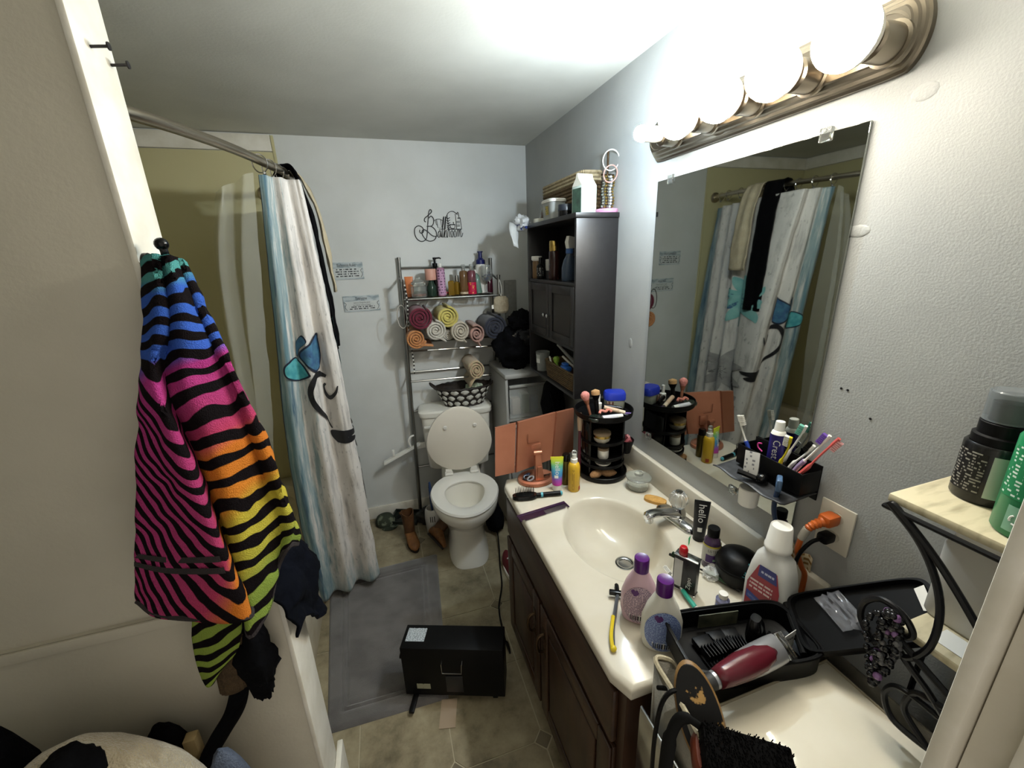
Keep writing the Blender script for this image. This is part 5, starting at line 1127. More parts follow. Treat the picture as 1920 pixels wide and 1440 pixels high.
# two baby lotion bottles
def lotion(lab, loc, rz, mb_, ml, mfill, s=1.):
    t = thing('lotion_bottle', lab, 'bottle', loc, rz)
    def rg(k, hx, hy): return sell(0, 0, hx*s, hy*s, k*s, 36, 2.3)
    O('body', MB().loft([rg(0, .032, .020), rg(.003, .036, .023), rg(.03, .041, .0255), (rg(.07, .0405, .025)), rg(.10, .032, .022), rg(.122, .021, .018), rg(.130, .0165, .0165), rg(.134, .0155, .0155)]), mb_, t)
    O('cap', MB().lathe([(.0165*s, .1345*s), (.0165*s, .166*s), (.0155*s, .168*s), (.012*s, .1672*s), (0, .166*s)], 28), mat('grape_cap', '#4a1560', .28), t)
    PR = [(0, .032, .020), (.003, .036, .023), (.03, .041, .0255), (.07, .0405, .025), (.10, .032, .022), (.122, .021, .018), (.134, .0155, .0155)]
    def f(x, y):
        for p, q in zip(PR, PR[1:]):
            if p[0] <= y <= q[0]: k_ = (y-p[0])/(q[0]-p[0]); hx, hy = p[1]+(q[1]-p[1])*k_, p[2]+(q[2]-p[2])*k_; break
        a = x/.034; c_, s_ = math.sin(a), math.cos(a); e_ = 2/2.3
        return Vector(((hx*s+.0009)*math.copysign(abs(c_)**e_, c_), -(hy*s+.0012)*abs(s_)**e_, y*s))
    def oval(P0, n=22, k=5):
        rows = [[f(cx_+(px_-cx_)*q/k, cy_+(py_-cy_)*q/k) for px_, py_ in P0] for q in range(k+1)]
        return rows
    cx_, cy_ = 0, .055; P0 = [(cx_+.034*math.cos(2*PI*i/28), cy_+.049*math.sin(2*PI*i/28)) for i in range(29)]
    O('label', MB().grid(oval(P0)), mfill, t, uvs=[(.5+.5*q/5*math.cos(2*PI*i/28), .5+.5*q/5*math.sin(2*PI*i/28)) for q in range(6) for i in range(29)])
    g = lambda x, y: f(x, y)+Vector((0, -.0006, 0))
    O('heart_emblem', MB().grid([[g(-.018, .092), g(-.013, .097), g(-.009, .094), g(-.004, .096), g(-.001, .090)], [g(-.016, .087), g(-.012, .087), g(-.009, .087), g(-.005, .087), g(-.002, .086)], [g(-.010, .081), g(-.009, .081), g(-.008, .081), g(-.007, .081), g(-.006, .081)]]), mat('grape_print', '#4b1d5e', .4), t, uvs=[(0, 0)]*15)
    O('barcode_panel', patch(f, -.016, .018, .0125, .029, 4, 1), mat('barcode_white', '#d2d2cc', .5), t, uvs=puv(4, 1))
    for k in range(9): O('barcode_bar', MB().grid([[g(-.014+.0032*k, .014), g(-.014+.0032*k+.0016, .014)], [g(-.014+.0032*k, .027), g(-.014+.0032*k+.0016, .027)]]), m_ink, t, uvs=[(0, 0)]*4)
    return t
lotion('pink baby lotion bottle with a purple cap by the sink', (-.412, -1.880, ZV), -34, mat('pink_lotion', '#c3a3ae', .3), None, printm('pink_label_print', '#c0a8b0', '#5c4964', 26, .56, 26), 1.02)
lotion('white baby lotion bottle with a pale blue label and purple cap', (-.408, -1.957, ZV), -28, mat('white_lotion', '#cbc9be', .3), None, printm('blue_label_print', '#8a9cc0', '#3d4a86', 26, .56, 26), 1.05)
# yellow razor
rz = thing('razor', 'yellow and grey disposable razor at the counter edge', 'razor', (-.514, -1.939, ZV))
v_ = Vector((.082, .118, 0))
O('handle', MB().tube(sm([(0, 0, .006), tuple(v_*.35+Vector((-.004, .002, .011))), tuple(v_*.8+Vector((-.002, 0, .012))), tuple(v_*1.02+Vector((0, 0, .012)))], 18), [.0065]+[.0045]*17+[.004], 8), mat('razor_grey', '#5d6066', .3, .5), rz)
O('grip', MB().tube(sm([(-.002, 0, .0075), tuple(v_*.2+Vector((-.006, .003, .011))), tuple(v_*.55+Vector((-.006, .002, .015)))], 12), .0048, 8), mat('razor_yellow', '#c9b120', .4), rz)
O('head', MB().rbox((-.021, -.005, -.006), (.021, .005, .006), .002, T(*(v_*1.06+Vector((0, 0, .014)))) @ RZ(-30)), m_blackg, rz); O('end_cap', MB().ball((0, 0, .006), .0075), mat('razor_yellow', '#c9b120', .4), rz)
# toothbrushes on the counter and in the holder
def tbrush(lab, a, b, up, mh, mb_, accent=None, bend=.004, name='toothbrush', r=.0042):
    """handle end a, head end b, bristles pointing along up"""
    A, B_ = Vector(a), Vector(b); v = B_-A; n = Vector(up); n = (n-v*(n.dot(v)/v.dot(v))).normalized(); side = v.normalized().cross(n)
    t = thing(name, lab, 'toothbrush', a)
    P = [Vector((0, 0, 0)), v*.18+n*bend, v*.4+n*bend*1.4, v*.6+n*bend*.5, v*.78, v*.9, v]
    O('handle', MB().tube(sm(P, 20), [r*(.9 if k < 2 else 1.25 if k < 8 else .62 if k < 16 else 1.0) for k in range(21)], 8, flat=.85), mh, t)
    if accent: O('grip', MB().tube(sm([v*.12+n*(bend+.0005), v*.3+n*(bend*1.4+.001), v*.45+n*bend*1.2], 10), r*1.38, 8, flat=.9), accent, t)
    hb2 = MB(); c = v*.89; u_ = v.normalized()
    X = Matrix((( u_.x, side.x, n.x, c.x), (u_.y, side.y, n.y, c.y), (u_.z, side.z, n.z, c.z), (0, 0, 0, 1)))
    for i in range(6):
        for j in range(3): hb2.box((-.013+.0045*i, -.0042+.003*j, .002), (-.0098+.0045*i, -.0021+.003*j, .0125), X)
    O('bristles', hb2, mb_, t, kind='stuff'); return t
m_bw_ = mat('bristle_white', '#d9d7cf', .8)
tbrush('black toothbrush with a green tip lying by the sink', (-.130, -1.905, ZV+.006), (-.208, -1.732, ZV+.006), (0, 0, 1), m_blackg, mat('bristle_green', '#12301c', .8), mat('green_rubber', '#27452a', .5))
tbrush('teal and white toothbrush lying beside the solvent tin', (-.272, -1.930, ZV+.006), (-.250, -1.770, ZV+.006), (-.7, 0, .7), m_wht, m_bw_, mat('teal_rubber', '#2f9a86', .4))
o = O('floss_pick', MB().prism([(0, 0), (.004, .006), (.012, .026), (.004, .02)], .0015, RX(70)), mat('green_floss', '#2e9a5c', .4)); o.location = (-.128, -1.715, ZV+.001); tag(o, 'green dental pick standing by the sink rim', 'dental pick')
o = O('hair_clip', MB().tube(sm([(0, 0, .003), (.010, .018, .010), (.018, .034, .004)], 10), .0055, 6), m_rubber); o.location = (-.428, -1.815, ZV); tag(o, 'small black clip behind the pink lotion bottle', 'hair clip')

# ================================================================ holder stuck on the mirror
hd = thing('toothbrush_holder', 'black toothbrush holder box with a tray fixed to the mirror', 'toothbrush holder', (-.0075, -1.87, 1.075))
w0, w1 = -.088, .088
for nm, a, b in (('front', (-.060, w0, .025), (-.057, w1, .078)), ('back', (-.003, w0, .0), (0, w1, .088)), ('end', (-.0568, w0, .025), (-.0032, w0+.003, .078)), ('end', (-.0568, w1-.003, .025), (-.0032, w1, .078)), ('floor_plate', (-.0568, w0+.0032, .025), (-.0032, w1-.0032, .028)), ('divider', (-.0568, -.02, .0282), (-.0032, -.018, .07))):
    O(nm, MB().rbox(a, b, .001), m_black, hd)
rows = [[Vector((-.004-.108*j/8, w1+.022-(w1-w0+.022)*i/16, .020-.012*(j/8) + (.006 if j == 8 else 0)+.003*math.sin(i*.9)*(j/8))) for i in range(17)] for j in range(9)]
O('tray', MB().grid(rows), mat('tray_grey', '#232427', .45, c2='#4a4b4e', ns=40, amt=.5), hd, uvs=[(0, 0)]*153, thick=.003)
O('cup', MB().lathe([(.020, -.058), (.022, -.056), (.024, -.012), (.022, -.010)], 24, T(-.078, .02, 0)), m_wht, hd)
def at(y, x, z): return (x, y, z)
tbrush('blue and white toothbrush with an orange grip in the holder', (-.045, -1.806, 1.106), (-.058, -1.762, 1.222), (.2, -1, .2), m_wht, m_bw_, mat('royal_rubber', '#2d49a8', .4), .002)
tp = thing('toothpaste_tube', 'purple toothpaste tube with a white cap standing in the holder', 'toothpaste', M=T(-.034, -1.860, 1.106) @ RZ(-58) @ RX(-3) )
O('body', MB().loft([[(.017*math.cos(a), (.002+.011*f)*math.sin(a), .098*f) for a in [2*PI*k/20 for k in range(20)]] for f in (0, .25, .5, .75, 1)]), mat('indigo_tube', '#2b2470', .3), tp)
O('shoulder', MB().lathe([(.0165, .0985), (.014, .106), (.0115, .108)], 20), m_wht, tp); O('cap', MB().lathe([(.0115, .1085), (.010, .130), (.009, .131), (0, .131)], 20), m_wht, tp)
textm('Crest', .022, lambda x, y: Vector((x, -(.002+.011*min(1, (y+.06)/.098))*math.cos(min(1.3, abs(x)/.017))-.0008, y+.06)), m_whink, 'lettering', tp, rot=-90, sub=1)
tbrush('white toothbrush with mint bristles leaning right in the holder', (-.020, -1.868, 1.108), (-.020, -1.912, 1.245), (-.3, .6, .6), m_wht, mat('bristle_mint', '#6fb5a2', .8), None, .002)
tbrush('bright yellow wavy toothbrush in the holder', (-.050, -1.897, 1.106), (-.064, -1.914, 1.225), (-.2, .8, .2), mat('yellow_plastic', '#c4b718', .35), m_bw_, None, .006)
tbrush('white toothbrush with black bristles low in the holder', (-.030, -1.888, 1.107), (-.030, -1.944, 1.212), (0, .6, .7), m_wht, m_black, None, .003)
tbrush('white toothbrush with purple bristles leaning out of the holder', (-.042, -1.908, 1.107), (-.030, -1.972, 1.248), (-.1, .7, .6), m_wht, mat('bristle_purple', '#6d4aa8', .8), mat('lilac_rubber', '#9a86a8', .4), .002)
tbrush('coral red toothbrush leaning furthest out of the holder', (-.050, -1.915, 1.107), (-.032, -1.992, 1.250), (.2, -.7, .6), mat('coral_red', '#c25550', .35), mat('bristle_pink', '#d9a0a0', .8), None, .002)
o = O('floss_pick', MB().tube(sm([(0, 0, 0), (0, .012, .006), (0, .014, .016), (0, .004, .02)], 12), .0018, 6), mat('pink_floss', '#c23f86', .4)); o.location = (-.05, -1.838, 1.106+.046); tag(o, 'pink floss pick at the left of the holder', 'dental pick')
pk = thing('sachet', 'small white paper sachet standing on the holder tray', 'sachet', M=T(-.093, -1.851, 1.092) @ RZ(-60) @ RX(-12))
O('packet', MB().loft([[(-.016, -.002, 0), (.016, -.002, 0), (.016, .002, 0), (-.016, .002, 0)], [(-.017, -.005, .035), (.015, -.005, .035), (.015, .005, .035), (-.017, .005, .035)], [(-.020, -.0006, .068), (.012, -.0006, .068), (.012, .0006, .068), (-.020, .0006, .068)]]), printm('sachet_print', '#b9b9b6', '#6a6a70', 7, .45, 4), pk, uvs=[(0, 0), (1, 0), (1, 0), (0, 0), (0, .5), (1, .5), (1, .5), (0, .5), (0, 1), (1, 1), (1, 1), (0, 1)])
o = O('travel_brush', MB().tube(sm([(0, 0, .0), (.012, -.012, -.004), (.028, -.032, -.01)], 10), .0065, 8).ball((.036, -.04, -.006), (.015, .013, .012)), m_blackg); o.location = (-.118, -1.836, 1.110); tag(o, 'glossy black travel brush lying on the holder tray', 'brush')
rb2 = thing('razor', 'blue razor hanging by its head from the holder tray', 'razor', (-.090, -1.925, 1.100))
O('head', MB().rbox((-.017, -.006, .004), (.017, .006, .034), .004, RZ(40)), mat('slate_blue', '#48617f', .35), rb2); O('handle', MB().tube(sm([(0, 0, .004), (-.008, -.004, -.04), (-.004, -.016, -.085), (.012, -.03, -.125)], 16), .0055, 8), mat('navy_handle', '#1d2d47', .3), rb2)
# folded note
nt_ = O('paper_note', MB().grid([[Vector((-.012-.010*math.sin(i*.8)*j/5, -1.905-.075*i/8, .945-.02*i/8-.075*(j/5)+.010*math.sin(i*1.1))) for i in range(9)] for j in range(6)]), printm('note_print', '#b9aa8c', '#7c5a2c', 6, .5, 7), uvs=[(i/8, 1-j/5) for j in range(6) for i in range(9)], thick=.0008); tag(nt_, 'curled scrap of patterned paper against the wall below the mirror', 'paper')

# ================================================================ outlet, plugs and cords
ol = thing('wall_outlet', 'white double outlet beside the mirror', 'outlet', (0, -2.004, 1.035))
O('cover_plate', MB().rbox((-.006, -.036, -.056), (-.0005, .036, .056), .002), mat('outlet_plate', '#cfc9ba', .45), ol)
for z in (.024, -.022): O('receptacle', MB().loft([[(x_, .016*math.cos(a), z+.0145*math.sin(a)*(1 if abs(math.sin(a)) < .8 else .9)) for a in [2*PI*k/24 for k in range(24)]] for x_ in (-.0062, -.0085)]), mat('outlet_face', '#c4bdac', .45), ol)
m_org = mat('orange_cord', '#b3561c', .45)
pl = thing('extension_cord', 'orange extension cord plugged into the wall outlet', 'cord', (0, -2.004, 1.035))
O('plug', MB().rbox((-.046, -.014, .012), (-.009, .014, .038), .006), m_org, pl)
O('strain_relief', MB().tube(sm([(-.044, 0, .024), (-.060, .006, .016), (-.070, .012, .004)], 10), [.011, .0115, .009, .011, .0085, .0105, .008, .0095, .0075, .009, .0075], 10), m_org, pl)
O('wire_sleeve', MB().tube(sm([(-.070, .012, .004), (-.074, .015, -.012), (-.076, .017, -.024)], 8), .0085, 10), mat('grey_sleeve', '#9a958a', .4), pl)
O('wire', MB().tube(sm([(-.076, .017, -.022), (-.075, .020, -.06), (-.05, .022, -.11), (-.036, .020, -.135), (-.03, .022, -.17), (-.028, .024, -.225)], 24), .006, 8), m_org, pl)
pb = thing('power_cord', 'black power cord plugged in below the orange one', 'cord', (0, -2.004, 1.035))
O('plug', MB().rbox((-.040, -.012, -.033), (-.009, .012, -.011), .005), m_black, pb)
O('wire', MB().tube(sm([(-.038, 0, -.022), (-.062, .004, -.028), (-.08, .010, -.055), (-.078, .018, -.10), (-.06, .030, -.15), (-.05, .034, -.20), (-.046, .036, -.226)], 30), .0042, 8), m_black, pb)
# ================================================================ wire wall shelf at the right
m_iron2 = mat('black_wrought_iron', '#141416', .38, .3)
m_shw = mat('whitewashed_wood', '#c0b596', .6, c2='#8f8468', ns=12, amt=.8, stretch=(1, 5, 1), lo=.5, hi=.75)
ws = thing('wrought_iron_shelf', 'black wrought iron shelf unit with two whitewashed wooden boards', 'shelf unit', (0, -2.30, 0))
O('board', MB().rbox((-.172, -.095, 1.240), (-.002, .135, 1.255), .004), m_shw, ws); O('board', MB().rbox((-.172, -.095, 1.031), (-.002, .078, 1.046), .004), m_shw, ws)
XF = -.178
def wire(pts, r=.0052, n=40): O('wire', MB().tube(sm([(XF, y+2.30, z) for y, z in pts], n), r, 8), m_iron2, ws)
wire([(-2.172, 1.243), (-2.217, 1.207), (-2.247, 1.164), (-2.265, 1.112), (-2.267, 1.052), (-2.252, 1.010), (-2.233, .997), (-2.204, .988), (-2.178, 1.013), (-2.176, 1.046), (-2.195, 1.072), (-2.225, 1.072), (-2.244, 1.053), (-2.238, 1.037), (-2.207, 1.033)], n=70)
wire([(-2.174, 1.243), (-2.188, 1.236), (-2.246, 1.188), (-2.305, 1.123), (-2.36, 1.05)])
wire([(-2.216, 1.030), (-2.243, 1.0), (-2.279, .975), (-2.307, .952), (-2.35, .93)]); wire([(-2.222, 1.030), (-2.26, 1.012), (-2.307, .990), (-2.35, .975)])
wire([(-2.307, .946), (-2.265, .946), (-2.243, .937), (-2.235, .908), (-2.252, .877), (-2.289, .876), (-2.31, .885), (-2.305, .905)], .0048)
wire([(-2.34, .985), (-2.305, .969), (-2.271, .958), (-2.262, .935), (-2.264, .909), (-2.291, .886), (-2.32, .87)], .0048)
for y in (.10, -.09): O('leg', MB().tube([(-.012, y, 0), (-.012, y, 1.240)], .005, 8), m_iron2, ws)
O('leg', MB().tube([(XF, -.092, 0), (XF, -.092, 1.240)], .005, 8), m_iron2, ws)
O('board_rim', MB().tube([(-.010, .132, 1.2345), (XF, .132, 1.2345), (XF, -.092, 1.2345)], .0045, 8), m_iron2, ws)
# bottles on the upper board
ZB = 1.2555
bb = pbottle('hair_product_bottle', 'short black bottle with a clear overcap and pale green label', 'bottle', (-.060, -2.222, ZB), [('body', [(0, 0), (.034, 0), (.036, .003), (.036, .088), (.033, .092)], mat('black_glossy_plastic', '#0f0e0d', .25)), ('neck', [(.031, .0925), (.031, .104), (.027, .106), (.027, .124), (.024, .126)], m_black), ('overcap', [(.026, .1265), (.026, .170), (.024, .172), (0, .172)], mat('smoked_clear', '#aab0b2', .08, trans=.75, ior=1.2)), ('pump', [(.0, .1268), (.016, .1268), (.016, .155), (0, .156)], m_black)], rz=-52, n=32)
band(bb, 'label', .0361, .014, .080, uvramp('green_fade', [(0, '#b9c0b2'), (.35, '#5f9a7c'), (.5, '#b7c0b0'), (1, '#c3c1b2')], .4, 'X'), -62, 92)
g_ = cyl(.0368, -52, 0); textm('MOROC', .0135, lambda x, y: g_(x, y+.070), m_ink, 'lettering', bb, sx=.8, sub=1); textm('BEAUTY', .0125, lambda x, y: g_(x, y+.059), m_ink, 'lettering', bb, sx=.8, sub=1); O('label_print', patch(cyl(.0366, -58, 0), -.020, .016, .018, .034, 5, 1), printm('label_print_rows', '#b7c0b0', '#4a4f48', 3, .52, 9), bb, uvs=puv(5, 1))
O('emblem', patch(cyl(.0369, -36, 0), -.006, .006, .034, .052, 4, 2), mat('brown_emblem', '#6b5238', .5), bb, uvs=puv(4, 2))
band(bb, 'small_print', .0361, .016, .080, printm('black_fine_print', '#100f0e', '#8e8a80', 14, .5, 7), -150, 70)
gb = pbottle('shampoo_bottle', 'green bottle with white print at the shelf edge', 'bottle', (-.118, -2.296, ZB), [('body', [(0, 0), (.033, 0), (.036, .004), (.036, .135), (.028, .15), (.016, .156)], mat('emerald_plastic', '#1f7a4c', .3)), ('cap', [(.019, .1565), (.019, .185), (0, .186)], m_black)], rz=-62, n=32)
band(gb, 'small_print', .0361, .055, .125, printm('green_fine_print', '#1f7a4c', '#c9d4c8', 14, .48, 8), -120, 100); band(gb, 'barcode_panel', .0361, .012, .042, mat('barcode_white', '#d2d2cc', .5), -78, 32, .0007)
for k in range(7): band(gb, 'barcode_bar', .0361, .016, .038, m_ink, -90+k*3.6, 1.6, .0010, 2)
g2 = cyl(.0369, -122, 0); O('recycle_panel', patch(cyl(.0365, -122, 0), -.012, .012, .010, .046, 5, 2), mat('pale_green_print', '#7fae92', .5), gb, uvs=puv(5, 2))
for k in range(3):
    a = 2*PI*k/3; O('recycle_mark', MB().tube([g2(.0065*math.cos(a+t_), .028+.0065*math.sin(a+t_)) for t_ in (0, .4, .8, 1.2, 1.55)], .0012, 5), m_whink, gb)
pbottle('hair_product_bottle', 'tall black bottle with a pointed cap at the back of the shelf', 'bottle', (-.038, -2.262, ZB), [('body', [(0, 0), (.027, 0), (.029, .003), (.029, .13), (.022, .145)], m_blackg), ('cap', [(.0205, .1455), (.0205, .158), (.012, .185), (0, .187)], m_blackg)])
# jug and bottle on the lower board
jg = thing('plastic_jug', 'white translucent plastic container on the lower shelf board', 'container', (-.066, -2.268, 1.0465), 0)
O('body', MB().loft([sell(0, 0, .040, .052, 0, 32, 6), sell(0, 0, .043, .055, .006, 32, 6), sell(0, 0, .043, .055, .135, 32, 6), sell(0, 0, .036, .048, .15, 32, 5)]), mat('milk_white', '#bdbab2', .35), jg); O('lid', MB().loft([sell(0, 0, .037, .049, .1505, 32, 5), sell(0, 0, .037, .049, .160, 32, 5), sell(0, 0, .03, .04, .162, 32, 5)]), m_wht, jg)
pbottle('spray_can', 'dark patterned can on the lower shelf board', 'can', (-.135, -2.332, 1.0465), [('body', [(0, 0), (.022, 0), (.023, .003), (.023, .075), (.018, .082)], mat('dark_taupe_can', '#38322c', .35, c2='#595048', ns=40, amt=.7)), ('cap', [(.0175, .0825), (.0175, .11), (0, .112)], m_blackg)])
o = O('paper_slip', MB().box((-.155, -2.305, 1.0465), (-.115, -2.255, 1.0473)), m_whink); tag(o, 'small white paper slip on the lower shelf board', 'paper')
# beaded bracelets on the scroll
def beads(lab, y, z, w_, h_, r, m, ms=None, n=26, seed=0):
    t = thing('beaded_bracelet', lab, 'bracelet', (-.190, y, z-h_), group='dark beaded bracelets on the shelf scroll')
    a_, b_ = MB(), MB()
    for k in range(n):
        a = 2*PI*k/n; p = (-.006*math.sin(a*2+seed)-(.004 if k % 2 else 0), w_*math.sin(a)*(.7+.3*math.cos(a)), h_+h_*math.cos(a)*.98)
        ((b_ if (ms and k % 8 == seed % 8) else a_)).ball(p, r, n=8, m=6)
    O('beads', a_, m, t, kind='stuff')
    if ms: O('accent_bead', b_, ms, t, kind='stuff')
m_bead = mat('onyx', '#101012', .2); m_vio = mat('amethyst', '#7d5a86', .2); m_crys = mat('smoky_crystal', '#5c5a5a', .1)
beads('bracelet of small round black beads at the left of the bunch', -2.212, 1.005, .022, .058, .0052, m_bead, None, 28, 0)
beads('bracelet of black beads with violet accent beads in the bunch', -2.222, 1.010, .018, .068, .0056, m_bead, m_vio, 28, 2)
beads('bracelet of black and smoky crystal beads in the bunch', -2.228, 1.005, .016, .055, .0054, m_bead, m_crys, 24, 4)
beads('bracelet of large black beads hanging lowest in the bunch', -2.224, 1.002, .014, .074, .0066, m_bead, m_vio, 24, 7)
beads('short bracelet of grey crystal beads at the top of the bunch', -2.230, 1.012, .014, .035, .005, m_crys, m_vio, 20, 3)

# ================================================================ cart, canvas bin and what it holds
ctt = thing('metal_cart', 'silver metal cart under the canvas bin', 'cart', (-.30, -2.21, 0))
for x in (-.20, .20):
    for y in (-.17, .155): O('post', MB().tube([(x, y, 0), (x, y, .60)], .008, 8), m_chrome, ctt)
for z in (.15, .585): O('shelf', MB().rbox((-.21, -.18, z), (.21, .165, z+.012), .004), m_chrome, ctt)
O('guard_rail', MB().rbox((-.222, -.02, .60), (-.216, .16, .79), .003), m_chrome, ctt)
m_canvas = mat('printed_canvas', '#8f8a7d', .9, c2='#6c675b', ns=9, amt=.8, bump=.2, bs=200, lo=.45, hi=.6); m_pipe = mat('cream_piping', '#a99f86', .8, c2='#877c63', ns=120, amt=.7)
bn = thing('canvas_bin', 'open canvas storage bin with cream piping at the end of the vanity', 'storage bin', (-.30, -2.215, .5975))
def wallq(name, P, m=None): # P: bottom pair then top list
    O(name, MB().grid(P), m or m_canvas, bn, uvs=[(0, 0)]*(len(P)*len(P[0])), thick=.006)
Lw = [(-.198, .160), (-.205, .08), (-.215, 0), (-.225, -.09), (-.228, -.175)]
wallq('side', [[Vector((x+.02, y, .004)) for x, y in Lw], [Vector((x+.008, y, .15)) for x, y in Lw], [Vector((x, y, .302)) for x, y in Lw]])
Fw = [(-.198, .302), (-.165, .290), (-.12, .235), (0, .222), (.12, .222), (.20, .24)]
wallq('side', [[Vector((x, .150, .004)) for x, z in Fw], [Vector((x, .157, z*.5)) for x, z in Fw], [Vector((x, .160, z)) for x, z in Fw]])
wallq('side', [[Vector((.20, y, z)) for y in (.16, 0, -.175)] for z in (.004, .235)]); wallq('side', [[Vector((x, -.175, z)) for x in (-.226, 0, .20)] for z in (.004, .235)])
O('bin_floor', MB().box((-.20, -.17, 0), (.196, .154, .0038)), m_canvas, bn)
O('piping', MB().tube(sm([(x, y, .304) for x, y in Lw[::-1]]+[(x, .160, z+.002) for x, z in Fw[1:]], 50), .0045, 6), m_pipe, bn)
# glossy cream box in the bin
bx_ = thing('storage_box', 'cream plastic box with a glossy white lid in the bin', 'box', (-.288, -2.255, .602))
O('body', MB().rbox((-.135, -.125, 0), (.14, .125, .212), .006), mat('cream_box', '#a49c88', .4), bx_)
O('lid', MB().rbox((-.142, -.132, .2125), (.147, .132, .238), .006), mat('glossy_cream', '#dfd8c6', .08, c2='#d5ccb7', ns=10, amt=.5, bump=.02, bs=30), bx_)
O('lid_rim', MB().tube([(-.139, -.129, .2385), (.144, -.129, .2385), (.144, .129, .2385), (-.139, .129, .2385)], .003, 6, closed=True), mat('cream_rim', '#958b76', .4), bx_)
# clipper case, open
cs = thing('clipper_case', 'open black plastic hair clipper case resting on the bin', 'case', M=T(-.292, -2.052, .832) @ RZ(-11))
def tray_(hx, hy, h, th=.004):
    return MB().loft([sell(0, 0, hx*.94, hy*.92, 0, 40, 6), sell(0, 0, hx, hy, .008, 40, 6), sell(0, 0, hx, hy, h, 40, 6), sell(0, 0, hx-th, hy-th, h, 40, 6), sell(0, 0, hx-th, hy-th, .010, 40, 6), sell(0, 0, hx*.9, hy*.88, .006, 40, 6)])
O('base', tray_(.136, .070, .054), m_black, cs)
O('base_rim', MB().tube([(x, y, .054) for x, y, _ in sell(0, 0, .137, .071, 0, 48, 6)], .003, 6, closed=True), m_black, cs)
ld_ = MB(); P1, P2, P3, P4 = [Vector(p) for p in ((-.128, -2.014, .892), (-.020, -2.178, 1.054), (-.078, -2.256, 1.012), (-.196, -2.122, .868))]
def lidp(s, t, d): # plane point
    q = P1.lerp(P2, s).lerp(P4.lerp(P3, s), t); n = (P2-P1).cross(P4-P1).normalized(); n = n if n.z > 0 else -n; return q+n*d
def superring(k, d, n=44):
    return [lidp(.5+.5*k*math.copysign(abs(math.cos(a))**.3, math.cos(a)), .5+.5*k*math.copysign(abs(math.sin(a))**.3, math.sin(a)), d) for a in [2*PI*i/n for i in range(n)]]
cs_inv = (T(-.292, -2.052, .832) @ RZ(-11)).inverted()
ldo = O('lid', ld_.loft([superring(.95, -.014), superring(1, -.010), superring(1, .008), superring(.95, .008), superring(.93, -.004), superring(.3, -.005)], cs_inv), m_black, cs)
hn = MB().tube([lidp(-.02, .04, .0), lidp(-.02, .96, .0)], .006, 8, M=cs_inv)
O('hinge', hn, m_rubber, cs)
lt = MB().grid([[lidp(.965, .18, .0095), lidp(.965, .62, .0095)], [lidp(.90, .22, .0095), lidp(.90, .58, .0095)]], cs_inv); O('latch_slot', lt, m_wht, cs, uvs=[(0, 0)]*4)
rb_ = [[lidp(.22+.20*i/10+.12*j/8, .12+.62*j/8-.08*i/10, .004+.012*noise.noise(Vector((i*.9, j*.8, 3)))) for i in range(11)] for j in range(9)]
o = O('plastic_sleeve', MB().grid(rb_), mat('cling_film', '#8f9096', .12, alpha=.28, spec=1.), uvs=[(0, 0)]*99, thick=.0006); tag(o, 'crinkled clear plastic sleeve stuck in the clipper case lid', 'plastic sleeve')
# contents of the case
def put(o, x, y, z, rz=0): o.matrix_world = T(-.292, -2.052, .832) @ RZ(-11) @ T(x, y, z) @ RZ(rz); return o
for k, (x, y, a, s_) in enumerate(((-.062, .02, 8, 1.), (-.03, .028, 4, .9), (.002, .03, -5, .8))):
    g = thing('clipper_guard', ('widest', 'middle', 'narrowest')[k]+' black clipper guard comb in the case', 'guard comb'); put(g, x, y, .010, a)
    O('frame', MB().rbox((-.021*s_, -.012, 0), (.021*s_, .014, .014), .002), m_black, g)
    for q in range(6): O('tooth', MB().rbox((-.020*s_+.0075*s_*q, -.040, .004), (-.0175*s_+.0075*s_*q, -.0122, .022), .0008), m_black, g)
g = thing('trimmer', 'glossy black trimmer head lying in the case', 'trimmer'); put(g, .045, .012, .012, 35)
O('body', MB().loft([sell(0, 0, .019, .015, 0, 20, 3), sell(0, 0, .022, .018, .02, 20, 3), sell(.004, .004, .016, .014, .045, 20, 3), sell(.006, .006, .012, .009, .055, 20, 3)]), m_blackg, g)
for q in range(8): O('blade_tooth', MB().box((-.016+.0042*q, -.022, .018), (-.0142+.0042*q, -.0175, .034)), m_blackg, g)
g = O('instruction_card', MB().box((-.045, -.001, 0), (.045, .001, .034)), mat('card_black_green', '#22261f', .5, c2='#6a6a52', ns=20, amt=.7)); put(g, -.012, .055, .018, 0); tag(g, 'dark printed card standing at the back of the case', 'card')
g = thing('warranty_slip', 'folded white leaflet in the corner of the clipper case', 'leaflet'); put(g, .098, -.014, .012, 20)
O('slip', MB().box((-.018, -.001, 0), (.018, .0, .044)), m_wht, g); textm('Free', .014, flat((.0, -.0016, .030), (1, 0, 0), (0, 0, 1)), m_ink, 'lettering', g)
# burgundy clipper
A_, B2 = Vector((-.434, -2.122, .905)), Vector((-.248, -2.114, .912)); d_ = (B2-A_).normalized(); n_ = Vector((-.25, -.55, .8)); n_ = (n_-d_*n_.dot(d_)).normalized(); s2 = n_.cross(d_)
clp = thing('hair_clipper', 'burgundy and silver electric hair clipper on the case', 'hair clipper', M=Matrix(((d_.x, s2.x, n_.x, A_.x), (d_.y, s2.y, n_.y, A_.y), (d_.z, s2.z, n_.z, A_.z), (0, 0, 0, 1))))
def clr(x, w_, h_): return [(x, w_*math.cos(2*PI*k/24), h_*math.sin(2*PI*k/24)) for k in range(24)]
O('body', MB().loft([clr(.006, .014, .013), clr(.03, .018, .016), clr(.07, .023, .019), (clr(.11, .0255, .020)), clr(.145, .0255, .0185), clr(.165, .0245, .015)]), mat('silver_plastic', '#9d9da0', .28, .6), clp)
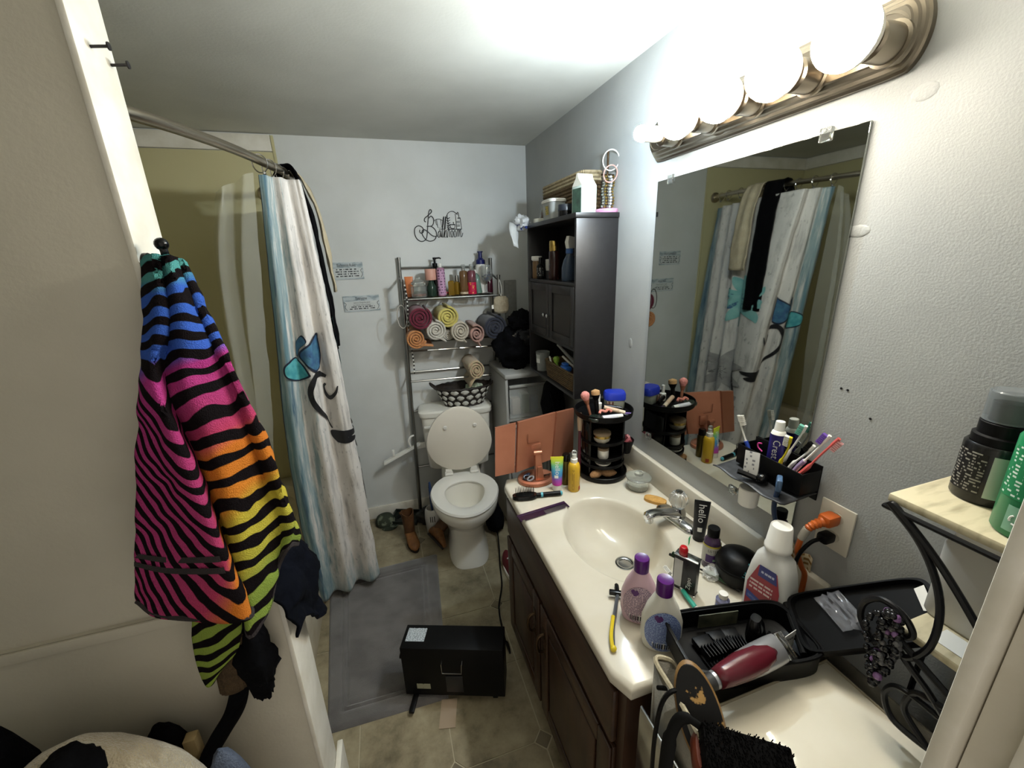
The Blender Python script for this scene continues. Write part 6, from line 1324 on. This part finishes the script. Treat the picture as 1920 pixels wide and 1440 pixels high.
def shl(x, w_, h_): return [(x, w_*math.cos(PI*k/14), h_*math.sin(PI*k/14)) for k in range(15)]
O('shell', MB().grid([[Vector(p) for p in r_] for r_ in (shl(.012, .0155, .0155), shl(.03, .0185, .0180), shl(.07, .0225, .0215), shl(.11, .0235, .0222), shl(.133, .019, .0212), shl(.142, .008, .0205))]), mat('burgundy_gloss', '#551722', .22), clp, uvs=[(0, 0)]*90, thick=.0012)
O('tail', MB().loft([clr(-.018, .008, .008), clr(-.010, .012, .0115), clr(.0058, .0145, .0135)]), mat('grey_rubber', '#2a2a2b', .6), clp)
O('blade', MB().rbox((.1655, -.023, -.008), (.180, .023, .010), .002), m_chrome, clp)
bt_ = MB()
for q in range(22): bt_.box((.1802, -.022+.002*q, -.002), (.188, -.0209+.002*q, .003))
O('blade_teeth', bt_, m_chrome, clp, kind='stuff')
O('power_wire', MB().tube(sm([(-.018, 0, 0), (-.04, .004, -.004), (-.062, .012, -.018), (-.075, .02, -.05)], 16), .004, 8), m_black, clp)
# oval wooden brush
vR, vU, vF = Vector((.9528, -.3017, -.034)), Vector((.1202, .2719, .9548)), Vector((.2788, .9138, -.2953))
def facing(c, right, up): # orientation with the given right/up
    r_ = Vector(right).normalized(); u_ = Vector(up); u_ = (u_-r_*u_.dot(r_)).normalized(); n = r_.cross(u_)
    return Matrix(((r_.x, u_.x, n.x, c[0]), (r_.y, u_.y, n.y, c[1]), (r_.z, u_.z, n.z, c[2]), (0, 0, 0, 1)))
_n = Vector((-.48, -.50, .72)).normalized(); _u2 = Vector((-.131, .342, .935)); _u2 = (_u2-_n*_u2.dot(_n)).normalized()
ob = thing('oval_brush', 'worn oval wooden brush with black paint standing in the bin', 'brush', M=facing((-.483, -2.155, .892), _u2.cross(_n), _u2))
O('back', MB().loft([[(.036*k_*math.cos(a), .078*k_*math.sin(a), z) for a in [2*PI*i/40 for i in range(40)]] for z, k_ in ((-.018, .90), (-.012, 1), (.004, 1), (.009, .93))]), mat('brush_wood', '#8b6a3e', .5, c2='#6d5029', ns=20, amt=.7), ob)
O('painted_face', MB().loft([[(.036*k_*math.cos(a), .078*k_*math.sin(a), z) for a in [2*PI*i/40 for i in range(40)]] for z, k_ in ((.0092, .925), (.0102, .91), (.0104, .3))]), mat('worn_black_paint', '#0e0d0c', .5, c2='#a5814c', ns=38, amt=1., lo=.62, hi=.65, detail=10, spec=.25), ob)
br2 = MB(); rnd = random.Random(2)
for k in range(260):
    a, q = rnd.uniform(0, 6.28), math.sqrt(rnd.random())*.9; x, y = .030*q*math.cos(a), .068*q*math.sin(a); br2.tube([(x, y, -.0182), (x*1.1, y*1.05, -.036)], .0007, 4)
O('bristles', br2, m_rubber, ob, kind='stuff')
# rectangular bristle brush
rbx = thing('bristle_brush', 'reddish wooden brush with dense black bristles in the bin', 'brush', M=facing((-.470, -2.232, .893), (.80, -.50, -.10), (.40, .85, .22)))
O('back', MB().loft([sell(0, 0, .072, .036, z, 36, 4) for z in (-.02, -.006)]+[sell(0, 0, .068, .032, 0, 36, 4)]), mat('mahogany', '#5a2716', .35, c2='#44190d', ns=20, amt=.6), rbx)
br3 = MB(); rnd = random.Random(3)
br3.rbox((-.063, -.029, .0), (.063, .029, .027), .003)
for k in range(1500):
    x, y = rnd.uniform(-.063, .063), rnd.uniform(-.029, .029); br3.tube([(x, y, .0), (x+rnd.uniform(-.003, .003), y+rnd.uniform(-.003, .003), .0285+rnd.uniform(-.002, .002))], .0008, 3)
O('bristles', br3, mat('black_bristle', '#050404', .85, spec=.1), rbx, kind='stuff')
# cords over the rim of the bin
o = O('power_cord', MB().tube(sm([(-.452, -2.125, .886), (-.485, -2.122, .904), (-.512, -2.118, .912), (-.530, -2.116, .885), (-.535, -2.114, .80), (-.532, -2.112, .70), (-.53, -2.11, .62)], 30), .004, 8), m_black); tag(o, 'thin black cord looped over the canvas bin rim', 'cord')
o = O('dryer_cord', MB().tube(sm([(-.49, -2.20, .895), (-.510, -2.176, .916), (-.528, -2.160, .915), (-.540, -2.155, .87), (-.543, -2.155, .78), (-.54, -2.15, .66)], 26), [.006]*8+[.009]*8+[.012]*11, 10, flat=.6), m_rubber); tag(o, 'thick black strap hanging over the canvas bin rim', 'strap')
# ================================================================ floor things
m_rug = mat('grey_plush', '#696664', .95, c2='#53504e', ns=9, amt=.8, bump=.5, bs=420, sheen=.4, detail=8, lo=.4, hi=.62)
CQ = [Vector(p) for p in ((-1.355, -.515), (-.780, -.503), (-.845, -1.338), (-1.285, -1.322))]
nu, nv = 70, 90; rows = []; uv = []
for j in range(nv+1):
    row = []
    for i in range(nu+1):
        u, v = i/nu, j/nv; p = CQ[0].lerp(CQ[1], u).lerp(CQ[3].lerp(CQ[2], u), v)
        e = min(u*.53, (1-u)*.53, v*.82, (1-v)*.82); h = .015*min(1, (e/.012))**.5
        for g_ in (.062, .084): h -= .008*math.exp(-((e-g_)/.0045)**2)
        h += .0012*noise.noise(Vector((p.x*30, p.y*30, 0)))
        row.append(Vector((p.x, p.y, max(.0008, h)))); uv.append((u, v))
    rows.append(row)
o = O('bath_rug', MB().grid(rows), m_rug, uvs=uv, smooth=60); tag(o, 'dark grey plush bath rug with a stitched border on the tiles', 'rug')
HM = T(-.802, -1.307, 0) @ RZ(-20.4)
ht = thing('space_heater', 'black box heater with a steel handle standing on the rug', 'heater', M=HM)
m_steel = mat('black_steel', '#050506', .5, spec=.2)
O('body', MB().rbox((-.193, -.052, .028), (.193, .052, .262), .003), m_steel, ht)
O('handle', MB().tube([(-.038, -.053, .205), (-.038, -.066, .205), (-.036, -.069, .165), (.036, -.069, .165), (.038, -.066, .205), (.038, -.053, .205)], .0022, 8), m_chrome, ht)
O('rating_label', patch(flat((0, 0, .2626), (1, 0, 0), (0, 1, 0)), -.180, -.108, -.022, .036, 1, 1), printm('rating_print', '#b4bcc2', '#5d646a', 14, .5, 12), ht, uvs=puv(1, 1))
O('front_label', patch(flat((0, -.0526, 0), (1, 0, 0), (0, 0, 1)), -.145, -.092, .062, .088, 1, 1), printm('front_print', '#9a9a84', '#55553f', 4, .4, 5), ht, uvs=puv(1, 1))
O('knob', MB().lathe([(.010, 0), (.010, .010), (0, .011)], 14, T(-.1935, -.03, .20) @ RY(-90)), m_black, ht)
for x, y0_ in ((-.155, -.115), (.155, -.05)): O('foot', MB().rbox((x-.010, y0_, .0165), (x+.010, .085, .0275), .003), m_black, ht)
O('vent_panel', MB().rbox((-.03, -.0545, .05), (.035, -.0525, .13), .001), mat('vent_grey', '#1c1c20', .35), ht)
tgm = printm('tag_print', '#a5927c', '#6b5138', 18, .5, 9)
tg = O('paper_tag', MB().box((-.03, -.052, 0), (.03, .052, .0012)), tgm); tg.matrix_world = T(-.855, -1.392, .0015) @ RZ(-14); tag(tg, 'brown printed paper tag lying on the tiles before the heater', 'tag')
o = O('heater_cord', MB().tube(sm([(-.63, -1.335, .20), (-.595, -1.32, .17), (-.575, -1.28, .06), (-.565, -1.16, .012), (-.545, -1.0, .008), (-.49, -.86, .008), (-.46, -.72, .008), (-.43, -.60, .02), (-.40, -.45, .05)], 60), .0042, 8), m_black); tag(o, 'black cord running from the heater along the vanity', 'cord')
# boots
m_lea = mat('tan_leather', '#6e4826', .6, c2='#8a5c31', ns=26, amt=.8, bump=.3, bs=60); m_lead = mat('brown_leather', '#4b2f1b', .6, c2='#60401f', ns=26, amt=.7, bump=.3, bs=60); m_sole = mat('boot_sole', '#1f150e', .7)
def boot(lab, M_):
    b = thing('cowboy_boot', lab, 'boot', M=M_)
    def fr(y, w_, z0, z1): return [(w_*math.cos(2*PI*k/20), y, (z0+z1)/2+(z1-z0)/2*math.sin(2*PI*k/20)) for k in range(20)]
    O('vamp', MB().loft([fr(.035, .022, .012, .055), fr(.02, .030, .012, .075), fr(-.02, .032, .012, .085), fr(-.06, .034, .012, .065), fr(-.095, .034, .012, .05), fr(-.12, .027, .012, .04), fr(-.132, .012, .013, .026)]), m_lea, b)
    def sh(z, k, dy, dip=0): return [(.034*k*math.cos(2*PI*i/24), dy+.040*k*math.sin(2*PI*i/24), z+dip*abs(math.cos(2*PI*i/24))) for i in range(24)]
    O('shaft', MB().loft([sh(.035, .85, 0), sh(.07, .92, -.002), sh(.12, 1.0, .002), sh(.165, 1.08, .006), sh(.185, 1.1, .006, .016), sh(.185, .98, .006, .016), sh(.12, .9, .002), sh(.06, .75, 0)]), m_lead, b)
    O('sole', MB().loft([[(x*k, y, z) for x, y in [(.034*math.cos(2*PI*i/28)*(1 if math.sin(2*PI*i/28) < .2 else .8), -.05+.088*math.sin(2*PI*i/28)) for i in range(28)]] for z, k in ((.0, .98), (.011, 1))]), m_sole, b)
    O('pull_tab', MB().tube(sm([(-.036, .006, .185), (-.044, .006, .205), (-.036, .006, .2)], 8), .004, 6), m_lead, b)
boot('brown cowboy boot standing upright beside the rug', T(-.915, -.315, .001) @ RZ(10))
boot('brown cowboy boot tipped over against the standing boot', T(-.80, -.385, .038) @ RZ(22) @ RX(2) @ RY(62))
# clutter by the back wall
cp = thing('camo_cap', 'dark green camouflage cap on the floor by the curtain', 'cap', (-1.06, -.085, .001), 30)
m_camo = mat('camouflage', '#2f3528', .9, c2='#6f7460', ns=26, amt=.9, lo=.5, hi=.6)
O('crown', MB().lathe([(.06, 0), (.062, .02), (.05, .048), (.025, .062), (0, .065)], 24), m_camo, cp); O('brim', MB().loft([[(.055*math.cos(a)*k, -.05-.055*math.sin(a)*k, z) for a in [PI*i/14 for i in range(15)]] for z, k in ((.003, 1), (.006, 1))]), m_camo, cp)
tr = thing('plastic_tray', 'dark plastic tray leaning on the baseboard', 'tray', M=T(-.925, -.10, .012) @ RZ(-22) @ RX(14))
O('tray_floor', MB().rbox((-.085, -.055, 0), (.085, .055, .006), .002), mat('dark_green_plastic', '#20251f', .4), tr)
for a, b in (((-.085, -.055), (.085, -.049)), ((-.085, .049), (.085, .055)), ((-.085, -.0488), (-.079, .0488)), ((.079, -.0488), (.085, .0488))): O('tray_wall', MB().rbox((a[0], a[1], .0062), (b[0], b[1], .03), .002), mat('dark_green_plastic', '#20251f', .4), tr)
o = O('cable_coil', MB().tube([(-.93+.05*math.cos(a*.9), -.10+.03*math.sin(a), .047+.006*math.sin(a*1.7)) for a in [k*.4 for k in range(34)]], .004, 6), m_rubber); tag(o, 'tangled black cable lying in the dark tray', 'cable')
heap('dark_rag', 'dark rag bunched behind the boots', 'rag', (-.79, -.17, .05), (.07, .05, .05), mat('dark_rag', '#1b1a17', .9, c2='#3a382f', ns=30, amt=.7), 51, .4, 12, -.047)
heap('dark_rag', 'black bag slumped beside the toilet base', 'bag', (-.40, -.40, .09), (.05, .08, .09), m_blackcloth, 52, .3, 9, -.085)
tbh = pbottle('toilet_brush_holder', 'white plastic toilet brush holder beside the toilet', 'brush holder', (-.765, -.27, .001), [('cup', [(0, 0), (.042, 0), (.045, .004), (.050, .10), (.046, .15), (.038, .165), (.035, .165), (.043, .148), (.046, .10), (.041, .006), (0, .006)], m_wht)])
for k in range(3): O('vent_slot', MB().rbox((-.004, -.0515, .09), (.0, -.048, .13), .001, RZ(-20+14*k)), m_rubber, tbh)
tbr = pbottle('toilet_brush', 'toilet brush with a blue handle standing in its holder', 'brush', (-.765, -.27, .0085), [('brush_head', [(0, 0), (.03, .005), (.032, .07), (.02, .09)], m_wht), ('handle', [(.008, .0905), (.006, .14), (.009, .2), (.010, .30), (.006, .335), (0, .337)], mat('navy_brush_handle', '#2c3f63', .4))])
# white plastic arm clipped on the rack leg
wa = thing('swing_hanger', 'white plastic swing arm clipped to the rack leg', 'hanger', (-.835, -.10, .50))
O('plank', MB().loft([[(-.18, -.035, -.062), (-.18, -.005, -.062), (-.18, -.005, -.045), (-.18, -.035, -.045)], [(.05, 0, .018), (.05, .03, .018), (.05, .03, .034), (.05, 0, .034)]]), m_wht, wa)
O('peg', MB().rbox((-.125, -.02, -.02), (-.11, -.005, .022), .003), m_wht, wa); O('bracket', MB().rbox((.03, .012, -.01), (.11, .024, .03), .003), m_wht, wa)
O('clamp', MB().tube(sm([(-.01, -.02, .03), (-.02, -.03, .07), (-.005, -.035, .1), (.015, -.03, .105)], 12), .006, 8), m_wht, wa)
# red sneaker behind the vanity
sn = thing('sneaker', 'red and white sneaker tucked beside the vanity', 'shoe', M=T(-.405, -.80, .001) @ RZ(8))
def sr_(y, w_, z1): return [(w_*math.cos(2*PI*k/18), y, .024+(z1-.024)*max(0, math.sin(2*PI*k/18))-.002*max(0, -math.sin(2*PI*k/18))) for k in range(18)]
O('upper', MB().loft([sr_(.10, .024, .085), sr_(.07, .034, .095), sr_(.02, .036, .085), sr_(-.04, .040, .065), sr_(-.08, .040, .052), sr_(-.12, .028, .042)]), mat('red_canvas', '#5e141c', .8), sn)
O('sole', MB().loft([[(.043*math.cos(a)*k, -.01+.118*math.sin(a)*k, z) for a in [2*PI*i/28 for i in range(28)]] for z, k in ((0, .97), (.004, 1), (.024, 1))]), m_wht, sn)
for k in range(4): O('lace', MB().tube(sm([(-.022, -.045+.025*k, .064+.007*k), (0, -.045+.025*k, .076+.008*k), (.022, -.045+.025*k, .064+.007*k)], 8), .003, 6), m_wht, sn)

# ================================================================ rainbow towel and clothes on the partition
def towel_mat():
    m = mat('zebra_terry', '#888888', .97, bump=.6, bs=500, spec=.1); N, L, B = nodes(m)
    uv = N.new('ShaderNodeUVMap'); sep = N.new('ShaderNodeSeparateXYZ'); L.new(uv.outputs[0], sep.inputs[0])
    r = ramp(N, [(0, '#4d8f8c'), (.10, '#4d8f8c'), (.13, '#3459ad'), (.30, '#3a5cb4'), (.34, '#a8387f'), (.50, '#a63a66'), (.54, '#b03d5e'), (.58, '#c8722a'), (.67, '#c87a2c'), (.71, '#c0ad3e'), (.80, '#b3ac42'), (.86, '#8ba046'), (1, '#7c9444')])
    L.new(sep.outputs['Y'], r.inputs[0])
    t = N.new('ShaderNodeTexCoord'); nz = N.new('ShaderNodeTexNoise'); nz.inputs['Scale'].default_value = 7.5; nz.inputs['Detail'].default_value = 2.5
    L.new(t.outputs['Object'], nz.inputs['Vector'])
    a = N.new('ShaderNodeMath'); a.operation = 'MULTIPLY'; a.inputs[1].default_value = 15.0; L.new(nz.outputs['Fac'], a.inputs[0])
    b = N.new('ShaderNodeMath'); b.operation = 'MULTIPLY'; b.inputs[1].default_value = 62.0; L.new(sep.outputs['X'], b.inputs[0])
    c = N.new('ShaderNodeMath'); c.operation = 'ADD'; L.new(a.outputs[0], c.inputs[0]); L.new(b.outputs[0], c.inputs[1])
    s = N.new('ShaderNodeMath'); s.operation = 'SINE'; L.new(c.outputs[0], s.inputs[0])
    st = ramp(N, [(.44, (0, 0, 0, 1)), (.56, (1, 1, 1, 1))]); mp = N.new('ShaderNodeMapRange'); mp.inputs[1].default_value = -1; mp.inputs[2].default_value = 1
    L.new(s.outputs[0], mp.inputs[0]); L.new(mp.outputs[0], st.inputs[0])
    mx = N.new('ShaderNodeMix'); mx.data_type = 'RGBA'; mx.inputs[6].default_value = lin('#120d0f'); L.new(st.outputs[0], mx.inputs[0]); L.new(r.outputs[0], mx.inputs[7])
    L.new(mx.outputs[2], B.inputs['Base Color']); return m
m_zeb = towel_mat()
TW = [
    [ (-1.258, -1.710, 1.646), (-1.245, -1.722, 1.655), (-1.231, -1.735, 1.658), (-1.230, -1.722, 1.654), (-1.217, -1.735, 1.656), (-1.215, -1.725, 1.653), (-1.213, -1.715, 1.651), (-1.208, -1.715, 1.649), (-1.209, -1.700, 1.644) ],
    [ (-1.254, -1.765, 1.561), (-1.239, -1.775, 1.561), (-1.225, -1.785, 1.562), (-1.225, -1.765, 1.557), (-1.203, -1.780, 1.562), (-1.196, -1.765, 1.559), (-1.193, -1.745, 1.557), (-1.183, -1.745, 1.560), (-1.187, -1.715, 1.545) ],
    [ (-1.273, -1.785, 1.467), (-1.260, -1.800, 1.473), (-1.245, -1.810, 1.483), (-1.246, -1.780, 1.460), (-1.214, -1.800, 1.463), (-1.190, -1.780, 1.459), (-1.172, -1.755, 1.453), (-1.158, -1.760, 1.458), (-1.167, -1.720, 1.430) ],
    [ (-1.297, -1.800, 1.360), (-1.264, -1.815, 1.361), (-1.230, -1.830, 1.362), (-1.235, -1.785, 1.341), (-1.197, -1.810, 1.346), (-1.172, -1.785, 1.335), (-1.158, -1.755, 1.321), (-1.141, -1.760, 1.327), (-1.148, -1.715, 1.292) ],
    [ (-1.327, -1.810, 1.237), (-1.273, -1.825, 1.233), (-1.218, -1.840, 1.235), (-1.226, -1.790, 1.197), (-1.195, -1.815, 1.204), (-1.171, -1.785, 1.185), (-1.149, -1.750, 1.163), (-1.128, -1.755, 1.171), (-1.131, -1.710, 1.123) ],
    [ (-1.358, -1.815, 1.103), (-1.321, -1.830, 1.071), (-1.202, -1.845, 1.038), (-1.220, -1.790, 1.017), (-1.217, -1.815, 0.968), (-1.188, -1.785, 1.001), (-1.168, -1.750, 1.060), (-1.141, -1.750, 1.103), (-1.138, -1.705, 1.075) ],
]
CC = [[.04, .04, .05, .06, .06, .07, .07, .08, .09], [.20, .19, .18, .20, .20, .20, .20, .21, .22], [.335, .33, .34, .37, .39, .41, .42, .42, .44], [.40, .42, .45, .55, .57, .60, .61, .62, .64], [.44, .46, .49, .68, .72, .76, .78, .80, .82], [.47, .50, .62, .82, .92, .93, .90, .92, .95]]
SS = [[0, 0, 0, .1, .1, .2, .2, .3, .3], [1, 1.1, 1.2, 1.2, 1.25, 1.3, 1.3, 1.4, 1.4], [2.3, 2.0, 1.8, 2.2, 2.35, 2.4, 2.5, 2.5, 2.6], [4.2, 3.3, 2.6, 3.3, 3.5, 3.6, 3.7, 3.7, 3.8], [6.0, 4.8, 3.8, 4.5, 4.7, 4.8, 4.9, 4.9, 5.0], [7.4, 6.4, 5.2, 6.0, 6.3, 6.2, 5.8, 5.6, 5.6]]
STW = Surf(TW); SUV = Surf([[(s*.30, c, 0) for s, c in zip(a, b)] for a, b in zip(SS, CC)])
tw_ = thing('zebra_towel', 'rainbow zebra striped bath towel hanging from a hook', 'towel', (-1.24, -1.76, 1.66))
o = cloth('terry_sheet', STW, 90, 110, m_zeb, tw_, .009, .006, 16, uvf=lambda u, v: SUV(u, v).to_2d()); o.matrix_parent_inverse = T(1.24, 1.76, -1.66)
hem = MB()
for v_h in (.995,):
    hem.tube([STW(u, v_h)+STW.nrm(u, v_h)*0 for u in [k/60 for k in range(61)]], .0062, 6)
o = O('hem', hem, mat('towel_hem', '#2b2526', .95, bump=.4, bs=300), tw_); o.matrix_parent_inverse = T(1.24, 1.76, -1.66)
for vv in (.862, .885):
    o = O('woven_band', ribbon(STW, [(k/10*.245, vv) for k in range(11)], [(k/10*.245, vv+.012) for k in range(11)], 30, 1, .0065, 1 if STW.nrm(.1, .8).y < 0 else -1), mat('towel_hem', '#2b2526', .95), tw_, uvs=[(0, 0)]*62); o.matrix_parent_inverse = T(1.24, 1.76, -1.66)
SFL = Surf([[(-1.309, -1.775, 1.03), (-1.269, -1.785, 1.03), (-1.229, -1.785, 1.02)], [(-1.326, -1.775, .942), (-1.293, -1.79, .925), (-1.252, -1.785, .931)], [(-1.328, -1.775, .868), (-1.319, -1.782, .852), (-1.304, -1.78, .875)]])
o = cloth('hanging_corner', SFL, 24, 30, m_zeb, tw_, .009, .002, 16, uvf=lambda u, v: (.5*v+.2*u, .86)); o.matrix_parent_inverse = T(1.24, 1.76, -1.66)
hk = thing('wall_hook', 'round black hook on the white end of the partition', 'hook', (-1.2635, -1.695, 1.645))
O('mount', MB().lathe([(.016, 0), (.016, .006), (.008, .009)], 18, RY(90)), m_blackg, hk); O('arm', MB().tube(sm([(.008, 0, 0), (.022, -.008, -.004), (.034, -.014, .010), (.034, -.016, .026)], 12), .006, 8), m_blackg, hk); O('tip', MB().ball((.034, -.016, .028), .010), m_blackg, hk)
for k, (y, z, lab) in enumerate(((-1.676, 1.946, 'upper left dark screw sticking out of the white partition end'), (-1.628, 1.941, 'lower right dark screw sticking out of the white partition end'))):
    n_l = thing('screw', lab, 'screw', (-1.2638, y, z)); O('shank', MB().tube([(0, 0, 0), (.022, -.002, .0015)], .0022, 8), mat('dark_screw', '#2c2a2a', .4, .6), n_l); O('screw_head', MB().lathe([(.0055, 0), (.0055, .002), (0, .003)], 12, T(.022, -.002, .0015) @ RY(90)), mat('dark_screw', '#2c2a2a', .4, .6), n_l)
# dark clothes over the ledge
m_nv = mat('navy_jersey', '#06080e', .95, c2='#0b0e18', ns=20, amt=.6, bump=.25, bs=70, spec=.1)
DR = []
for y, zt, zl, xo in ((-1.755, 1.005, .885, -.015), (-1.72, 1.022, .90, 0), (-1.68, 1.03, .86, .006), (-1.64, 1.034, .815, .012), (-1.60, 1.028, .80, .014), (-1.565, 1.0, .82, .004)):
    DR.append([(-1.252+xo, y, zt-.015), (-1.225+xo, y+.004, zt+.004), (-1.19+xo, y-.004, zt), (-1.163+xo, y+.006, zt-.035), (-1.150+xo, y-.006, (zt+zl)/2), (-1.158+xo*.5, y+.004, zl+.03), (-1.150+xo, y, zl)])
o = cloth('dark_shirt', Surf(DR), 44, 50, m_nv, None, .006, .010, 22); tag(o, 'dark navy shirt draped over the end of the low partition', 'clothes')
heap('dark_shirt', 'black cloth bunched below the rainbow towel', 'clothes', (-1.243, -1.756, .865), (.034, .026, .095), m_blackcloth, 61, .35, 16)
kn_ = thing('knit_mitten', 'brown ribbed knit mitten hanging under the towel', 'mitten', (-1.292, -1.762, .80))
O('knit_body', MB().loft([[( (.024+.002*math.cos(9*a*2))*k_*math.cos(a)+dx, .014*k_*math.sin(a), z) for a in [2*PI*i/72 for i in range(72)]] for z, k_, dx in ((0, .6, 0), (.006, 1, 0), (.05, 1.05, .004), (.10, 1.0, .016), (.135, .8, .026))]), mat('brown_rib_knit', '#4b3a25', .95, c2='#362918', ns=60, amt=.7, bump=.6, bs=160), kn_)
o = O('belt_strap', MB().tube(sm([(-1.262, -1.748, .88), (-1.285, -1.752, .80), (-1.306, -1.757, .742), (-1.338, -1.77, .701), (-1.362, -1.785, .665), (-1.378, -1.80, .60)], 30), [.016+.008*math.sin(PI*k/30) for k in range(31)], 10, flat=.45), m_blackcloth); tag(o, 'black fabric strap trailing from the partition to the laundry', 'strap')
# laundry at the lower left
m_plush = mat('cream_plush', '#b5a98e', 1., c2='#9f9276', ns=60, amt=.6, bump=.8, bs=260, sheen=.5)
heap('plush_blanket', 'cream plush blanket on top of the laundry pile', 'blanket', (-1.48, -1.87, .48), (.185, .10, .42), m_plush, 71, .05, 5, -.478)
heap('black_garment', 'black garment lying across the cream plush', 'clothes', (-1.462, -1.915, .885), (.042, .045, .042), m_blackcloth, 72, .3, 9)
heap('black_garment', 'black garment at the far left corner of the laundry', 'clothes', (-1.635, -1.79, .45), (.06, .05, .43), m_blackcloth, 73, .08, 6, -.448)
heap('black_garment', 'black bundle of clothes between the plush and the wooden box', 'clothes', (-1.428, -1.765, .39), (.075, .036, .385), m_blackcloth, 74, .06, 8, -.388)
heap('denim_garment', 'grey blue denim garment at the right of the laundry', 'clothes', (-1.292, -1.868, .395), (.055, .05, .39), mat('denim', '#565f70', .95, c2='#454d5d', ns=80, amt=.7, bump=.5, bs=300), 75, .06, 9, -.393)
wbx = thing('wooden_crate', 'pale wooden crate corner behind the laundry', 'crate', (-1.372, -1.775, .002))
for x in (-.012, .030): O('crate_post', MB().rbox((x-.011, -.008, 0), (x+.011, .014, .725 if x < 0 else .60), .002), mat('pale_pine', '#a8936a', .6, c2='#8f7a52', ns=10, amt=.7, stretch=(5, 5, 1)), wbx)
O('crate_rail', MB().rbox((-.0225, -.020, .52), (.0405, -.009, .58), .002), mat('pale_pine', '#a8936a', .6), wbx)
